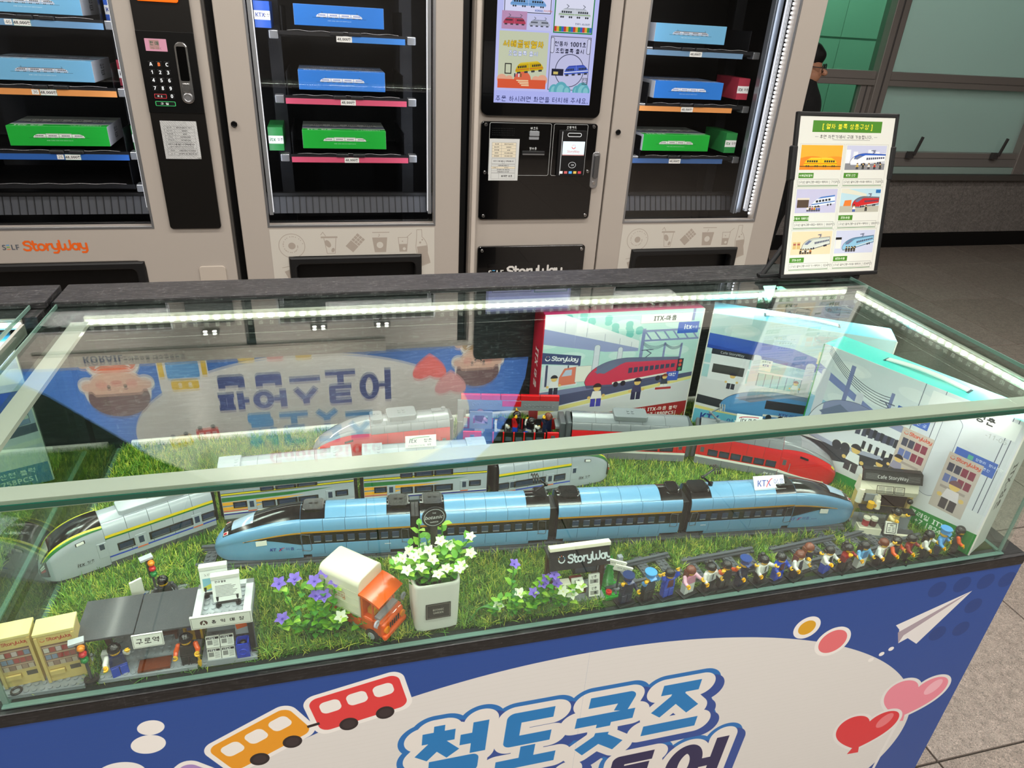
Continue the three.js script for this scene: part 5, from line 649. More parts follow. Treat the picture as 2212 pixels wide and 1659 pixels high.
// poster in a black table frame on the back rail
{
  const t = thing('poster_stand', 'black framed train block price poster standing on the case rail', 'sign', [0.985, 1.1005, -1.162], 0.03);
  const tilt = new THREE.Group(); 
  const pt = canvasTex(840, 1180, (x, w, h) => {
    x.fillStyle = '#e4e3db'; x.fillRect(0, 0, w, h); x.fillStyle = '#4f8a2f'; x.fillRect(120, 36, 600, 82); text(x, '[ 열차 블록 상품구성 ]', w / 2, 56, 40, '#f0e23a', { bold: true, align: 'center', weight: .8 }); text(x, '··· 후면 자판기에서 구매 가능합니다. ···', w / 2, 136, 28, '#3a3a38', { align: 'center' }); x.fillStyle = '#3a3a38'; x.fillRect(300, 170, 330, 2);
    const cell = (i, j, name, desc, sky, draw) => { const X = 44 + i * 392, Y = 210 + j * 318, W = 356; x.strokeStyle = '#b9b8b0'; x.lineWidth = 2; x.strokeRect(X - 12, Y - 8, W + 24, 312); x.save(); x.beginPath(); x.rect(X, Y, W, 178); x.clip(); x.fillStyle = sky; x.fillRect(X, Y, W, 178); draw(X, Y, W); x.restore(); x.fillStyle = '#4f8a2f'; x.fillRect(X, Y + 200, 128, 38); text(x, name, X + 64, Y + 210, 18, '#eef2e8', { align: 'center', bold: true }); x.strokeStyle = '#77776f'; x.lineWidth = 2; x.strokeRect(X, Y + 246, W - 6, 42); text(x, desc, X + 10, Y + 258, 18, '#4a4a46', {}); x.fillStyle = '#3f7a35'; x.fillRect(X, Y + 294, W - 4, 4); };
    cell(0, 0, '서해금빛열차', '(구성) 열차2량+매점+캐릭터 | 715PCS', '#f4b13a', (X, Y, W) => { ell(x, X + 100, Y + 190, 200, 110, '#ef8a2a'); ell(x, X + 300, Y + 200, 190, 120, '#f0962f'); printTrain(x, X + 30, Y + 90, W - 60, 64, { cars: 2, body: '#e9c21a', roof: '#f0d040', stripe: '#e07a1a', panto: 0 }); x.fillStyle = '#5a4a20'; x.fillRect(X, Y + 150, W, 6); });
    cell(1, 0, 'KTX 산천', '(구성) 열차2량+카페+캐릭터 | 758PCS', '#c9cbe4', (X, Y, W) => { x.fillStyle = '#e9ebf2'; for (let k = 0; k < 6; k++) x.fillRect(X + k * 64, Y + 30 + (k % 3) * 14, 40, 100); x.fillStyle = '#8a8a90'; x.fillRect(X, Y + 130, W, 60); noseTrain(x, X + 40, Y + 60, W - 40, 84, '#f0f2f6', '#2f5cc0', '#c9ced8'); for (let k = 0; k < 5; k++) figPrint(x, X + 110 + k * 52, Y + 130, 44, '#4a2f2a', ['#c9a34a', '#333', '#ddd', '#b33', '#444'][k], '#333'); });
    cell(0, 1, '전동차 1001호', '(구성) 열차2량+매점+캐릭터 | 866PCS', '#c7c4e0', (X, Y, W) => { x.save(); x.translate(X + 130, Y + 70); x.rotate(-.12); printTrain(x, 0, 0, 210, 70, { cars: 1, body: '#e6ebf4', roof: '#3f74c0', stripe: '#3f74c0', panto: 0 }); x.restore(); x.fillStyle = '#5a4a40'; x.fillRect(X + 14, Y + 74, 100, 64); x.fillStyle = '#e2d8c8'; x.fillRect(X + 10, Y + 66, 108, 14); for (let k = 0; k < 6; k++) figPrint(x, X + 110 + k * 20, Y + 130, 38, '#222', ['#eee', '#333', '#b44', '#c80', '#46c', '#46c'][k], '#334'); });
    cell(1, 1, 'ITX-마음', '(구성) 열차2량+상생카+캐릭터 | 880PCS', '#bcd9e4', (X, Y, W) => { poly(x, [[X, Y], [X + 60, Y], [X + 230, Y + 40], [X + 230, Y + 60], [X, Y + 30]], '#dfdccb'); x.fillStyle = '#b9b6a8'; x.fillRect(X, Y + 130, W, 50); noseTrain(x, X + 110, Y + 62, 240, 80, '#cf2f30', '#6f7078', '#7a7d86'); poly(x, [[X + 30, Y + 130], [X + 40, Y + 88], [X + 100, Y + 84], [X + 100, Y + 130]], '#e8813a'); x.fillStyle = '#2f6fb0'; x.fillRect(X + 312, Y + 8, 44, 26); figPrint(x, X + 130, Y + 122, 54, '#333', '#eee', '#35a'); figPrint(x, X + 240, Y + 126, 46, '#222', '#333', '#222'); });
    cell(0, 2, 'ITX-청춘', '(구성) 열차2량+자판기+캐릭터 | 824PCS', '#f0d6b2', (X, Y, W) => { x.save(); x.translate(X + 90, Y + 66); x.rotate(-.1); noseTrain(x, 0, 0, 250, 84, '#d5d8cf', '#b9beb6', '#9aa29a'); x.restore(); for (let k = 0; k < 2; k++) { x.fillStyle = '#d8b878'; x.fillRect(X + 16 + k * 36, Y + 80, 30, 54); x.fillStyle = '#a55'; x.fillRect(X + 20 + k * 36, Y + 92, 22, 12); } for (let k = 0; k < 5; k++) figPrint(x, X + 90 + k * 22, Y + 134, 40, '#222', ['#333', '#ddd', '#334', '#ddd', '#a64'][k], '#222'); });
    cell(1, 2, 'KTX-이음', '(구성) 열차2량+카페+캐릭터 | 834PCS', '#cbcfe6', (X, Y, W) => { x.save(); x.translate(X + 60, Y + 76); x.rotate(-.13); noseTrain(x, 0, 0, 290, 80, '#8fc0dc', '#5f8aa8', '#6f9cba'); x.restore(); x.fillStyle = '#e6e4de'; x.fillRect(X + 4, Y + 60, 50, 80); x.fillStyle = '#222'; x.fillRect(X + 2, Y + 52, 54, 18); for (let k = 0; k < 4; k++) figPrint(x, X + 110 + k * 24, Y + 126, 42, '#222', '#333', '#222'); });
  });
  const fh = 0.315, fw = 0.236, lean = -0.21; const at = (y, z) => [0, y * Math.cos(lean) - z * Math.sin(lean) * 0, 0];
  const put = (n, g, m, x, y, z) => { const o = obj(n, g, m, t, [x, y * Math.cos(lean) - z * Math.sin(lean), y * Math.sin(lean) + z * Math.cos(lean)], [lean, 0, 0]); return o; };
  sheetObj('poster', fw - 0.012, fh - 0.012, 0.003, pt, t, [0, (fh / 2 + 0.002) * Math.cos(lean), (fh / 2) * Math.sin(lean)], [lean, 0, 0], 0xdddddd, 0.28);
  for (const s of [-1, 1]) { put('frame_side', rbx(0.008, fh, 0.008, 0.002, 1), blackMatt, s * (fw / 2 - 0.004), fh / 2 + 0.002, 0); put('frame_clip', rbx(0.012, 0.065, 0.014, 0.003, 1), blackMatt, s * (fw / 2 - 0.003), fh * 0.71, -0.002); }
  put('frame_top', rbx(fw, 0.008, 0.008, 0.002, 1), blackMatt, 0, fh - 0.002, 0); put('frame_bottom', rbx(fw, 0.008, 0.01, 0.002, 1), blackMatt, 0, 0.006, 0);
  obj('support_leg', bar(V(-0.1, 0.08, -0.02), V(-0.145, 0.006, -0.02), 0.005, 8), blackMatt, t); obj('support_foot', rbx(0.05, 0.008, 0.014, 0.003, 1), blackMatt, t, [-0.13, 0.004, -0.02]);
}
// ---------- toy trains ----------
const FOOT = []; // footprints that keep the grass short: [x, z, halfLength, halfDepth, turn]
const C = { sky: plastic(0x6a9bc0, 0.2), skyLow: plastic(0x6a9bc0, 0.2), black: plastic(0x0a0a0c, 0.14), blackMattP: plastic(0x131315, 0.45), gold: plastic(0xb98418, 0.3), grey: plastic(0x7d8085, 0.24), greyD: plastic(0x515459, 0.3), track: plastic(0x55595f, 0.38), red: plastic(0xd3141c, 0.2), white: plastic(0xe7e5de, 0.28), pale: plastic(0xa4abb2, 0.24), yellow: plastic(0xe2c516, 0.3), green: plastic(0x1a6b2c, 0.3), blueP: plastic(0x1a3fae, 0.3), win: mat(0x24344e, 0.1, { clearcoat: 0.6 }), winFrame: plastic(0x121316, 0.3), glassSmoke: mat(0x6d7888, 0.06, { transmission: 0.55, thickness: 0, clearcoat: 0.5 }), orange: plastic(0xe25a10, 0.24) };
const mirrorLine = (l) => l.map(([z, y]) => [-z, y]).reverse();
function wheels(t, xs, r = 0.0085, half = 0.019) {
  for (const x of xs) { const b = obj('bogie', bx(0.05, 0.012, 0.03), C.blackMattP, t, [x, 0.016, 0]); for (const dx of [-0.015, 0.015]) for (const s of [-1, 1]) obj('wheel', memo('whl', () => mv(cyl(r, 0.006, 14), 0, 0, 0, Math.PI / 2)), C.blackMattP, b, [dx, r + 0.0035 - 0.016, s * half]); }
}
function sidesOf(t, name, line, segs, m, th = 0.0012, gap = 0.00025) { for (const [a, b] of segs) { const k = `st${JSON.stringify(line)}${(b - a).toFixed(5)}`; for (const s of [0, 1]) obj(name, memo(k + s, () => stripX(s ? mirrorLine(line) : line, -(b - a) / 2 + gap, (b - a) / 2 - gap, th)), m, t, [(a + b) / 2, 0, 0]); } }
function roofOf(t, name, line, segs, m, th = 0.0014, gap = 0.00025) { for (const [a, b] of segs) obj(name, memo(`rf${JSON.stringify(line)}${(b - a).toFixed(5)}`, () => stripX(line, -(b - a) / 2 + gap, (b - a) / 2 - gap, th)), m, t, [(a + b) / 2, 0, 0]); }
const cuts = (a, b, n) => Array.from({ length: n }, (_, i) => [a + (b - a) * i / n, a + (b - a) * (i + 1) / n]);
function carThing(name, label, A, B, half, group, flip, y = G) {
  const dx = B[0] - A[0], dz = B[1] - A[1], l = Math.hypot(dx, dz), cx = (A[0] + B[0]) / 2 + dz / l * half, cz = (A[1] + B[1]) / 2 - dx / l * half, yaw = Math.atan2(-dz, dx);
  FOOT.push([cx, cz, l / 2 - 0.004, half * 0.8, yaw]);
  const t = thing(name, label, 'toy train', [cx, y, cz], yaw + (flip ? Math.PI : 0), group); t.scale.set(1, group === ktxGroup ? 0.95 : 1, half / 0.03); return t;
}
// lofted noses: cross-section template pts [z, y] from bottom to crown, scaled by w, yb, yt
function loft(P) {
  const n = P.pts.length - 1, cr = (u) => { const k = Math.min(n - 1, Math.floor(u * n)), f = u * n - k, g = (i) => P.pts[Math.max(0, Math.min(n, i))], h = (c) => { const a = g(k - 1)[c], b = g(k)[c], d = g(k + 1)[c], e = g(k + 2)[c]; return 0.5 * (2 * b + (d - a) * f + (2 * a - 5 * b + 4 * d - e) * f * f + (3 * b - a - 3 * d + e) * f * f * f); }; return [h(0), h(1)]; };
  const S = (q, s) => { const [z, y] = cr(1 - Math.abs(q)), e = s > P.round ? Math.sqrt(Math.max(0, 1 - ((s - P.round) / (1 - P.round)) ** 2)) : 1, yb = P.yb(s), yt = P.yt(s), ym = yb + (yt - yb) * (P.tip ?? .4); return V(P.x0 - s * P.len, ym + (yb + (yt - yb) * y - ym) * (0.04 + 0.96 * e), Math.sign(q) * z * P.w(s) * (0.03 + 0.97 * e)); };
  const nrm = (q, s) => { const d = 1e-3, a = S(Math.max(-1, q - d), s), b = S(Math.min(1, q + d), s), c = S(q, Math.min(1, s + d)), e = S(q, Math.max(0, s - d)); return a.sub(b).cross(c.sub(e)).normalize(); };
  const patch = (q0, q1, s0, s1, off, na, nb, th = 0.0008) => shell((a, b) => { const s = s0 + (s1 - s0) * b, A = typeof q0 === 'function' ? q0(s) : q0, B = typeof q1 === 'function' ? q1(s) : q1, q = A + (B - A) * a; return S(q, s).addScaledVector(nrm(q, s), off); }, na, nb, th);
  return { S, patch };
}
const logoKTX = canvasTex(512, 96, (x, w, h) => { x.save(); x.transform(1, 0, -.2, 1, 16, 0); text(x, 'KT', 6, 14, 62, '#27348f', { bold: true }); text(x, 'X', 138, 14, 62, '#27348f', { bold: true }); x.restore(); x.strokeStyle = '#c8283a'; x.lineWidth = 9; x.beginPath(); x.moveTo(150, 84); x.quadraticCurveTo(180, 30, 226, 18); x.stroke(); text(x, '이음', 240, 16, 60, '#27348f', {}); text(x, 'KTX-EUM', 400, 56, 20, '#27348f'); });
const korailTex = canvasTex(256, 48, (x) => text(x, 'KORAIL', 10, 8, 30, '#eef2f6', { bold: true }));
function bothSides(t, name, w, h, tex, x, y, z) { decal(name, w, h, tex, t, [x, y, z]); decal(name, w, h, tex, t, [x, y, -z], [0, Math.PI, 0]); }
function roofBox(t, x, y, l, w, h, m, stud = 4) { const b = obj('roof_unit', memo(`ru${l}${w}${h}`, () => ext(polyShape([[-l / 2, -w / 2 + .004], [-l / 2 + .004, -w / 2], [l / 2 - .004, -w / 2], [l / 2, -w / 2 + .004], [l / 2, w / 2 - .004], [l / 2 - .004, w / 2], [-l / 2 + .004, w / 2], [-l / 2, w / 2 - .004]]), h, 0.0012).rotateX(-Math.PI / 2)), m, t, [x, y, 0]); if (stud) for (let i = 0; i < stud; i++) obj('stud', cyl(0.0024, 0.0016, 12), m, b, [(i % 2 - .5) * .008, h + 0.0012 + .0006, (Math.floor(i / 2) - .5) * .008]); return b; }
function pantograph(t, x, y, m, lift = 1) {
  const g = obj('pantograph', merge([mv(cyl(0.004, 0.006, 10), 0, 0.003, 0), bar(V(0, 0.004, 0), V(0.016, 0.018 * lift, 0), 0.0018), mv(sph(0.0032, 8), 0.016, 0.018 * lift, 0), bar(V(0.016, 0.018 * lift, 0), V(-0.002, 0.034 * lift, 0), 0.0016)]), m, t, [x, y, 0]);
  obj('pantograph_head', merge([-1, 0, 1].map((k) => tube([[-0.002 + k * 0.004, 0.03 * lift, -0.012], [-0.002 + k * 0.004, 0.036 * lift, -0.008], [-0.002 + k * 0.004, 0.036 * lift, 0.008], [-0.002 + k * 0.004, 0.03 * lift, 0.012]], 0.0011, 10, 5))), m, g);
}
// ----- blue train -----
const K = { low: [[.0288, .0225], [.030, .030], [.030, .0425]], skirt: [[.0272, .0155], [.0288, .0222]], band: [[.029, .043], [.029, .0645]], gold: [[.0302, .0648], [.0305, .0682]], cove: [[.0306, .0684], [.0306, .076], [.0294, .082], [.0268, .086], [.0244, .0876]], roof: [[.0242, .0882], [.0165, .0935], [.008, .0968], [0, .0978]] };
K.roofFull = [...K.roof, ...mirrorLine(K.roof).slice(1)];
const ktxGroup = 'cars of the blue toy train';
function ktxSides(t, a, b, n, wins, doors) {
  sidesOf(t, 'lower_panel', K.low, cuts(a, b, n), C.skyLow); sidesOf(t, 'skirt_panel', K.skirt, cuts(a + 0.012, b - 0.03, 3), C.skyLow); sidesOf(t, 'window_band', K.band, [[a, b]], C.black); sidesOf(t, 'gold_strip', K.gold, [[a, b]], C.gold); sidesOf(t, 'cove_panel', K.cove, cuts(a, b, n), C.sky);
  for (let i = 0; i < wins; i++) { const x = a + doors[0] + (b - a - doors[0] - doors[1]) * (i + .5) / wins; for (const s of [-1, 1]) { obj('window', rbx(0.0105, 0.0105, 0.0012, 0.0008, 1), C.win, t, [x, 0.0535, s * 0.0293]); obj('window_sill', bx(0.0095, 0.0012, 0.0016), C.grey, t, [x, 0.0478, s * 0.0295]); } }
  obj('chassis', bx(b - a - 0.006, 0.03, 0.05), C.blackMattP, t, [(a + b) / 2, 0.032, 0]); obj('core', bx(b - a - 0.004, 0.04, 0.046), C.blackMattP, t, [(a + b) / 2, 0.066, 0]);
  obj('floor_plate', bx(b - a + 0.012, 0.004, 0.03), C.blackMattP, t, [(a + b) / 2, 0.018, 0]);
}
function doorFrame(t, x, y, w, h, z, m, winM) { for (const s of [-1, 1]) { const d = obj('door', ext(roundRectShape(w, h, 0.002), 0.0006), m, t, [x, y, s * z - (s > 0 ? 0 : 0.0006)]); if (winM) obj('door_window', rbx(w * .5, h * .32, 0.001, 0.0008, 1), winM, d, [0, h * .18, s > 0 ? 0.0008 : -0.0002]); } }
const doorOutline = (t, x, y, w, h, z) => { for (const s of [-1, 1]) obj('door', tube([[-w / 2, -h / 2], [w / 2, -h / 2], [w / 2, h / 2], [-w / 2, h / 2]].flatMap(([a, b]) => [[a * .8, b, 0], [a, b * .88, 0]].sort(() => 0)).map(([a, b]) => V(x + a, y + b, s * z)), 0.0005, 32, 5, true), C.greyD, t); };
function ktxMid(label, A, B) {
  const t = carThing('toy_train_car', label, A, B, 0.026, ktxGroup), L = Math.hypot(B[0] - A[0], B[1] - A[1]), a = -L / 2, b = L / 2;
  ktxSides(t, a, b, 6, 9, [0.02, 0.022]); doorOutline(t, b - 0.011, 0.05, 0.013, 0.027, 0.0304);
  const e = 0.036; roofOf(t, 'roof_panel', K.roofFull, [[a, a + e], [b - e, b]], C.black); roofOf(t, 'roof_panel', K.roof, cuts(a + e, b - e, 4), C.sky); roofOf(t, 'roof_panel', mirrorLine(K.roof), cuts(a + e, b - e, 4), C.sky);
  roofBox(t, a + 0.019, 0.0945, 0.03, 0.034, 0.0036, C.black, 2); roofBox(t, b - 0.013, 0.0945, 0.02, 0.03, 0.005, C.black, 0);
  for (const [x, s] of [[a - 0.004, -1], [b + 0.004, 1]]) { obj('gangway', rbx(0.008, 0.06, 0.04, 0.002, 1), C.blackMattP, t, [x, 0.05, 0]); obj('coupler', bx(0.012, 0.006, 0.016), C.greyD, t, [x + s * 0.006, 0.018, 0]); }
  wheels(t, [a + 0.03, b - 0.03], 0.0085); return t;
}
function ktxHead(label, A, B, flip) {
  const L = Math.hypot(B[0] - A[0], B[1] - A[1]), t = carThing('toy_train_car', label, A, B, 0.026, ktxGroup, flip), nl = 0.128, x0 = -L / 2 + nl, b = L / 2;
  ktxSides(t, x0, b, 5, 8, [0.014, 0.014]); doorOutline(t, x0 + 0.006, 0.047, 0.014, 0.032, 0.0305); doorOutline(t, b - 0.008, 0.05, 0.011, 0.027, 0.0304);
  const e = 0.034; roofOf(t, 'roof_panel', K.roofFull, [[x0, x0 + e], [b - e, b]], C.black); roofOf(t, 'roof_panel', K.roof, cuts(x0 + e, b - e, 3), C.sky); roofOf(t, 'roof_panel', mirrorLine(K.roof), cuts(x0 + e, b - e, 3), C.sky);
  roofBox(t, x0 + 0.017, 0.0945, 0.03, 0.032, 0.0036, C.black, 2); roofBox(t, b - 0.017, 0.0945, 0.03, 0.034, 0.0036, C.black, 2);
  const N = loft({ pts: [[.93, -.08], [1, .1], [1, .27], [.99, .555], [1.015, .61], [1.02, .71], [.98, .79], [.89, .84], [.79, .87], [.55, .935], [.27, .98], [0, 1]], x0, len: nl, round: .82, tip: .27, w: (s) => 0.03 * (1 - .42 * s ** 2.6), yb: (s) => 0.0225 - 0.005 * s, yt: (s) => 0.0978 - 0.048 * s ** 1.75 });
  obj('nose_shell', N.patch(1, -1, 0, 1, 0, 40, 30, 0.0015), C.sky, t);
  const qc = (s) => .275 - .03 * s; obj('canopy', N.patch(qc, (s) => -qc(s), 0.002, .86, 0.0005, 24, 22, 0.0012), C.black, t);
  obj('windscreen', N.patch((s) => .17, (s) => -.17, .52, .76, 0.0012, 12, 8, 0.0008), mat(0x9fb4cc, 0.05, { clearcoat: 0.8 }), t);
  obj('windscreen_rim', N.patch((s) => .185, (s) => -.185, .5, .78, 0.0008, 12, 8, 0.0006), C.black, t);
  for (const s of [1, -1]) {
    obj('side_window', N.patch((q) => s * (.815 - .1 * q / .62), (q) => s * (.725 + .0 * q), 0.002, .62, 0.0005, 4, 14), C.black, t); obj('gold_strip', N.patch((q) => s * .727, (q) => s * (.69 + .03 * (q / .64)), 0.002, .64, 0.0007, 3, 14), C.gold, t);
    obj('headlight', N.patch(s * .235, s * .16, .8, .85, 0.0012, 4, 3), plastic(0xd8c8c8, 0.2), t); obj('tail_lamp', N.patch(s * .225, s * .18, .81, .84, 0.0018, 4, 3), plastic(0xb8202a, 0.2), t); obj('cab_window', N.patch(s * .785, s * .745, .38, .5, 0.0009, 3, 4), C.white, t);
  }
  obj('nose_underside', bx(nl * .7, 0.01, 0.044), C.blackMattP, t, [x0 - nl * .35, 0.02, 0]);
  bothSides(t, 'name_print', 0.05, 0.0094, logoKTX, x0 - 0.022, 0.037, 0.0305); bothSides(t, 'operator_print', 0.018, 0.0034, korailTex, b - 0.03, 0.036, 0.0303);
  obj('gangway', rbx(0.008, 0.06, 0.04, 0.002, 1), C.blackMattP, t, [b + 0.004, 0.05, 0]); obj('coupler', bx(0.02, 0.006, 0.016), C.greyD, t, [b + 0.01, 0.018, 0]);
  wheels(t, [x0 - 0.04, b - 0.03]); return t;
}
const KL = (x) => [x, -0.8145 + 0.0885 * x + (x > 0.5 ? 0.002 : 0)]; // near side of the blue train
ktxHead('blue toy train head car with its nose beside the newspaper kiosk', KL(-0.2), KL(0.083));
ktxMid('blue toy train middle car behind the flower pot', KL(0.097), KL(0.292));
{ const t = ktxMid('blue toy train middle car with rounded end between pot and shop kiosk', KL(0.305), KL(0.503)); }
const ktxH4 = ktxHead('blue toy train head car carrying a white name card', KL(0.517), KL(0.822), true);
pantograph(ktxH4, ktxH4.children.length ? 0.115 : 0, 0.097, C.black, 1);
{ const m2 = scene.children.find((o) => o.userData.label === 'blue toy train middle car behind the flower pot'); pantograph(m2, 0.078, 0.097, C.black, 0.95); }
// ----- track -----
const tieGeo = memo('tie', () => merge([mv(bx(0.016, 0.0045, 0.064), 0, 0.00225, 0), ...[-1, 1].flatMap((s) => [-0.004, 0.004].map((x) => mv(cyl(0.0024, 0.0017, 12), x, 0.0053, s * 0.028))), ...[-0.004, 0.004].flatMap((x) => [-0.012, -0.004, 0.004, 0.012].map((z) => mv(cyl(0.0024, 0.0017, 10), x, 0.0053, z)))]));
const railGeo = memo('rail', () => merge([mv(bx(0.1272, 0.0022, 0.0085), 0, 0.0011 + 0.0045, 0), mv(bx(0.1272, 0.005, 0.0022), 0, 0.0082, 0), mv(bx(0.1272, 0.0018, 0.0046), 0, 0.0108, 0)]));
const trackGroup = 'grey toy track pieces';
const track0 = thing('track_piece', 'grey toy track piece lying under the blue train', 'toy track', [0, 0, 0], 0, trackGroup);
for (let i = 0; i < 4; i++) obj('sleeper', tieGeo, C.track, track0, [-0.048 + i * 0.032, 0, 0]);
for (const s of [-1, 1]) { obj('rail', railGeo, C.track, track0, [0, 0, s * 0.0195]); obj('rail_joint', bx(0.006, 0.003, 0.012), C.track, track0, [0.062, 0.0062, s * 0.0195]); }
const tAng = -Math.atan(0.0885); let firstTrack = true;
for (let i = 0; i < 8; i++) { const x = -0.158 + i * 0.1278, z = KL(x)[1] - 0.0245; if (firstTrack) { track0.position.set(x, G + 0.001, z); track0.rotation.y = tAng; firstTrack = false; } else copyOf(track0, [x, G + 0.001, z], tAng); FOOT.push([x, z, 0.064, 0.032, tAng]); }
for (const [x0, z0, x1, z1, lb] of [[0.348, -0.703, 0.475, -0.717, 'grey toy track piece beside the shop kiosk behind the capped figures'], [0.487, -0.697, 0.614, -0.704, 'grey toy track piece behind the figure in the pink top'], [0.64, -0.695, 0.767, -0.706, 'grey toy track piece behind the figure in light blue shirt'], [0.785, -0.702, 0.911, -0.722, 'grey toy track piece running up to the green carton']]) { const x = (x0 + x1) / 2, z = (z0 + z1) / 2, r = Math.atan2(-(z1 - z0), x1 - x0); copyOf(track0, [x, G + 0.001, z], r, lb); FOOT.push([x, z, 0.064, 0.032, r]); }
// ----- white and grey double deck train -----
const whiteGroup = 'cars of the white and green toy train';
const stripeTex = canvasTex(1024, 400, (x, w, h) => { const Y = (v) => h - (v - 0.0195) / 0.069 * h; x.fillStyle = '#a6adb4'; x.fillRect(0, 0, w, h); x.fillStyle = '#17331c'; x.fillRect(0, Y(.0685), w, Y(.0635) - Y(.0685)); x.fillStyle = '#e6cf1c'; x.fillRect(0, Y(.0675), w, Y(.0645) - Y(.0675)); poly(x, [[0, Y(.0605)], [w * .84, Y(.0585)], [w * .5, Y(.0535)], [0, Y(.0525)]], '#1f7036'); poly(x, [[0, Y(.0515)], [w * .62, Y(.0505)], [w * .4, Y(.0462)], [0, Y(.0455)]], '#e8a22a'); poly(x, [[0, Y(.0425)], [w * .3, Y(.042)], [w * .22, Y(.0365)], [0, Y(.036)]], '#e8a22a'); x.fillStyle = '#17331c'; x.fillRect(0, Y(.0446), w * .34, 5); x.fillStyle = '#d2582a'; x.fillRect(0, Y(.0353), w * .25, Y(.0333) - Y(.0353)); x.fillStyle = '#23308c'; x.fillRect(0, Y(.0298), w, Y(.0272) - Y(.0298)); x.fillStyle = '#ece9e2'; x.fillRect(0, Y(.0318), w, Y(.03) - Y(.0318)); x.strokeStyle = 'rgba(60,66,72,.6)'; x.lineWidth = 2; for (let i = 1; i < 6; i++) { x.beginPath(); x.moveTo(i * w / 6, 0); x.lineTo(i * w / 6, Y(.069)); x.stroke(); } });
function deckCar(label, A, B) {
  const L = Math.hypot(B[0] - A[0], B[1] - A[1]), t = carThing('toy_train_car', label, A, B, 0.026, whiteGroup), a = -L / 2, b = L / 2;
  obj('body', bx(L, 0.069, 0.0592), C.pale, t, [0, 0.054, 0]); obj('skirt', bx(L - 0.004, 0.012, 0.057), C.greyD, t, [0, 0.0135, 0]);
  for (const s of [1, -1]) obj('side_print', memo('pl' + L.toFixed(4), () => new THREE.PlaneGeometry(L - 0.001, 0.069)), mat(0xffffff, 0.3, { map: stripeTex, clearcoat: 0.2 }), t, [0, 0.054, s * 0.0299], [0, s > 0 ? 0 : Math.PI, 0]);
  const R = [[.03, .0885], [.0297, .0955], [.026, .1], [.0225, .102]], RR = [[.022, .1023], [.012, .1054], [0, .1066]];
  sidesOf(t, 'shoulder_panel', R, cuts(a, b, 7), C.pale); roofOf(t, 'roof_panel', RR, cuts(a, b, 7), C.pale); roofOf(t, 'roof_panel', mirrorLine(RR), cuts(a, b, 7), C.pale); obj('roof_core', bx(L - 0.004, 0.014, 0.05), C.greyD, t, [0, 0.095, 0]);
  for (const x of [a + 0.016, b - 0.016]) { const u = obj('roof_unit', memo('dru', () => prismX([[.0265, .1], [.0262, .103], [.0205, .1075], [.006, .1092], [-.006, .1092], [-.0205, .1075], [-.0262, .103], [-.0265, .1]], -.016, .016)), C.pale, t, [x, 0, 0]); for (let k = 0; k < 4; k++) obj('stud', cyl(0.0026, 0.0018, 12), C.pale, u, [x < 0 ? 0.01 : -0.01, 0.1092 - Math.abs(k - 1.5) * 0.0007, -0.012 + k * 0.008]); }
  const win = (x, y, w, h) => { for (const s of [-1, 1]) { const f = obj('window', rbx(w, h, 0.0014, 0.0006, 1), C.winFrame, t, [x * s, y, s * 0.0302]); obj('window_pane', bx(w * .78, h * .62, 0.0006), C.win, f, [0, 0, s * 0.0007]); obj('window_ledge', bx(w * .78, 0.0012, 0.0009), C.greyD, f, [0, -h * .27, s * 0.0009]); } };
  const X = (u) => a + u * L; win(X(.34), .072, .02, .0125); win(X(.48), .072, .031, .0125); win(X(.64), .072, .031, .0125); win(X(.34), .0405, .02, .0135); win(X(.48), .0405, .031, .0135); win(X(.64), .0405, .031, .0135); win(X(.13), .045, .02, .0115); win(X(.9), .045, .02, .0115);
  for (const u of [.215, .81]) for (const s of [-1, 1]) { const d = obj('door', rbx(0.0135, 0.0235, 0.0012, 0.0006, 1), C.pale, t, [X(u) * s, 0.041, s * 0.0302]); obj('door_window', rbx(0.0065, 0.0115, 0.0008, 0.0005, 1), C.win, d, [0, 0.003, s * 0.0006]); obj('door_stripe', bx(0.0125, 0.0018, 0.0006), plastic(0xd2582a), d, [0, -0.0092, s * 0.0006]); }
  for (const [x, s] of [[a - 0.003, -1], [b + 0.003, 1]]) obj('gangway', rbx(0.006, 0.07, 0.034, 0.002, 1), C.blackMattP, t, [x, 0.05, 0]);
  wheels(t, [a + 0.03, b - 0.03]); return t;
}
const logoITX = canvasTex(256, 96, (x) => { x.save(); x.transform(1, 0, -.2, 1, 12, 0); text(x, 'itx', 10, 22, 56, '#2b2f38', { bold: true }); x.restore(); text(x, '청춘', 130, 26, 44, '#2b2f38', {}); x.fillStyle = '#2b2f38'; x.fillRect(10, 84, 180, 3); });
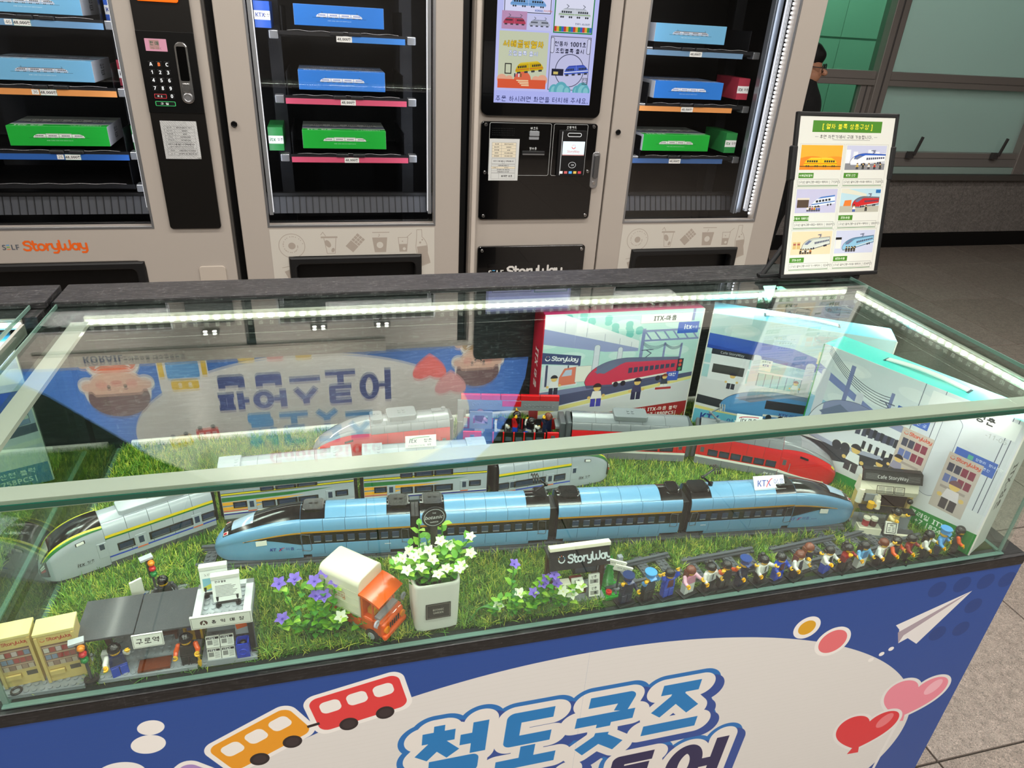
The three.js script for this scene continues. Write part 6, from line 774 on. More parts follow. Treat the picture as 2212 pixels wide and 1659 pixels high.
function whiteHead(label, A, B, flip) {
  const L = Math.hypot(B[0] - A[0], B[1] - A[1]), t = carThing('toy_train_car', label, A, B, 0.026, whiteGroup, flip), nl = 0.084, x0 = -L / 2 + nl, b = L / 2, n = 5;
  sidesOf(t, 'skirt', [[.0282, .0085], [.0295, .019]], [[x0, b]], C.greyD); sidesOf(t, 'blue_line', [[.0300, .0272], [.0300, .0295]], [[x0, b]], C.blueP); sidesOf(t, 'side_panel', [[.03, .0193], [.03, .027]], [[x0, b]], C.pale); sidesOf(t, 'side_panel', [[.03, .0297], [.03, .0478], [.0298, .0588]], cuts(x0, b, n), C.pale);
  sidesOf(t, 'green_line', [[.0299, .059], [.0298, .0612]], [[x0, b]], C.green); sidesOf(t, 'yellow_line', [[.0298, .0614], [.0296, .0652]], [[x0, b]], C.yellow); sidesOf(t, 'shoulder_panel', [[.0295, .0655], [.0285, .071], [.025, .0775], [.0195, .0815]], cuts(x0, b, n), C.pale); const R = [[.0192, .082], [.01, .0848], [0, .0856]]; roofOf(t, 'roof_panel', R, cuts(x0, b, n), C.pale); roofOf(t, 'roof_panel', mirrorLine(R), cuts(x0, b, n), C.pale);
  obj('core', bx(b - x0 - 0.004, 0.056, 0.05), C.blackMattP, t, [(x0 + b) / 2, 0.045, 0]); roofBox(t, (x0 + b) / 2 - 0.004, 0.083, 0.09, 0.036, 0.0065, C.pale, 4); roofBox(t, b - 0.02, 0.0825, 0.016, 0.03, 0.004, C.pale, 0);
  const N = loft({ pts: [[.965, -.07], [1, .12], [1, .58], [.995, .7], [.955, .8], [.84, .9], [.64, .955], [.33, .99], [0, 1]], x0, len: nl, round: .72, tip: .2, w: (s) => 0.03 * (1 - .22 * s ** 3), yb: (s) => 0.0195 - 0.001 * s, yt: (s) => 0.0858 - 0.04 * s ** 2.7 });
  obj('nose_shell', N.patch(1, -1, 0, 1, 0, 40, 30, 0.0015), C.pale, t); obj('canopy', N.patch((s) => .335 - .08 * s, (s) => -.335 + .08 * s, .002, .93, 0.0005, 24, 22, 0.0012), C.black, t); obj('windscreen', N.patch(.2, -.2, .78, .93, 0.0011, 12, 7), mat(0xb9b4a8, 0.06, { clearcoat: 0.8 }), t);
  for (const s of [1, -1]) { obj('yellow_line', N.patch((q) => s * (.395 - .07 * q), (q) => s * (.338 - .07 * q), .002, .9, 0.0006, 3, 18), plastic(0xc9cc18, 0.3), t); obj('green_line', N.patch((q) => s * (.425 + .02 * q), (q) => s * (.392 - .07 * q), .002, .92, 0.0006, 3, 18), C.green, t); obj('lamp_panel', N.patch(s * .86, s * .36, .86, .975, 0.0006, 8, 6), C.black, t); for (const k of [.5, .63]) obj('headlight', N.patch(s * (k + .05), s * (k - .04), .89, .95, 0.0012, 4, 4), C.white, t); obj('tail_lamp', N.patch(s * .78, s * .72, .89, .95, 0.0012, 3, 3), plastic(0xc02020), t);
    const d = obj('door', rbx(0.0125, 0.025, 0.001, 0.0006, 1), C.pale, t, [x0 - 0.006, 0.044, s * 0.0304]); obj('door_window', rbx(0.006, 0.0095, 0.0008, 0.0005, 1), C.win, d, [0, 0.006, s * 0.0006]); obj('cab_window', N.patch(s * .62, s * .53, .28, .42, 0.0007, 3, 4), C.winFrame, t); obj('cab_window_pane', N.patch(s * .61, s * .54, .295, .405, 0.0013, 3, 4), C.white, t);
    for (const [u, w] of [[.16, .022], [.47, .03], [.66, .036], [.93, .02]]) { const f = obj('window', rbx(w, 0.0135, 0.0014, 0.0006, 1), C.winFrame, t, [x0 + u * (b - x0), 0.0405, s * 0.0302]); obj('window_pane', bx(w * .8, 0.008, 0.0006), C.win, f, [0, 0.0004, s * 0.0007]); obj('window_ledge', bx(w * .8, 0.0012, 0.0009), C.greyD, f, [0, -0.0042, s * 0.0009]); }
    for (const u of [.295, .82]) { const e = obj('door', rbx(0.0145, 0.0245, 0.0012, 0.0006, 1), C.pale, t, [x0 + u * (b - x0), 0.0385, s * 0.0302]); obj('door_window', rbx(0.0068, 0.0115, 0.0008, 0.0005, 1), C.win, e, [0, 0.0025, s * 0.0006]); obj('door_stripe', bx(0.0135, 0.0018, 0.0006), plastic(0xd2582a), e, [0, -0.0098, s * 0.0006]); } }
  bothSides(t, 'name_print', 0.026, 0.0098, logoITX, x0 - 0.028, 0.033, 0.0306); obj('nose_skirt', N.patch(1.0, -1.0, .0, .8, -0.003, 20, 10, 0.001), C.greyD, t, [0, -0.0075, 0]);
  obj('gangway', rbx(0.006, 0.058, 0.042, 0.004, 2), C.blackMattP, t, [b + 0.003, 0.048, 0]); wheels(t, [x0 - 0.012, b - 0.03]); return t;
}
whiteHead('white toy train head car beside the station roof', [-0.412, -0.823], [-0.202, -0.918]);
deckCar('white double deck toy train car coupled to the head near the station', [-0.192, -0.927], [0.007, -0.932]);
deckCar('white double deck toy train car carrying a white name card', [0.022, -0.93], [0.223, -0.921]);
whiteHead('white toy train head car with its nose toward the red train', [0.241, -0.91], [0.455, -0.928], true);
// ----- red train -----
const redGroup = 'cars of the red toy train';
const RP = { skirt: [[.0285, .0115], [.0298, .0225], [.0298, .0265]], white: [[.0302, .0268], [.0302, .0312]], red: [[.0302, .0315], [.0302, .058], [.0296, .068], [.0284, .0712]], sh: [[.0282, .0716], [.0262, .079], [.0225, .0845]], top: [[.0222, .085], [.014, .0905], [0, .0935]] };
function redSides(t, a, b, n, wins, doors) {
  sidesOf(t, 'skirt_panel', RP.skirt, cuts(a, b, 3), C.grey); sidesOf(t, 'white_strip', RP.white, [[a, b]], C.white); sidesOf(t, 'side_panel', RP.red, cuts(a, b, n), C.red); sidesOf(t, 'shoulder_panel', RP.sh, cuts(a, b, n + 1), C.grey); roofOf(t, 'roof_panel', RP.top, cuts(a, b, n), C.grey); roofOf(t, 'roof_panel', mirrorLine(RP.top), cuts(a, b, n), C.grey); obj('core', bx(b - a - 0.004, 0.055, 0.05), C.blackMattP, t, [(a + b) / 2, 0.048, 0]);
  for (const s of [-1, 1]) { for (let i = 0; i < wins; i++) { const x = a + doors[0] + (b - a - doors[0] - doors[1]) * (i + .5) / wins, f = obj('window', rbx((b - a - doors[0] - doors[1]) / wins * .86, 0.0135, 0.0014, 0.0006, 1), C.winFrame, t, [x, 0.0405, s * 0.0305]); obj('window_pane', bx((b - a - doors[0] - doors[1]) / wins * .7, 0.0085, 0.0006), C.win, f, [0, 0, s * 0.0007]); } for (const x of [b - 0.011]) { const d = obj('door', rbx(0.0125, 0.021, 0.001, 0.0006, 1), C.red, t, [x, 0.0425, s * 0.0303]); obj('door_window', bx(0.0065, 0.0105, 0.0007), C.greyD, d, [0, 0.002, s * 0.0006]); } }
}
function redHead(label, A, B, flip, panto) {
  const L = Math.hypot(B[0] - A[0], B[1] - A[1]), t = carThing('toy_train_car', label, A, B, 0.027, redGroup, flip), nl = 0.105, x0 = -L / 2 + nl, b = L / 2;
  redSides(t, x0, b, 5, 6, [0.004, 0.02]); roofBox(t, (x0 + b) / 2 - 0.014, 0.09, 0.052, 0.038, 0.0075, C.grey, 4); roofBox(t, x0 + 0.012, 0.0885, 0.022, 0.036, 0.006, C.grey, 2);
  const N = loft({ pts: [[.94, -.06], [.99, .1], [1, .22], [1, .56], [.985, .68], [.945, .735], [.86, .82], [.75, .89], [.48, .955], [.24, .99], [0, 1]], x0, len: nl, round: .8, tip: .26, w: (s) => 0.0302 * (1 - .38 * s ** 2.6), yb: (s) => 0.0118 + 0.002 * s, yt: (s) => 0.0935 - 0.05 * s ** 1.9 });
  obj('nose_shell', N.patch(1, -1, 0, 1, 0, 40, 30, 0.0015), C.red, t); obj('canopy', N.patch((s) => .475 - .2 * s, (s) => -.475 + .2 * s, .002, .985, 0.0006, 24, 22, 0.0012), C.grey, t); obj('windscreen', N.patch((s) => .33 - .12 * s, (s) => -.33 + .12 * s, .28, .86, 0.0012, 14, 12), mat(0x8d8a90, 0.05, { clearcoat: 0.9 }), t);
  for (const s of [1, -1]) { obj('skirt_panel', N.patch(s * 1.0, (q) => s * (.825 + .12 * q), .002, .8, 0.0005, 4, 14), C.grey, t); obj('white_strip', N.patch((q) => s * (.825 + .12 * q), (q) => s * (.79 + .13 * q), .002, .78, 0.0006, 3, 14), C.white, t); obj('headlight', N.patch(s * .42, s * .33, .84, .9, 0.0011, 4, 4), plastic(0xe8c23a, 0.2), t); obj('cab_window', N.patch(s * .63, s * .56, .3, .44, 0.0007, 3, 4), C.black, t); const d = obj('door', rbx(0.013, 0.024, 0.001, 0.0008, 1), C.red, t, [x0 - 0.008, 0.045, s * 0.0304]); obj('door_window', rbx(0.006, 0.011, 0.0008, 0.0005, 1), C.greyD, d, [0, 0.003, s * 0.0006]); obj('hand_rail', bar(V(x0 - 0.018, 0.03, s * 0.0315), V(x0 - 0.018, 0.048, s * 0.0315), 0.0006), C.grey, t); }
  bothSides(t, 'name_print', 0.024, 0.009, redLogo, x0 + 0.012, 0.019, 0.0303); if (panto) pantograph(t, b - 0.03, 0.092, C.grey, .95); else obj('folded_pantograph', merge([mv(bx(0.024, 0.003, 0.01), 0, 0, 0), mv(cyl(0.004, 0.005, 10), 0.01, 0.002, 0)]), C.grey, t, [b - 0.018, 0.0945, 0]);
  obj('gangway', rbx(0.008, 0.066, 0.044, 0.003, 1), C.greyD, t, [b + 0.004, 0.052, 0]); wheels(t, [x0 - 0.02, b - 0.03]); return t;
}
const redLogo = canvasTex(256, 96, (x) => { x.save(); x.transform(1, 0, -.2, 1, 12, 0); text(x, 'itx', 10, 22, 56, '#f2f2f2', { bold: true }); x.restore(); text(x, '마음', 130, 30, 40, '#f2f2f2', {}); });
redHead('red toy train head car with its nose by the back board', [-0.062, -1.05], [0.184, -1.06]);
{ const A = [0.402, -1.015], B = [0.612, -0.965], t = carThing('toy_train_car', 'red toy train middle car with raised grey roof block', A, B, 0.027, redGroup), L = Math.hypot(B[0] - A[0], B[1] - A[1]); redSides(t, -L / 2, L / 2, 5, 6, [0.022, 0.022]); roofBox(t, 0.0, 0.09, 0.062, 0.038, 0.0075, C.grey, 4); for (const s of [-1, 1]) { obj('gangway', rbx(0.01, 0.066, 0.05, 0.003, 1), C.greyD, t, [s * (L / 2 + 0.005), 0.052, 0]); const d = obj('door', rbx(0.0125, 0.021, 0.001, 0.0006, 1), C.red, t, [-L / 2 + 0.012, 0.0425, s * 0.0303]); obj('door_window', bx(0.0065, 0.0105, 0.0007), C.greyD, d, [0, 0.002, s * 0.0006]); } wheels(t, [-L / 2 + 0.03, L / 2 - 0.03]); }
redHead('red toy train head car pointing at the green carton', [0.63, -0.96], [0.852, -0.838], true, true);
// opened dining car with its far side hinged up
const openCar = (() => {
  const A = [0.207, -1.062], B = [0.378, -1.03], t = carThing('toy_train_car', 'opened red toy train car showing seats and figures inside', A, B, 0.027, redGroup), L = Math.hypot(B[0] - A[0], B[1] - A[1]), a = -L / 2, b = L / 2;
  sidesOf(t, 'skirt_panel', RP.skirt, cuts(a, b, 3), C.grey); sidesOf(t, 'white_strip', RP.white, [[a, b]], C.white); obj('floor_plate', bx(L, 0.006, 0.056), C.greyD, t, [0, 0.0315, 0]);
  for (let i = 0; i < 9; i++) for (const z of [-0.016, 0, 0.016]) obj('stud', cyl(0.0024, 0.0017, 10), C.greyD, t, [a + 0.04 + i * 0.011, 0.0352, z]);
  for (const s of [1, -1]) { for (let i = 0; i < 6; i++) { const x = a + 0.047 + i * 0.0192; obj('window_frame', holePlate(-0.0083, 0.0083, 0, 0.0225, [[-0.0062, 0.0062, 0.004, 0.0135]], 0.003, 0), C.winFrame, t, [x, 0.0345, s * 0.0272 - 0.0015]); obj('window_pane', bx(0.0124, 0.0095, 0.0006), C.glassSmoke, t, [x, 0.0432, s * 0.0272]); obj('window_post', rbx(0.0027, 0.0225, 0.0042, 0.0006, 1), C.red, t, [x + 0.0096, 0.0458, s * 0.0275]); } for (const [x, w] of [[a + 0.018, 0.034], [b - 0.006, 0.022]]) { const p = obj('end_panel', rbx(w, 0.024, 0.0045, 0.0012, 1), C.red, t, [x, 0.0465, s * 0.0275]); obj('panel_window', bx(0.0075, 0.011, 0.001), C.greyD, p, [0, 0, s * 0.0022]); } }
  for (const [x, n] of [[a - 0.004, 1], [b + 0.012, -1]]) { obj('end_wall', rbx(0.012, 0.05, 0.05, 0.002, 1), C.greyD, t, [x, 0.052, 0]); obj('end_wall_step', rbx(0.01, 0.006, 0.03, 0.001, 1), C.grey, t, [x + n * 0.008, 0.062, 0]); }
  // inner partition frame
  obj('partition', holePlate(-0.021, 0.021, 0, 0.036, [[-0.0145, 0.0125, 0.009, 0.0285]], 0.005, 0), C.grey, t, [a + 0.034, 0.048, -0.006]); obj('cup', cyl(0.003, 0.018, 10), C.white, t, [a + 0.063, 0.05, -0.002]);
  // raised side and roof half
  obj('raised_roof', rbx(L + 0.012, 0.022, 0.005, 0.001, 1), C.grey, t, [0.002, 0.085, -0.031]); for (const [k, [p, q]] of cuts(a - 0.004, b + 0.008, 5).entries()) obj('roof_edge', rbx(q - p - 0.0006, 0.011, 0.008, 0.001, 1), C.red, t, [(p + q) / 2, 0.1015, -0.032]);
  obj('raised_end', rbx(0.016, 0.05, 0.005, 0.001, 1), C.grey, t, [a - 0.002, 0.07, -0.031]); obj('red_insert', rbx(0.036, 0.012, 0.002, 0.0006, 1), C.red, t, [a + 0.092, 0.089, -0.0285]);
  const ring = memo('ring', () => new THREE.TorusGeometry(0.0026, 0.0007, 6, 14)); for (let i = 0; i < 7; i++) obj('tube_ring', ring, C.grey, t, [a + 0.02 + i * 0.0082, 0.087, -0.0282]); for (let i = 0; i < 8; i++) obj('tube_ring', ring, C.grey, t, [a + 0.118 + i * 0.0075, 0.0845, -0.0282]);
  for (let i = 0; i < 4; i++) for (const z of [-0.012, 0.012]) { obj('seat', rbx(0.011, 0.008, 0.013, 0.001, 1), C.greyD, t, [a + 0.07 + i * 0.026, 0.038, z]); obj('seat_back', rbx(0.003, 0.016, 0.013, 0.001, 1), C.blackMattP, t, [a + 0.079 + i * 0.026, 0.046, z]); }
  wheels(t, [a + 0.03, b - 0.03]); return t;
})();
// name cards standing on the roofs
const cardTex = { itx: canvasTex(384, 160, (x, w, h) => { x.fillStyle = '#ecebe6'; x.fillRect(0, 0, w, h); x.strokeStyle = '#4f9a5a'; x.lineWidth = 8; x.beginPath(); x.moveTo(54, 60); x.quadraticCurveTo(70, 20, 300, 22); x.stroke(); x.save(); x.transform(1, 0, -.15, 1, 10, 0); text(x, 'itx', 44, 34, 62, '#77797c', { bold: true }); x.restore(); text(x, '청춘', 226, 46, 50, '#3f4144', {}); text(x, 'CHEONGCHUN', 34, 122, 24, '#6a6c70'); text(x, '청춘', 270, 120, 24, '#6a6c70', { bold: true }); }), ktx: canvasTex(384, 150, (x, w, h) => { x.fillStyle = '#eef0f0'; x.fillRect(0, 0, w, h); x.save(); x.transform(1, 0, -.18, 1, 30, 0); text(x, 'KTX', 20, 42, 78, '#2c3a8c', { bold: true }); x.restore(); x.strokeStyle = '#cf3348'; x.lineWidth = 12; x.beginPath(); x.moveTo(150, 128); x.quadraticCurveTo(190, 50, 240, 34); x.stroke(); text(x, '이음', 246, 40, 66, '#2c3a8c', {}); }), red: canvasTex(384, 150, (x, w, h) => { x.fillStyle = '#eef0f0'; x.fillRect(0, 0, w, h); x.strokeStyle = '#cf3348'; x.lineWidth = 12; x.beginPath(); x.moveTo(40, 60); x.quadraticCurveTo(70, 20, 330, 26); x.stroke(); text(x, 'itx 마음', 60, 50, 60, '#55575a', { bold: true }); }) };
function nameCard(label, tex, w, h, pos, turn, lean) { const t = thing('name_card', label, 'card', pos, turn, 'name cards on the toy trains'); sheetObj('card_sheet', w, h, 0.0008, tex, t, [0, h / 2 * Math.cos(lean), h / 2 * Math.sin(lean)], [lean, 0, 0], 0xf2f2ee, 0.25); obj('card_base', bx(w * 1.02, 0.0008, 0.014), mat(0xe6e8e8, 0.2, { transmission: 0.5, thickness: 0 }), t, [0, 0.0004, -0.005]); return t; }
nameCard('white name card on the double deck train car', cardTex.itx, 0.05, 0.021, [0.117, G + 0.1068, -0.95], -0.03, -0.12);
nameCard('white name card with blue letters on the blue train roof', cardTex.ktx, 0.053, 0.0215, [0.653, G + 0.0885, -0.768], -0.07, -0.7);
nameCard('white name card with red arc behind the front edge on the red train', cardTex.red, 0.045, 0.02, [0.71, G + 0.101, -0.935], -0.4, -0.2);
// ---------- toy figures ----------
const skin = plastic(0xe9b21a, 0.25), FS = 1.18;
const faceTex = canvasTex(128, 64, (x, w, h) => { x.fillStyle = '#e9b21a'; x.fillRect(0, 0, w, h); ell(x, 58, 27, 2.6, 3.4, '#15130f'); ell(x, 70, 27, 2.6, 3.4, '#15130f'); x.strokeStyle = '#3a2410'; x.lineWidth = 2; x.beginPath(); x.arc(64, 34, 8, .5, 2.6); x.stroke(); x.beginPath(); x.moveTo(54, 20); x.lineTo(61, 21); x.moveTo(67, 21); x.lineTo(74, 20); x.stroke(); });
const faceM = mat(0xffffff, 0.25, { map: faceTex, clearcoat: 0.2 });
const fg = {
  leg: rbx(0.0074, 0.0125, 0.0078, 0.0008, 1), hips: rbx(0.0158, 0.003, 0.0076, 0.0008, 1),
  torso: (() => { const g = ext(polyShape([[-.0079, 0], [.0079, 0], [.0061, .0128], [-.0061, .0128]]), 0.0066, 0.0007); return g.translate(0, 0, -0.0033); })(),
  arm: merge([mv(sph(0.0028, 10), 0, 0, 0), bar(V(0, 0, 0), V(0.0015, -0.0058, 0.001), 0.0026, 10), mv(sph(0.0026, 10), 0.0015, -0.0058, 0.001), bar(V(0.0015, -0.0058, 0.001), V(0.0012, -0.0092, 0.0042), 0.0023, 10)]),
  hand: merge([mv(sph(0.0021, 8), 0.0012, -0.0096, 0.0046), mv(new THREE.TorusGeometry(0.0021, 0.001, 6, 12, 4.6), 0.0012, -0.0106, 0.0062, 0, 0, 0.9)]),
  head: new THREE.LatheGeometry([[0, 0], [.0034, 0], [.0048, .0012], [.0051, .003], [.0051, .0068], [.0046, .0084], [.0026, .009], [0, .009]].map(([a, b]) => new THREE.Vector2(a, b)), 20).rotateY(Math.PI),
  short: merge([mv(new THREE.SphereGeometry(0.0064, 16, 10, 0, 7, 0, 1.75), 0, 0.0055, -0.0006), mv(rbx(0.0122, 0.0052, 0.007, 0.002, 2), 0, 0.004, -0.0028)]),
  long: merge([mv(new THREE.SphereGeometry(0.0066, 16, 10, 0, 7, 0, 1.7), 0, 0.0055, -0.0004), mv(rbx(0.0134, 0.0145, 0.0062, 0.0026, 2), 0, -0.0012, -0.0036), mv(rbx(0.0028, 0.0105, 0.0066, 0.0012, 1), 0.0054, 0.0008, -0.001), mv(rbx(0.0028, 0.0105, 0.0066, 0.0012, 1), -0.0054, 0.0008, -0.001)]),
  bun: merge([mv(new THREE.SphereGeometry(0.0064, 16, 10, 0, 7, 0, 1.75), 0, 0.0055, -0.0006), mv(rbx(0.0122, 0.005, 0.007, 0.002, 2), 0, 0.004, -0.0028), mv(sph(0.0032, 10), 0, 0.0112, -0.0045), mv(rbx(0.004, 0.01, 0.004, 0.0018, 1), 0, 0.004, -0.0078)]),
  cap: merge([mv(cyl(0.0056, 0.004, 18), 0, 0.0072, 0), mv(cyl(0.0056, 0.0034, 20, 0.0074), 0, 0.0105, 0), mv(cyl(0.0074, 0.0012, 20), 0, 0.0127, 0), mv(rbx(0.0095, 0.0014, 0.005, 0.0006, 1), 0, 0.0058, 0.0056, 0.35)]),
};
const footPlate = rbx(0.0238, 0.0026, 0.0158, 0.0006, 1);
function figure(label, x, z, turn, o, group, y = G + 0.001) {
  const t = thing('toy_figure', label, 'toy figure', [x, y, z], turn, group); t.scale.setScalar(FS); let b = 0;
  if (o.plate !== 0) { obj('stand_plate', footPlate, plastic(0x0d0d0e, 0.35), t, [0, 0.0013, 0]); b = 0.0026; }
  const leg = plastic(o.leg), top = plastic(o.top), arm = plastic(o.arm ?? o.top);
  if (o.sit) { for (const s of [-1, 1]) obj('leg', fg.leg, leg, t, [s * 0.004, b + 0.004, 0.005], [Math.PI / 2, 0, 0]); b -= 0.008; } else for (const s of [-1, 1]) obj('leg', fg.leg, leg, t, [s * 0.004, b + 0.00625, 0]);
  obj('hips', fg.hips, leg, t, [0, b + 0.0138, 0]); obj('torso', fg.torso, top, t, [0, b + 0.0153, 0]);
  if (o.front !== undefined) obj('vest_front', memo('vf', () => ext(polyShape([[-.0046, .0008], [.0046, .0008], [.0034, .012], [-.0034, .012]]), 0.0004)), plastic(o.front), t, [0, b + 0.0153, 0.004]); if (o.tie !== undefined) obj('tie', bx(0.0016, 0.0088, 0.0004), plastic(o.tie), t, [0, b + 0.0226, 0.0047]);
  const A = o.arms ?? [0.2, 0.2]; [-1, 1].forEach((s, i) => { const a = obj('arm', s > 0 ? fg.arm : memo('armL', () => mirX(fg.arm)), arm, t, [s * 0.0083, b + 0.0258, 0], [-A[i], 0, s * 0.16]); obj('hand', s > 0 ? fg.hand : memo('handL', () => mirX(fg.hand)), skin, a); });
  const h = obj('head', fg.head, faceM, t, [0, b + 0.0288, 0], [o.nod ?? 0, o.look ?? 0, 0]); if (o.hair) obj(o.hair === 'cap' ? 'cap' : 'hair', fg[o.hair], plastic(o.hc ?? 0x121113, 0.22), h);
  return t;
}
function mirX(g) { const c = g.clone(), p = c.attributes.position, n = c.attributes.normal; for (let i = 0; i < p.count; i++) { p.setX(i, -p.getX(i)); n.setX(i, -n.getX(i)); } if (c.index) { const a = c.index.array; for (let i = 0; i < a.length; i += 3) { const k = a[i]; a[i] = a[i + 1]; a[i + 1] = k; } } else for (const at of Object.values(c.attributes)) for (let i = 0; i < at.count; i += 3) for (let k = 0; k < at.itemSize; k++) { const j = i * at.itemSize + k, l = (i + 1) * at.itemSize + k, v = at.array[j]; at.array[j] = at.array[l]; at.array[l] = v; } return c; }
const NAVY = 0x16213f, BR = 0x6b3018, BK = 0x121113, WH = 0xe8e6e0, BLU = 0x1247c2, DR = 0x7a1419, OR = 0xe6571a, LB = 0x4f9bdc, row = 'toy figures in a row along the front glass';
[
  [.371, 'navy suit and navy cap, hand at chin, beside the shop kiosk', .3, { leg: NAVY, top: NAVY, hair: 'cap', hc: 0x1c3568, front: 0x101a33, arms: [2.1, .5] }],
  [.405, 'light blue cap and sleeves with both hands raised', .35, { leg: 0x17181b, top: 0x2a3440, arm: LB, hair: 'cap', hc: LB, arms: [2, 2.2] }],
  [.436, 'blue overalls with both hands raised to black hair', .2, { leg: BLU, top: BLU, front: 0x5a1a1c, hair: 'short', arms: [2.6, 2.6] }],
  [.469, 'pink top and white trousers with long brown hair', .25, { leg: WH, top: 0xd58aa6, arm: 0xe6b0c6, hair: 'long', hc: BR, arms: [.6, .9] }],
  [.502, 'white shirt and black tie with black ponytail, beside raised orange arms', .2, { leg: BK, top: WH, front: 0xbfc2c4, tie: BK, hair: 'bun', arms: [.2, .5] }],
  [.527, 'black vest and orange sleeves with both hands up', .2, { leg: BK, top: BK, arm: OR, hair: 'short', arms: [1.9, 1.9] }],
  [.556, 'navy suit and navy cap standing between two black haired figures', .4, { leg: NAVY, top: NAVY, hair: 'cap', hc: 0x1c3f86, arms: [.5, 1.6] }],
  [.589, 'white shirt and black tie with black hair, beside blue overalls', .3, { leg: BK, top: WH, front: 0xd2d2cf, tie: BK, hair: 'bun', arms: [.3, 1.3] }],
  [.618, 'blue overalls over a dark red shirt, arms lowered', .25, { leg: BLU, top: BLU, front: 0x5a1a1c, hair: 'short', arms: [.4, .5] }],
  [.65, 'white sleeves and long brown hair standing in front of its twin', .3, { leg: BK, top: WH, front: 0x34344a, hair: 'long', hc: BR, arms: [.4, .5] }],
  [.674, 'white trousers and long brown hair standing half hidden', .3, { leg: WH, top: 0x2a2630, hair: 'long', hc: 0x7a3a1e, arms: [1.2, 1.4] }],
  [.702, 'white shirt, dark vest and blue trousers', .3, { leg: BLU, top: WH, front: 0x2b2d34, hair: 'short', arms: [.9, .5] }],
  [.735, 'dark red jacket with one hand at the mouth', .3, { leg: BK, top: 0x9a1c1c, hair: 'bun', front: 0x2a1516, arms: [1.8, .6] }],
  [.765, 'light blue top and white trousers with long black hair', .3, { leg: WH, top: 0x6fb3e2, front: 0x3f7fb8, hair: 'long', arms: [.4, .4] }],
  [.8, 'white shirt and red tie with short brown hair', .35, { leg: BK, top: WH, tie: 0x8f3a22, hair: 'short', hc: BR, arms: [.3, 1.9] }],
  [.824, 'orange sleeves and dark vest beside the red tie figure', .4, { leg: BK, top: 0x22252c, arm: OR, hair: 'short', arms: [.5, .4] }],
  [.852, 'dark red striped shirt leaning on its neighbour', .5, { leg: BK, top: 0x8c1a1a, front: 0x3a1214, hair: 'short', arms: [.5, .7] }],
  [.888, 'white shirt and long black hair beside light blue police figure', .45, { leg: BK, top: WH, front: 0x3a3c40, hair: 'long', arms: [.3, .6] }],
  [.917, 'light blue police uniform and light blue cap', .5, { leg: 0x22304a, top: LB, front: 0x2c5f96, hair: 'cap', hc: LB, arms: [.3, .3] }],
  [.949, 'orange sleeves at the foot of the green carton', .6, { leg: BK, top: 0x2a2c2c, arm: OR, hair: 'short', arms: [.3, .4] }],
].forEach(([x, d, r, o], i) => { const lead = 'toy figure in '; figure((lead + d).split(' ').slice(0, 16).join(' '), x, -0.6625 - (i === 10 ? 0.012 : 0) - (i > 16 ? 0.003 : 0), r + rr(-.12, .12), o, row); });
// figures in the opened car
const inCar = (u, z, turn, o, label) => { const p = openCar.localToWorld(V(u, 0, z)); return figure(label, p.x, p.z, openCar.rotation.y + turn, { plate: 0, ...o }, 'toy figures in the opened car', G + 0.0345); };
openCar.updateMatrixWorld(true);
inCar(-0.054, -0.016, 2.6, { leg: WH, top: 0xd9a3bd, hair: 'long', hc: BR, arms: [.4, .4] }, 'toy figure with long brown hair inside the grey partition');
inCar(-0.014, -0.004, 2.9, { leg: BK, top: WH, hair: 'long', arms: [.4, 1.1], sit: 1 }, 'seated black haired toy figure in white beside the cup');
inCar(0.014, -0.01, -1.9, { leg: BLU, top: 0xc21a1c, hair: 'long', arms: [2.4, 2.8], sit: 0 }, 'red shirted toy figure raising both arms in opened car');
inCar(0.042, -0.004, 2.7, { leg: BK, top: WH, hair: 'long', arms: [.6, 1.4], sit: 1 }, 'seated black haired toy figure in white by the blue block');
inCar(0.073, -0.006, -2.3, { leg: NAVY, top: NAVY, hair: 'short', hc: BR, arms: [.4, 2.6] }, 'brown haired toy figure in navy at the car end');
tag(obj('toy_block', merge([mv(bx(0.0095, 0.0095, 0.008), 0, 0, 0), mv(cyl(0.0024, 0.0017, 10), 0, 0.0056, 0)]), plastic(0x0f4fd0), null, openCar.localToWorld(V(0.032, 0.0412, 0.008))), 'small bright blue toy block on the car floor', 'toy block');

// ---------- toy buildings and props ----------
const G1 = plastic(0x8a8f95, 0.35), LG = plastic(0xa9aeb4, 0.32), BRN = plastic(0x4a2014, 0.35), TAN = plastic(0xd9bd74, 0.35), CRM = plastic(0xe9e2cb, 0.35), DG = plastic(0x3f4247, 0.75);
function plate(t, name, x0, x1, z0, z1, h, m, studs = true, y = 0) {
  const nx = Math.round((x1 - x0) / 0.0085), nz = Math.round((z1 - z0) / 0.0085), gs = [mv(bx(x1 - x0, h, z1 - z0), (x0 + x1) / 2, y + h / 2, (z0 + z1) / 2)];
  if (studs) for (let i = 0; i < nx; i++) for (let j = 0; j < nz; j++) gs.push(mv(cyl(0.0025, 0.0017, 10), x0 + (i + .5) * (x1 - x0) / nx, y + h + 0.0008, z0 + (j + .5) * (z1 - z0) / nz));
  return obj(name, merge(gs), m, t);
}
function foot(x0, x1, z0, z1) { FOOT.push([(x0 + x1) / 2, (z0 + z1) / 2, (x1 - x0) / 2, (z1 - z0) / 2, 0]); }
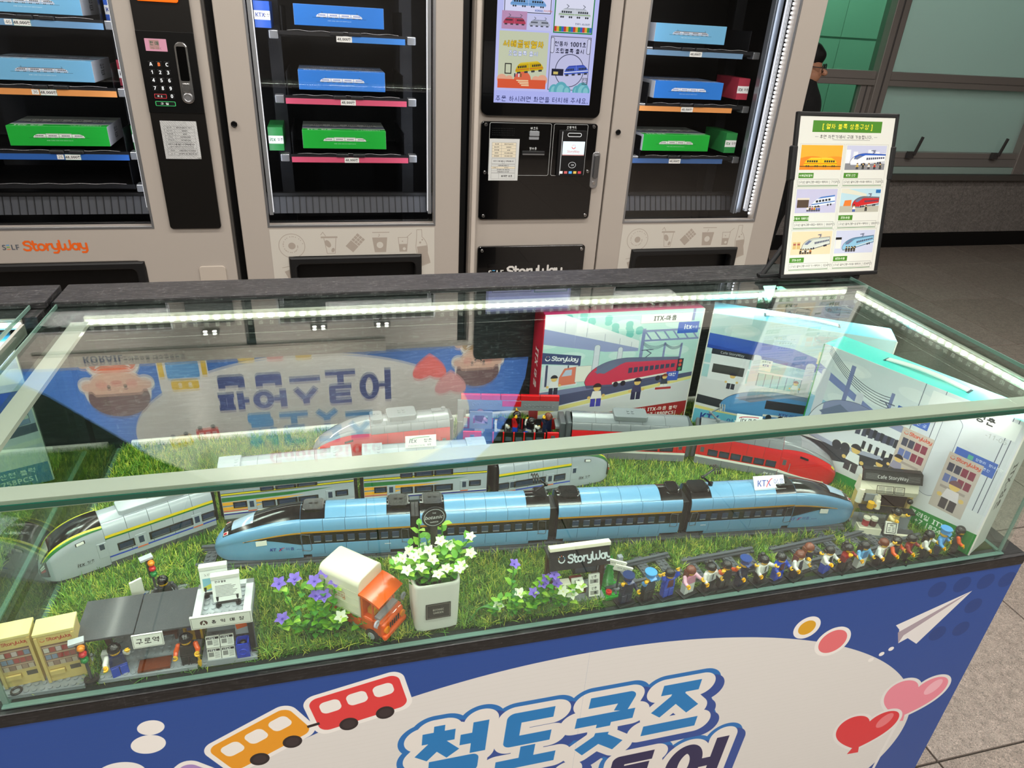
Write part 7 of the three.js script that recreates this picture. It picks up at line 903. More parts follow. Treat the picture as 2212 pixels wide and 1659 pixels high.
function signal(label, x, z, turn, h, group) {
  const t = thing('toy_signal', label, 'toy traffic light', [x, G + 0.006, z], turn, group); obj('base', cyl(0.008, 0.004, 16), C.blackMattP, t, [0, 0.002, 0]); obj('pole', cyl(0.0017, h, 8), DG, t, [0, h / 2, 0]); obj('housing', bx(0.0085, 0.03, 0.009), C.blackMattP, t, [0, h + 0.006, 0]); obj('top_tile', bx(0.016, 0.003, 0.009), LG, t, [-0.003, h + 0.0225, 0]);
  [0xf08a10, 0xc81820, 0x14803a].forEach((c, i) => obj('lens', memo('lens', () => merge([mv(cyl(0.0042, 0.0034, 14), 0, 0, 0, Math.PI / 2), mv(sph(0.0036, 10), 0, 0, 0.0014)])), plastic(c, 0.15), t, [0.0005, h + 0.016 - i * 0.0095, 0.006])); return t;
}
// two toy vending machines on a plate
{ const t = thing('toy_platform', 'grey studded toy plate with a wheel under the tan vending machines', 'toy plate', [0, G + 0.001, 0]); plate(t, 'plate', -0.412, -0.321, -0.705, -0.656, 0.005, G1); obj('wheel_print', mv(new THREE.TorusGeometry(0.0052, 0.0014, 6, 18), 0, 0, 0, Math.PI / 2), C.blackMattP, t, [-0.394, 0.006, -0.662]); foot(-0.412, -0.321, -0.705, -0.656);
  const vt = canvasTex(256, 460, (x, w, h) => { x.fillStyle = '#d9bd74'; x.fillRect(0, 0, w, h); smileLogo(x, 44, 40, 18, '#c8502a'); storyWay(x, 70, 20, 36, '#b8442a', .16); x.fillStyle = '#7c5a48'; x.fillRect(22, 90, 212, 210); for (let j = 0; j < 3; j++) { x.fillStyle = '#c9a98c'; x.fillRect(26, 106 + j * 68, 204, 12); for (let i = 0; i < 5; i++) { x.fillStyle = [['#d6d0c8', '#b23a36', '#cbb', '#a33', '#7a8fb0'], ['#7f93b0', '#7f93b0', '#b02a2c', '#b02a2c', '#a84a40'], ['#c9b7a4', '#9a7a6a', '#c9b7a4', '#a88a76', '#c9b7a4']][j][i]; x.fillRect(30 + i * 40, 122 + j * 68, 34, 44); } } x.fillStyle = '#a98a4c'; x.fillRect(30, 334, 100, 44); x.fillStyle = '#5a5248'; x.fillRect(160, 330, 70, 44); });
  [['tan toy vending machine beside the traffic light', -0.3425], ['tan toy vending machine at the outer end of its plate', -0.388]].forEach(([l, x]) => { const v = thing('toy_vending_machine', l, 'toy vending machine', [x, G + 0.0065, -0.682], 0.12, 'tan toy vending machines'); const f = mat(0xffffff, 0.35, { map: vt }); obj('body', rbx(0.04, 0.074, 0.024, 0.001, 1), [TAN, TAN, TAN, TAN, f, TAN], v, [0, 0.037, 0]); obj('top_cap', rbx(0.042, 0.0045, 0.026, 0.001, 1), plastic(0xe6d48c, 0.3), v, [0, 0.0765, 0]); obj('front_glass', bx(0.034, 0.036, 0.001), glassClear, v, [0, 0.0405, 0.0128]); for (const s of [-1, 1]) obj('front_post', bx(0.003, 0.072, 0.003), TAN, v, [s * 0.0185, 0.037, 0.0125]); obj('slot', bx(0.015, 0.006, 0.003), TAN, v, [-0.008, 0.016, 0.013]); });
  signal('toy traffic light between the tan vending machine and the station', -0.3145, -0.662, 0.25, 0.044, 'toy traffic lights'); }
// station shelter
{ const t = thing('toy_station', 'toy station shelter with dark roof and white station sign', 'toy station', [0, G + 0.001, 0]); const x0 = -0.308, x1 = -0.197; plate(t, 'platform', x0, x1, -0.73, -0.659, 0.005, LG); foot(x0, -0.126, -0.73, -0.659);
  obj('back_wall', bx(x1 - x0, 0.055, 0.004), BRN, t, [(x0 + x1) / 2, 0.0325, -0.727]); for (const x of [x0 + 0.005, -0.262, x1 - 0.004]) obj('post', bx(0.006, 0.055, 0.006), BRN, t, [x, 0.0325, -0.705]);
  for (const [a, b] of [[-0.326, -0.2615], [-0.2609, -0.196]]) obj('roof_panel', rbx(b - a, 0.0035, 0.064, 0.0008, 1), DG, t, [(a + b) / 2, 0.0608, -0.703], [0.03, 0, 0.02]);
  const gs = canvasTex(256, 144, (x, w, h) => { x.fillStyle = '#ece9e2'; x.fillRect(0, 0, w, h); x.strokeStyle = '#555'; x.lineWidth = 3; x.strokeRect(8, 8, w - 16, h - 16); text(x, '구로역', w / 2, 40, 64, '#1a1a1c', { align: 'center', bold: true, weight: .8 }); }); sheetObj('station_sign', 0.034, 0.0185, 0.002, gs, t, [-0.246, 0.0525, -0.667], [-0.15, 0, 0.02]);
  obj('blue_poster', bx(0.036, 0.02, 0.001), plastic(0x3a5a80, 0.4), t, [-0.285, 0.03, -0.7235]); obj('pink_notice', bx(0.026, 0.008, 0.001), plastic(0xd8b0a8, 0.4), t, [-0.281, 0.046, -0.7225]); obj('brown_tile', bx(0.036, 0.0035, 0.017), plastic(0x7a3a22, 0.35), t, [-0.246, 0.0085, -0.669], [0, 0.03, 0]); obj('bench', merge([mv(bx(0.03, 0.003, 0.012), 0, 0.012, 0), mv(bx(0.03, 0.01, 0.002), 0, 0.018, -0.006), mv(bx(0.003, 0.012, 0.01), -0.012, 0.006, 0), mv(bx(0.003, 0.012, 0.01), 0.012, 0.006, 0)]), plastic(0x6a3a2c, 0.4), t, [-0.24, 0.006, -0.712]);
  const y = obj('telephone_booth', holePlate(-0.011, 0.011, 0, 0.044, [[-0.0085, 0.0085, 0.004, 0.02]], 0.016, 0), plastic(0xd8a410, 0.35), t, [-0.206, 0.006, -0.718]); obj('booth_phone', bx(0.01, 0.012, 0.008), plastic(0x4a4a78, 0.4), y, [0, 0.028, 0.017]);
  obj('plant_stem', bar(V(0, 0, 0), V(-0.004, 0.03, 0), 0.001), plastic(0x6fae20), t, [-0.3, 0.02, -0.69]); obj('checker_block', bx(0.008, 0.024, 0.008), C.white, t, [-0.3, 0.017, -0.68]);
  figure('waving toy figure in blue overalls and white sleeves on the platform', -0.284, -0.6665, 0.35, { plate: 0, leg: BLU, top: 0x1c2b58, arm: WH, front: 0x24304c, hair: 'short', arms: [.9, 1.9] }, 'toy figures at the station', G + 0.006); figure('toy figure in black apron and orange sleeves holding a yellow tool', -0.2055, -0.667, 0, { plate: 0, leg: BK, top: 0x1c1c1e, arm: OR, hair: 'short', arms: [.3, .8] }, 'toy figures at the station', G + 0.006);
  tag(obj('toy_tool', merge([mv(cyl(0.0013, 0.02, 8), 0, 0, 0), mv(sph(0.0024, 8), 0, 0.008, 0), mv(bx(0.004, 0.006, 0.003), 0, -0.004, 0)]), plastic(0xe6b010), null, [-0.193, G + 0.0165, -0.6585]), 'yellow toy tool held by the orange sleeved figure', 'toy tool');
}
// newspaper kiosk
{ const t = thing('toy_kiosk', 'white roofed toy newspaper kiosk joined to the station', 'toy kiosk', [0, G + 0.001, 0]); const x0 = -0.193, x1 = -0.127; plate(t, 'platform', x0, x1, -0.722, -0.66, 0.005, LG); for (const [x, z] of [[x0 + .004, -.717], [x1 - .004, -.717], [x1 - .004, -.672]]) obj('post', bx(0.006, 0.06, 0.006), C.blackMattP, t, [x, 0.035, z]); obj('back_wall', bx(x1 - x0, 0.06, 0.003), C.blackMattP, t, [(x0 + x1) / 2, 0.035, -0.719]); obj('side_wall', bx(0.003, 0.06, 0.05), C.glassSmoke, t, [x1 - 0.001, 0.035, -0.694]);
  plate(t, 'roof', x0, x1, -0.722, -0.664, 0.006, LG, true, 0.066); for (const [a, b, c, d] of [[x0, x1, -.722, -.714], [x0, x0 + .009, -.722, -.664], [x1 - .009, x1, -.722, -.664]]) obj('roof_rim', bx(b - a, 0.0055, d - c), plastic(0xc9ccce, 0.3), t, [(a + b) / 2, 0.0762, (c + d) / 2]);
  const ks = canvasTex(512, 148, (x, w, h) => { x.fillStyle = '#eeebe2'; x.fillRect(0, 0, w, h); x.strokeStyle = '#555'; x.lineWidth = 3; x.strokeRect(10, 12, w - 20, h - 24); ell(x, 110, 78, 32, 32, '#4a2f22'); poly(x, [[110, 50], [132, 108], [88, 108]], '#eeebe2'); ell(x, 110, 94, 9, 9, '#4a2f22'); text(x, '홍익매점', 170, 56, 44, '#15151a', { bold: true, pitch: 1.75 }); });
  sheetObj('roof_sign', x1 - x0 + 0.003, 0.019, 0.003, ks, t, [(x0 + x1) / 2, 0.0752, -0.661], null, 0xece9e2, 0.35);
  const nt = canvasTex(128, 128, (x, w, h) => { x.fillStyle = '#eceae4'; x.fillRect(0, 0, w, h); x.fillStyle = '#1c1c20'; x.fillRect(6, 8, 116, 26); text(x, '신문일보', 14, 13, 18, '#fff', { bold: true }); x.fillStyle = '#8a8a88'; x.fillRect(12, 44, 50, 50); for (let i = 0; i < 6; i++) x.fillRect(70, 44 + i * 12, 48, 5); });
  for (let j = 0; j < 2; j++) for (let i = 0; i < 2; i++) sheetObj('newspaper', 0.0155, 0.0155, 0.002, nt, t, [-0.1765 + i * 0.0165, 0.0165 + j * 0.0165, -0.6645 - j * 0.004], [-0.28, 0, 0], 0xdedcd4, 0.4); plate(t, 'rack', -0.186, -0.151, -0.672, -0.66, 0.0045, LG, true, 0.005);
  const bin = obj('blue_bin', merge([mv(bx(0.015, 0.003, 0.014), 0, 0.0015, 0), ...[-1, 1].flatMap((s) => [mv(bx(0.0015, 0.022, 0.014), s * 0.0068, 0.012, 0), mv(bx(0.015, 0.022, 0.0015), 0, 0.012, s * 0.0065)]), mv(new THREE.TorusGeometry(0.0045, 0.0008, 6, 16), 0, 0.01, 0.0075)]), plastic(0x0f3fc8, 0.25), t, [-0.1425, 0.006, -0.668]); obj('bin_content', sph(0.0045, 10), C.black, bin, [0, 0.018, 0]); obj('magazine_box', bx(0.016, 0.022, 0.008), LG, t, [-0.143, 0.04, -0.684], [-0.3, 0, 0]); obj('orange_magazine', bx(0.013, 0.009, 0.001), plastic(0xd85a1c), t, [-0.143, 0.045, -0.6785], [-0.3, 0, 0.2]); obj('counter', bx(0.04, 0.02, 0.012), G1, t, [-0.167, 0.034, -0.7]);
  const bt = [canvasTex(256, 256, (x, w, h) => { x.fillStyle = '#e9e9e6'; x.fillRect(0, 0, w, h); text(x, '안내 말씀', 30, 40, 22, '#333', { bold: true }); for (let i = 0; i < 9; i++) { x.fillStyle = '#555'; x.fillRect(28, 92 + i * 14, 150 + (i * 37 % 50), 5); } }), canvasTex(256, 256, (x, w, h) => { x.fillStyle = '#e9e9e6'; x.fillRect(0, 0, w, h); x.fillStyle = '#7ab0c0'; x.fillRect(20, 110, 200, 130); poly(x, [[20, 200], [220, 120], [220, 180], [20, 240]], '#c9c84a'); text(x, '노선 안내', 40, 60, 24, '#444'); })];
  [['white toy notice board full of small text on the kiosk roof', -0.1545, -0.69, 0], ['white toy notice board with a blue picture on the kiosk roof', -0.1705, -0.7085, 1]].forEach(([l, x, z, k]) => { const b = thing('toy_board', l, 'toy sign', [x, G + 0.0745, z], 0.05, 'toy boards on the kiosk roof'); sheetObj('board_face', 0.032, 0.033, 0.003, bt[k], b, [0, 0.0245, 0], [-0.25, 0, 0], 0xe9e9e6, 0.3); obj('board_top', rbx(0.033, 0.006, 0.008, 0.001, 1), C.white, b, [0, 0.0405, -0.005]); for (const s of [-1, 1]) { obj('board_leg', cyl(0.0016, 0.014, 8), C.blackMattP, b, [s * 0.0115, 0.0085, 0.004]); obj('board_foot', cyl(0.0034, 0.0032, 12), C.blackMattP, b, [s * 0.0115, 0.0016, 0.004]); } obj('board_bar', mv(cyl(0.0015, 0.023, 8), 0, 0, 0, 0, 0, Math.PI / 2), C.blackMattP, b, [0, 0.005, 0.004]); }); }
// signal corner behind the station
{ const t = thing('toy_corner', 'small grey toy plate with a blue and white bench sign behind the station', 'toy plate', [-0.262, G + 0.001, -0.79], 0.08); plate(t, 'plate', -0.03, 0.036, -0.016, 0.012, 0.005, G1); FOOT.push([-0.262, -0.79, 0.034, 0.016, 0.08]); obj('bench_sign', prismX([[0.004, 0], [0.004, 0.03], [-0.002, 0.034], [-0.004, 0.03], [-0.004, 0]], -0.0015, 0.0015).rotateY(0), C.white, t, [-0.024, 0.005, 0]); obj('sign_face', rbx(0.016, 0.036, 0.003, 0.001, 1), C.white, t, [-0.024, 0.026, 0.004], [0, 0.5, 0]); obj('sign_band', bx(0.0162, 0.009, 0.0034), plastic(0x2a62c0), t, [-0.024, 0.0125, 0.004], [0, 0.5, 0]);
  const s = signal('toy traffic light on the plate behind the station', -0.266, -0.793, 0.5, 0.046, 'toy traffic lights'); figure('toy figure with only black hair showing behind the station roof', -0.253, -0.785, 0.4, { plate: 0, leg: BK, top: 0x33363c, hair: 'short', arms: [.3, .3], sit: 1 }, 'toy figures at the station', G + 0.0065); }
// orange delivery truck
{ const t = thing('toy_truck', 'orange toy truck with cream cargo box beside the purple flowers', 'toy truck', [0.008, G + 0.004, -0.697], -0.72); FOOT.push([0.008, -0.697, 0.042, 0.02, -0.72]); t.scale.setScalar(1.08);
  obj('chassis', bx(0.086, 0.008, 0.036), C.orange, t, [0, 0.0115, 0]); obj('cargo_sill', bx(0.056, 0.01, 0.042), C.orange, t, [-0.017, 0.0195, 0]); const cg = ext(roundRectShape(0.045, 0.062, 0.009, -0.0225, 0), 0.057, 0.0014).rotateY(Math.PI / 2); obj('cargo_box', cg, CRM, t, [-0.046, 0.0245, 0]);
  const lt = canvasTex(256, 160, (x) => { x.strokeStyle = '#c8641c'; x.lineWidth = 5; x.strokeRect(60, 40, 130, 70); x.beginPath(); x.moveTo(60, 50); x.lineTo(30, 70); x.lineTo(30, 106); x.lineTo(60, 106); x.stroke(); for (const a of [70, 180]) { x.beginPath(); x.arc(a, 116, 14, 0, 7); x.stroke(); } text(x, '상생', 100, 60, 34, '#c8641c'); }); bothSides(t, 'cargo_print', 0.03, 0.0188, lt, -0.016, 0.056, 0.0236);
  for (const k of [0.036, 0.047, 0.058, 0.069]) for (const s of [-1, 1]) obj('board_seam', bx(0.056, 0.0004, 0.0004), plastic(0xc9c2a8, 0.4), t, [-0.017, k, s * 0.0236]);
  obj('cab_body', merge([mv(rbx(0.03, 0.02, 0.042, 0.002, 1), 0.027, 0.024, 0), mv(rbx(0.012, 0.022, 0.042, 0.004, 2), 0.0395, 0.021, 0)]), C.orange, t); obj('bumper', rbx(0.007, 0.008, 0.044, 0.003, 2), C.orange, t, [0.0455, 0.0125, 0]); obj('cab_back', bx(0.003, 0.032, 0.042), C.orange, t, [0.0145, 0.046, 0]); obj('cab_roof', shell((a, b) => V(0.012 + 0.029 * b, 0.0665 - 0.0075 * b * b, 0.0235 - 0.047 * a), 4, 6, 0.003), C.orange, t); obj('windscreen', shell((a, b) => V(0.0405 - 0.0025 + 0.006 * (1 - b), 0.036 + 0.024 * b, -0.019 + 0.038 * a), 2, 2, 0.001), mat(0xffffff, 0.03, { transmission: 1, thickness: 0 }), t); obj('dashboard', bx(0.008, 0.004, 0.036), plastic(0x9a9ca0), t, [0.034, 0.0355, 0]);
  for (const s of [-1, 1]) { obj('door_post', bx(0.002, 0.026, 0.002), C.orange, t, [0.03, 0.047, s * 0.02]); obj('seat', bx(0.01, 0.008, 0.01), plastic(0xd8a010), t, [0.022, 0.038, s * 0.009]); obj('mirror', merge([mv(new THREE.TorusGeometry(0.0036, 0.0014, 8, 16), 0, 0, 0, 0, Math.PI / 2), mv(cyl(0.001, 0.006, 6), 0, -0.004, 0)]), LG, t, [0.04, 0.0385, s * 0.0265]); obj('headlight', mv(cyl(0.0046, 0.003, 16), 0, 0, 0, 0, 0, Math.PI / 2), plastic(0xe8861a, 0.12), t, [0.0462, 0.0225, s * 0.0155]); obj('door', rbx(0.012, 0.014, 0.001, 0.001, 1), C.orange, t, [0.024, 0.026, s * 0.0215]); for (const x of [-0.03, 0.028]) { const w = obj('wheel', memo('tw', () => mv(cyl(0.0092, 0.007, 20), 0, 0, 0, Math.PI / 2)), C.blackMattP, t, [x, 0.0092, s * 0.0195]); obj('wheel_hub', memo('twh', () => mv(cyl(0.005, 0.0008, 16), 0, 0, 0, Math.PI / 2)), LG, w, [0, 0, s * 0.0036]); } }
  for (let i = 0; i < 5; i++) obj('grille_slot', bx(0.001, 0.008, 0.0018), C.blackMattP, t, [0.0459, 0.0235, -0.008 + i * 0.004]); }
// shop kiosk with black sign
{ const t = thing('toy_kiosk', 'toy shop kiosk with black sign and brown posts behind the flowers', 'toy kiosk', [0, G + 0.001, 0]); const x0 = 0.262, x1 = 0.345; plate(t, 'platform', x0, x1, -0.712, -0.672, 0.005, LG, false); foot(x0, 0.372, -0.712, -0.67); for (const [x, z] of [[x0 + .004, -.708], [x1 - .006, -.708], [x0 + .006, -.69], [x1 - .004, -.69]]) obj('post', bx(0.0065, 0.07, 0.0065), BRN, t, [x, 0.04, z]);
  const kt = canvasTex(512, 160, (x, w, h) => { x.fillStyle = '#222325'; x.fillRect(0, 0, w, h); smileLogo(x, 100, 78, 32, '#c9cfd2'); storyWay(x, 150, 42, 78, '#c4ccd0', .17); }); sheetObj('sign_panel', 0.088, 0.03, 0.004, kt, t, [0.3025, 0.078, -0.683], [-0.4, 0, 0], 0x1c1c1e, 0.35); obj('sign_top', rbx(0.089, 0.006, 0.01, 0.001, 1), CRM, t, [0.3025, 0.0945, -0.688], [-0.2, 0, 0]); obj('sign_back', bx(0.086, 0.004, 0.024), C.blackMattP, t, [0.302, 0.077, -0.7]);
  obj('shelf_case', holePlate(-0.018, 0.018, 0, 0.03, [[-0.015, 0.015, 0.004, 0.027]], 0.012, 0), C.blackMattP, t, [0.321, 0.03, -0.712]); [[0xa02028, 0xd8a818], [0xd8a818, 0x2a4a90], [0xd8a818, 0x2a4a90], [0xa02028, 0xd8a818]].forEach(([a, b], i) => { const k = obj('bottle', cyl(0.0033, 0.012, 12), plastic(a), t, [0.3095 + i * 0.0075, 0.041, -0.702]); obj('bottle_top', cyl(0.0033, 0.008, 12), plastic(b), k, [0, 0.0102, 0]); }); obj('case_glass', bx(0.032, 0.024, 0.001), C.glassSmoke, t, [0.321, 0.0455, -0.6985]);
  const rt = canvasTex(128, 128, (x, w, h) => { x.fillStyle = '#eae7de'; x.fillRect(0, 0, w, h); text(x, '신문', 30, 18, 30, '#333', { bold: true }); x.fillStyle = '#9a9892'; x.fillRect(16, 62, 96, 48); x.fillStyle = '#444'; x.fillRect(60, 72, 30, 30); }); for (const [x, y, z] of [[0.328, 0.018, -0.676], [0.328, 0.034, -0.682], [0.303, 0.03, -0.682]]) sheetObj('magazine', 0.0165, 0.0165, 0.003, rt, t, [x, y, z], [-0.3, 0, 0], 0xe6e2d6, 0.4); for (const [x, y] of [[0.282, 0.02], [0.282, 0.034]]) obj('white_tray', rbx(0.02, 0.006, 0.012, 0.001, 1), CRM, t, [x, y, -0.682]); obj('rack', bx(0.018, 0.03, 0.006), plastic(0x8a3020, 0.4), t, [0.303, 0.02, -0.69]); obj('counter', bx(0.06, 0.012, 0.01), plastic(0x6a2a18, 0.4), t, [0.29, 0.012, -0.69]);
  plate(t, 'green_plate', x1, 0.372, -0.7, -0.67, 0.005, plastic(0x18a02c, 0.3)); obj('red_stud', merge([mv(cyl(0.0045, 0.004, 14), 0, 0, 0), mv(cyl(0.002, 0.006, 10), 0, 0.001, 0)]), plastic(0xd8281c), t, [0.352, 0.009, -0.677]); const lay = []; for (let i = 0; i < 7; i++) lay.push(mv(new THREE.ConeGeometry(0.0095 - i * 0.0009, 0.011, 14), 0, 0.008 + i * 0.0072, 0)); obj('toy_tree', merge(lay), plastic(0x2f9a3c, 0.35), t, [0.357, 0.006, -0.695]);
  const p = obj('sign_post', cyl(0.0016, 0.045, 8), DG, t, [0.367, 0.028, -0.684]); obj('post_base', cyl(0.005, 0.004, 14), LG, t, [0.367, 0.007, -0.684]); const at = canvasTex(256, 80, (x, w, h) => { x.fillStyle = '#ece8dc'; x.fillRect(0, 0, w, h); text(x, '←대전역  역내 매점', 20, 26, 22, '#3a3a3a'); }); sheetObj('direction_board', 0.03, 0.009, 0.003, at, t, [0.36, 0.058, -0.682], [0, 0.0, -0.42], 0xece8dc, 0.35); sheetObj('direction_board', 0.03, 0.009, 0.003, at, t, [0.37, 0.048, -0.68], [0, 0.0, -0.42], 0xece8dc, 0.35); obj('sign_clip', bx(0.007, 0.008, 0.007), G1, t, [0.366, 0.062, -0.687]); }
// cafe
{ const t = thing('toy_cafe', 'white toy cafe counter with black sign beside the green carton', 'toy cafe', [0.868, G + 0.001, -0.7415], -0.34); FOOT.push([0.868, -0.7415, 0.05, 0.034, -0.34]); obj('floor_plate', bx(0.096, 0.005, 0.062), G1, t, [0, 0.0025, 0]); obj('grey_slope', prismX([[0.031, 0.005], [0.014, 0.011], [0.014, 0.005]], -0.005, 0.048), DG, t); obj('white_curb', bx(0.032, 0.006, 0.005), CRM, t, [0.03, 0.008, 0.03]);
  obj('back_wall', bx(0.09, 0.044, 0.004), TAN, t, [0, 0.04, -0.026]); obj('dark_shelf', bx(0.06, 0.02, 0.005), plastic(0x2a1812, 0.4), t, [0.01, 0.042, -0.022]); for (const s of [-1, 1]) obj('side_post', bx(0.005, 0.06, 0.014), TAN, t, [s * 0.043, 0.035, -0.02]);
  obj('canopy', prismX([[-0.01, 0.06], [-0.007, 0.07], [-0.014, 0.086], [-0.024, 0.088], [-0.028, 0.06]], -0.047, 0.047), CRM, t); const ct = canvasTex(512, 96, (x, w, h) => { x.fillStyle = '#18181a'; x.fillRect(0, 0, w, h); x.strokeStyle = '#8a8a88'; x.lineWidth = 2; for (const a of [20, 380]) for (let i = 0; i < 6; i++) { x.beginPath(); x.moveTo(a, 30 + i * 9); x.lineTo(a + 110, 30 + i * 9); x.stroke(); } text(x, 'Cafe StoryWay', 256, 36, 32, '#d8d8d6', { align: 'center' }); }); sheetObj('cafe_sign', 0.096, 0.018, 0.004, ct, t, [0, 0.0945, -0.012], [-0.5, 0, 0], 0x18181a, 0.35); obj('sign_top', bx(0.094, 0.004, 0.01), C.blackMattP, t, [0, 0.1025, -0.02]);
  const mt = canvasTex(256, 80, (x, w, h) => { x.strokeStyle = '#222'; x.lineWidth = 5; x.strokeRect(4, 4, 150, 70); x.strokeRect(166, 4, 84, 70); for (let i = 0; i < 4; i++) { x.fillStyle = '#777'; x.fillRect(16, 16 + i * 14, 60, 5); x.fillRect(86, 16 + i * 14, 56, 5); x.fillRect(178, 16 + i * 14, 60, 5); } }); decal('menu_print', 0.046, 0.0144, mt, t, [0.002, 0.0715, -0.0068], [-0.45, 0, 0]);
  obj('display_base', bx(0.036, 0.012, 0.016), CRM, t, [-0.028, 0.011, 0.022]); obj('display_case', rbx(0.035, 0.022, 0.018, 0.001, 1), mat(0xf4f6f6, 0.04, { transmission: 1, thickness: 0 }), t, [-0.028, 0.0285, 0.02]); for (const [x, c] of [[-0.034, 0xc02838], [-0.022, 0x5a2a28]]) { const j = obj('jar', cyl(0.0055, 0.011, 14), plastic(c), t, [x, 0.0235, 0.02]); obj('jar_lid', cyl(0.0056, 0.004, 14), CRM, j, [0, 0.0075, 0]); } obj('counter_top', bx(0.06, 0.004, 0.014), C.blackMattP, t, [-0.014, 0.0415, 0.006]); obj('counter_front', bx(0.034, 0.03, 0.01), G1, t, [0.026, 0.02, 0.0]); obj('counter_board', bx(0.05, 0.004, 0.014), C.blackMattP, t, [0.022, 0.037, 0.0]);
  const st = canvasTex(128, 128, (x, w, h) => { x.fillStyle = '#eeeae0'; x.fillRect(0, 0, w, h); x.strokeStyle = '#222'; x.lineWidth = 7; x.strokeRect(16, 16, 96, 96); text(x, '메뉴', 64, 26, 20, '#222', { align: 'center', bold: true }); for (let i = 0; i < 3; i++) { x.fillStyle = '#444'; x.fillRect(28, 58 + i * 16, 30, 6); x.fillRect(70, 58 + i * 16, 30, 6); } }); sheetObj('menu_stand', 0.02, 0.021, 0.003, st, t, [0.004, 0.022, 0.0285], [-0.35, 0.05, 0], 0xeeeae0, 0.3);
  for (const [x, n] of [[-0.043, 5], [-0.014, 3]]) for (let i = 0; i < n; i++) obj('white_cup', cyl(0.0056, 0.0052, 14, 0.0046), CRM, t, [x, 0.046 + i * 0.0052, -0.008]); const yc = obj('yellow_cup', cyl(0.0052, 0.011, 14), plastic(0xe8b010), t, [-0.029, 0.049, 0.007]); obj('cup_handle', new THREE.TorusGeometry(0.0032, 0.001, 6, 12), plastic(0xe8b010), yc, [0.005, 0, 0.002]); obj('white_flask', cyl(0.0055, 0.014, 14, 0.0036), CRM, t, [-0.018, 0.0505, 0.006]); obj('coffee_machine', rbx(0.02, 0.016, 0.012, 0.001, 1), G1, t, [-0.024, 0.052, -0.014]); obj('wall_clock', mv(cyl(0.006, 0.003, 18), 0, 0, 0, Math.PI / 2), LG, t, [-0.004, 0.053, -0.022]); obj('black_knob', sph(0.005, 10), C.black, t, [0.042, 0.05, -0.012]);
  t.updateMatrixWorld(true); const p = t.localToWorld(V(0.012, 0, 0.012)); figure('toy barista with tan sleeves reaching over the cafe counter', p.x, p.z, 0.2, { plate: 0, leg: 0x6a5a48, top: 0xd8bd74, arm: 0xe2cd8c, hair: 'short', arms: [1.2, 1.5], nod: .4, sit: 0 }, 'toy figures at the cafe', G + 0.006); }
// red train in the neighbouring case
{ const src = scene.children.find((o) => o.userData.label === 'red toy train head car with its nose by the back board'); copyOf(src, [-0.648, G, -0.99], Math.PI + 0.37, 'red toy train head car in the neighbouring case', 'cars in the neighbouring case'); FOOT.push([-0.648, -0.99, 0.12, 0.024, 0.37]); }
for (const [x, z, w, d, a] of [[0.53, -1.163, 0.166, 0.035, 0], [0.84, -1.055, 0.163, 0.034, -0.54], [0.93, -0.815, 0.163, 0.032, -1.165], [-0.645, -1.07, 0.163, 0.034, 0.37], [0.1, -0.688, 0.031, 0.031, 0]]) FOOT.push([x, z, w, d, a]);
// ---------- plants ----------
const leafG = (() => { const g = new THREE.BufferGeometry(); const p = [0, 0, 0, -.34, .1, .3, 0, .03, .34, .34, .1, .3, -.3, .16, .68, 0, .08, .7, .3, .16, .68, 0, .04, 1.05]; g.setAttribute('position', new THREE.Float32BufferAttribute(p, 3)); g.setIndex([0, 2, 1, 0, 3, 2, 1, 2, 5, 1, 5, 4, 2, 3, 6, 2, 6, 5, 4, 5, 7, 5, 6, 7]); g.computeVertexNormals(); return g; })();
const leafMs = [0x6cb824, 0x96d030, 0x479a2a, 0xb4e048, 0x33803a].map((c) => mat(c, 0.45, { side: THREE.DoubleSide, transmission: 0.3, thickness: 0, clearcoat: 0.1 }));
const petalG = (() => { const a = []; for (let k = 0; k < 5; k++) { const q = leafG.clone().scale(1.0, 1.2, 1); a.push(q.rotateX(-0.25).rotateY(k * 1.2566)); } const g = mergeGeometries(a); g.computeVertexNormals(); return g; })();
const flowerM = { white: mat(0xeeeeda, 0.5, { side: THREE.DoubleSide, transmission: 0.25, thickness: 0 }), purple: mat(0x7f63cf, 0.5, { side: THREE.DoubleSide, transmission: 0.2, thickness: 0 }) }, budM = { white: plastic(0xd8d890, 0.5), purple: plastic(0x4b3a9c, 0.5) };
function plant(t, stems, leafSize, perStem, dark) {
  // each stem: base point, tip point, flower colour or null
  for (const [b, tip, fl, fs = 0.0085] of stems) {
    const mid = b.clone().lerp(tip, .5).add(V(rr(-.004, .004), .004, rr(-.004, .004))), cv = new THREE.CatmullRomCurve3([b, mid, tip]);
    obj('stem', new THREE.TubeGeometry(cv, 8, 0.0009, 5), leafMs[2], t);
    for (let i = 0; i < perStem; i++) { const u = .25 + .75 * (i + rnd() * .6) / perStem, p = cv.getPoint(Math.min(1, u)), az = i * 2.4 + rnd(), s = leafSize * rr(.75, 1.2); const l = obj('leaf', leafG, leafMs[u > .75 ? [0, 1, 3][i % 3] : u > .5 ? [0, 1, 2][i % 3] : [2, 4, 0][i % 3]], t, p, [0, 0, 0]); l.scale.setScalar(s); l.rotation.set(-rr(.1, .7), az, 0, 'YXZ'); }
    if (fl) { const f = obj('flower', petalG, flowerM[fl], t, tip.clone().add(V(0, 0.001, 0)), [rr(.2, .7), rnd() * 6, 0]); f.rotation.order = 'YXZ'; f.rotation.set(rr(.1, .5), 0, rr(-.3, .3)); f.scale.setScalar(fs); obj('flower_centre', sph(0.14, 8), budM[fl], f, [0, 0.12, 0]); }
  }
}
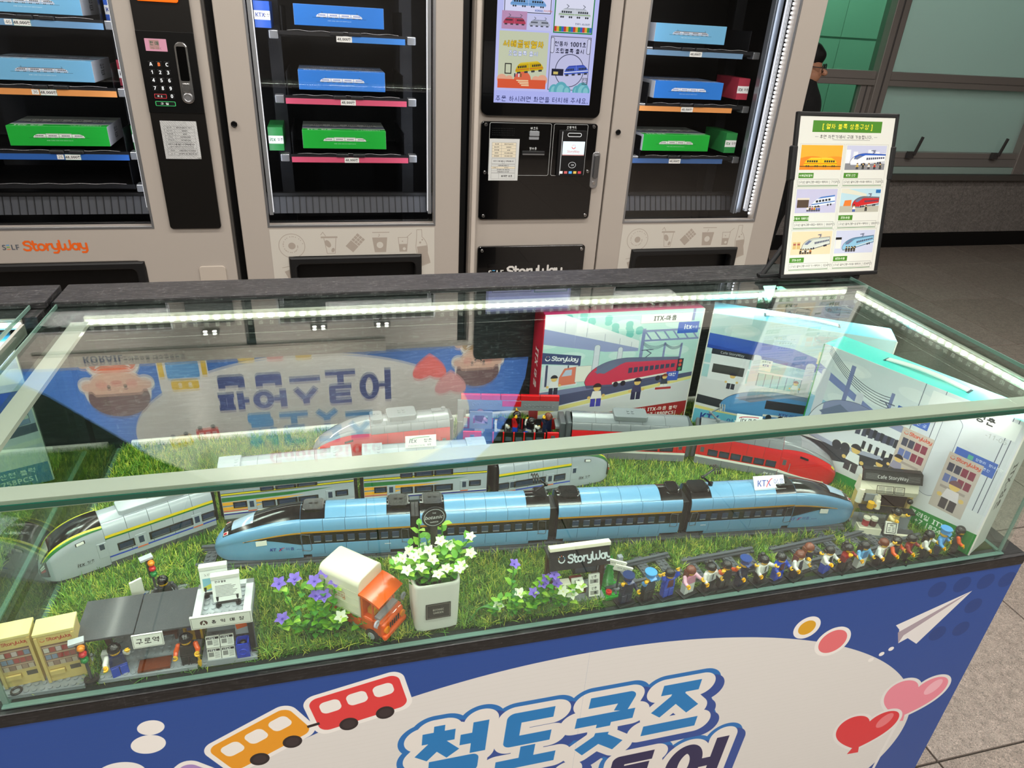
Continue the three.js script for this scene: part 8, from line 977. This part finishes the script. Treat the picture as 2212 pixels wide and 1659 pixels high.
{ // potted plant
  const pot = thing('flower_pot', 'square white ceramic pot with black plaque holding white flowers', 'flower pot', [0.1, G + 0.004, -0.69], 0.03), w = 0.031;
  const ring = (h, r) => Array.from({ length: 65 }, (_, i) => { const a = -i / 64 * Math.PI * 2, c = Math.cos(a), q = Math.sin(a), k = r / (Math.abs(c) ** 7 + Math.abs(q) ** 7) ** (1 / 7); return V(c * k, h, q * k); }); const prof = [[0, .0275, .006], [.003, .0295, .007], [.078, .0315, .008], [.082, .031, .008], [.083, .0295, .008], [.081, .0272, .006], [.06, .0265, .006]]; const rings = prof.map((q) => ring(...q)), n = rings[0].length; 
  obj('pot_body', shell((a, b) => { const i = Math.min(prof.length - 2, Math.floor(b * (prof.length - 1))), f = b * (prof.length - 1) - i, k = Math.round(a * (n - 1)); return rings[i][k].clone().lerp(rings[i + 1][k], f); }, n - 1, prof.length - 1, 0.0004), mat(0xe6e2da, 0.45, { side: THREE.DoubleSide }), pot); obj('pot_floor', bx(0.054, 0.004, 0.054), mat(0xe6e2da, 0.5), pot, [0, 0.003, 0]); obj('soil', bx(0.052, 0.004, 0.052), mat(0x24301a, 0.9), pot, [0, 0.058, 0]);
  const pt = canvasTex(256, 160, (x, w2, h) => { x.fillStyle = '#262420'; x.fillRect(0, 0, w2, h); x.strokeStyle = '#9a9488'; x.lineWidth = 3; x.strokeRect(12, 10, w2 - 24, h - 20); text(x, 'BOTANIC', w2 / 2, 54, 22, '#d8d2c6', { align: 'center', pitch: 1.2 }); text(x, 'GARDEN', w2 / 2, 86, 22, '#d8d2c6', { align: 'center' }); }); sheetObj('plaque', 0.033, 0.0255, 0.0012, pt, pot, [0.001, 0.0375, 0.0315], [-0.03, 0, 0], 0x262420, 0.5);
  const dt = canvasTex(256, 256, (x) => { ell(x, 128, 128, 127, 127, '#18191a'); x.strokeStyle = '#c9d4d4'; x.lineWidth = 6; x.beginPath(); x.arc(128, 128, 104, 0, 7); x.stroke(); text(x, 'THE', 128, 62, 18, '#e6ecec', { align: 'center' }); x.save(); x.transform(1, 0, -.25, 1, 30, 0); text(x, 'botanic', 128, 104, 42, '#f0f4f4', { align: 'center', font: 'serif' }); x.restore(); text(x, 'GARDEN', 128, 178, 18, '#e6ecec', { align: 'center' }); });
  const stick = obj('label_stick', bx(0.009, 0.105, 0.0014), plastic(0x1a1815, 0.5), pot, [0.002, 0.107, -0.008]); const face = mat(0xffffff, 0.4, { map: dt }), rim = plastic(0x18191a, 0.4); obj('label_disc', cyl(0.0158, 0.002, 32), [rim, face, rim], stick, [0, 0.055, 0.001], [Math.PI / 2, Math.PI / 2, 0]);
  const st = []; for (let i = 0; i < 26; i++) { const a = i * 2.399, r = Math.sqrt((i + .5) / 26); const tip = V(Math.cos(a) * r * .052 + .002, .098 + (1 - r) * .022 + rr(-.008, .008), Math.sin(a) * r * .036); st.push([V(Math.cos(a) * r * .019, .06, Math.sin(a) * r * .019), tip, i % 5 !== 3 && Math.sin(a) * r > -.55 ? 'white' : null, .0088]); } st.push([V(-.012, .06, -.01), V(-.016, .147, -.016), null], [V(.014, .06, -.012), V(.013, .152, -.018), null], [V(.02, .06, .0), V(.05, .122, -.004), 'white', .008], [V(-.02, .06, .01), V(-.056, .108, .008), null]); plant(pot, st, 0.0125, 10); }
{ // purple flower bush
  const t = thing('flower_bush', 'artificial bush of purple flowers beside the orange truck', 'artificial plant', [-0.046, G + 0.002, -0.688]); const st = [], F = [[-.05, .074, -.02, 'purple'], [-.03, .08, -.018, 'purple'], [-.006, .076, -.014, 'purple'], [.008, .083, -.022, 'purple'], [.02, .074, -.01, 'purple'], [-.006, .06, -.004, 'purple'], [.006, .06, -.002, 'purple'], [-.048, .038, .006, 'purple'], [.024, .034, .012, 'white'], [.066, .034, .014, 'white']]; for (const [x, y, z, c] of F) st.push([V(x * .4 + rr(-.01, .01), .0, .006 + rr(-.01, .01)), V(x, y, z), c, c === 'purple' ? .0105 : .0098]); for (let i = 0; i < 14; i++) st.push([V(rr(-.02, .02), 0, rr(-.01, .014)), V(rr(-.06, .056), rr(.02, .052), rr(-.014, .022)), null]); plant(t, st, 0.0125, 9); FOOT.push([-0.046, -0.684, 0.03, 0.012, 0]); }
{ // lying flower bunch
  const t = thing('flower_bush', 'artificial bunch of purple and white flowers lying before the shop kiosk', 'artificial plant', [0.235, G + 0.002, -0.672]); const st = [], F = [[-.028, .083, -.006, 'purple'], [.03, .056, -.004, 'purple'], [.0, .034, .002, 'purple'], [.016, .04, -.004, 'purple'], [.034, .041, -.002, 'purple'], [.021, .046, -.008, 'purple'], [-.019, .034, .0, 'white'], [-.05, .02, .002, 'white'], [.043, .03, .004, 'white'], [.056, .024, .005, 'white'], [.069, .033, .001, 'white']]; for (const [x, y, z, c] of F) st.push([V(x * .7 - .018 + rr(-.008, .008), .003, rr(-.006, .01)), V(x, y, z), c, c === 'purple' ? .0088 : .0095]); for (let i = 0; i < 14; i++) { const x = rr(-.062, .07); st.push([V(x * .7 - .02, .002, rr(-.006, .01)), V(x, rr(.014, .036), rr(-.01, .012)), null]); } plant(t, st, 0.012, 9); for (let i = 0; i < 6; i++) obj('stalk', tube([[-.088, .002 + i * .0008, .002 + i * .001], [-.074, .016 + i * .002, -.002 + i * .0016], [-.05, .022, -.004 + i * .003]], 0.001, 10, 5), leafMs[2], t); }
// ---------- artificial grass ----------
function grassField(label, x0, x1, z0, z1, count, keep) {
  const tuft = []; for (let k = 0; k < 7; k++) { const a = k * 0.9 + 0.3, l = 0.0095 + (k % 4) * 0.0028, lean = 0.3 + (k % 3) * 0.33, w = 0.00055, bx0 = Math.cos(a * 2.3) * 0.0022, bz0 = Math.sin(a * 2.3) * 0.0022; const P = [0, .4, .75, 1].map((u) => [bx0 + Math.cos(a) * l * lean * u * u, l * u * (1 - .25 * lean * u), bz0 + Math.sin(a) * l * lean * u * u]); const sx = -Math.sin(a), sz = Math.cos(a), pos = [], idx = []; P.forEach((p, i) => { const ww = i === 3 ? 0.00005 : w * (1 - i * .16); pos.push(p[0] - sx * ww, p[1], p[2] - sz * ww, p[0] + sx * ww, p[1], p[2] + sz * ww); if (i) { const q = (i - 1) * 2; idx.push(q, q + 1, q + 3, q, q + 3, q + 2); } }); const g = new THREE.BufferGeometry(); g.setAttribute('position', new THREE.Float32BufferAttribute(pos, 3)); g.setIndex(idx); g.computeVertexNormals(); tuft.push(g); }
  const geo = mergeGeometries(tuft), M = [], Cc = [], m4 = new THREE.Matrix4(), q = new THREE.Quaternion(), e = new THREE.Euler(), blocked = (x, z) => FOOT.some(([cx, cz, hx, hz, r]) => { const dx = x - cx, dz = z - cz, c = Math.cos(r), s = Math.sin(r), u = dx * c - dz * s, v = dx * s + dz * c; return Math.abs(u) < hx && Math.abs(v) < hz; });
  for (let i = 0; i < count; i++) { const x = rr(x0, x1), z = rr(z0, z1); if (!keep(x, z)) continue; const low = blocked(x, z); if (low && rnd() < .85) continue; e.set(rr(-.25, .25), rnd() * 6.28, rr(-.25, .25)); q.setFromEuler(e); const s = rr(.75, 1.25); m4.compose(V(x, G - 0.0005, z), q, V(s, s * (low ? .35 : rr(.8, 1.25)), s)); M.push(m4.clone()); const k = rnd(), pt = Math.sin(x * 23 + z * 41) * .5 + Math.sin(x * 57 - z * 33) * .3; const c = new THREE.Color(k < .2 ? 0xc6cc50 : k < .48 ? 0x86b038 : k < .76 ? 0x568c2c : 0x356620); c.multiplyScalar(.85 + .3 * rnd() + pt * .05); Cc.push(c); }
  const im = new THREE.InstancedMesh(geo, mat(0xffffff, 0.5, { side: THREE.DoubleSide }), M.length); M.forEach((m, i) => { im.setMatrixAt(i, m); im.setColorAt(i, Cc[i]); }); im.name = numbered('artificial_grass'); im.castShadow = im.receiveShadow = true; scene.add(im); tag(im, label, 'grass', null, 'stuff');
}
const mats = [tag(obj('grass_mat', bx(1.425, 0.0016, 0.53), mat(0x2a3d12, 0.95), null, [0.316, G - 0.0007, -0.925]), 'dark backing mat under the artificial grass of the train case', 'mat'), tag(obj('grass_mat', bx(0.55, 0.0016, 0.53), mat(0x2a3d12, 0.95), null, [-0.77, G - 0.0007, -0.925]), 'dark backing mat under the grass of the neighbouring case', 'mat')];
grassField('short artificial grass covering the floor of the train case', -0.392, 1.0, -1.185, -0.656, 60000, (x, z) => z < (x > .34 ? -.673 - .004 * Math.sin(x * 60) : -.659) || (x > .83 && x < .935 && z < -.66 && Math.sin(x * 90) > -.3));
grassField('short artificial grass in the neighbouring case', -1.0, -0.49, -1.185, -0.66, 16000, () => true);
// ---------- person behind the machines ----------
{
  const head = pZ(1741, 141, -4.15), t = thing('person', 'person with black hair and glasses in black jacket behind the right machine', 'person', [head.x - 0.02, 0, -4.15], 0);
  const joints = []; const cap = (a, b, ra, rb) => joints.push([V(...a), V(...b), ra, rb]); const hy = head.y;
  cap([0, .98, -.02], [0, 1.12, 0], .14, .15); cap([0, 1.12, 0], [-.16, hy - .26, .02], .15, .09); cap([0, 1.12, 0], [.17, hy - .26, .02], .15, .085); cap([0, hy - .24, .02], [.01, hy - .1, .04], .07, .06); for (const s of [-1, 1]) { cap([s * .2, hy - .27, .02], [s * .24, hy - .54, .04], .062, .05); cap([s * .24, hy - .54, .04], [s * .1, hy - .6, .26], .048, .038); cap([s * .09, .95, -.02], [s * .1, .5, .03], .09, .065); cap([s * .1, .5, .03], [s * .1, .09, -.01], .06, .045); cap([s * .1, .05, -.03], [s * .11, .045, .13], .045, .04); }
  const field = (n, size, c, J, k) => { const mc = new MarchingCubes(n, new THREE.MeshBasicMaterial(), false, false, 400000); mc.isolation = 0; const p = V(0, 0, 0); for (let z = 0; z < n; z++) for (let y = 0; y < n; y++) for (let x = 0; x < n; x++) { p.set((x - n / 2) / (n / 2) * size + c.x, (y - n / 2) / (n / 2) * size + c.y, (z - n / 2) / (n / 2) * size + c.z); let acc = 0; for (const [a, b, ra, rb] of J) { const ab = b.clone().sub(a), h = Math.max(0, Math.min(1, p.clone().sub(a).dot(ab) / ab.lengthSq())), d = p.distanceTo(a.clone().addScaledVector(ab, h)) - (ra + (rb - ra) * h); acc += Math.exp(-d * k); } mc.field[z * n * n + y * n + x] = Math.log(acc) / k; } mc.update(); const cnt = mc.count, g = new THREE.BufferGeometry(); g.setAttribute('position', new THREE.Float32BufferAttribute(Array.from(mc.positionArray.subarray(0, cnt * 3)), 3)); g.setAttribute('normal', new THREE.Float32BufferAttribute(Array.from(mc.normalArray.subarray(0, cnt * 3)).map((v) => v), 3)); g.scale(size, size, size).translate(c.x, c.y, c.z); g.computeVertexNormals(); return g; };
  obj('body', field(64, .86, V(0, .8, .03), joints, 45), mat(0x0c0c0e, 0.8), t);
  const hc = V(.02, hy, .045); const H = []; const hcap = (a, b, ra, rb) => H.push([V(...a), V(...b), ra, rb]); hcap([.02, hy + .02, .03], [.02, hy - .05, .06], .088, .06); hcap([.02, hy - .02, .125], [.02, hy - .035, .142], .014, .016); for (const s of [-1, 1]) hcap([.02 + s * .082, hy + .005, .035], [.02 + s * .084, hy - .03, .035], .014, .01); hcap([.01, hy - .12, .03], [.015, hy - .06, .04], .052, .05);
  obj('head', field(40, .18, hc, H, 120), mat(0xb98468, 0.55), t); const hair = []; hair.push([V(.02, hy + .045, .02), V(.02, hy + .0, -.02), .093, .085], [V(.02, hy + .075, .06), V(.02, hy + .06, .09), .045, .035]); for (const s of [-1, 1]) hair.push([V(.02 + s * .07, hy + .05, .03), V(.02 + s * .08, hy + .0, .0), .03, .022]); obj('hair', field(36, .18, hc, hair, 110), mat(0x0d0b0b, 0.5), t);
  obj('glasses', merge([...[-1, 1].flatMap((s) => [mv(new THREE.TorusGeometry(0.024, 0.003, 6, 18), .02 + s * .032, hy - .008, .132), bar(V(.02 + s * .056, hy - .005, .13), V(.02 + s * .092, hy, .04), 0.003)]), bar(V(.012, hy - .006, .134), V(.028, hy - .006, .134), 0.0025)]), mat(0x111111, 0.3), t);
  t.rotation.y = 0.75; t.position.x = head.x - 0.03;
}
renderer.render(scene, camera);
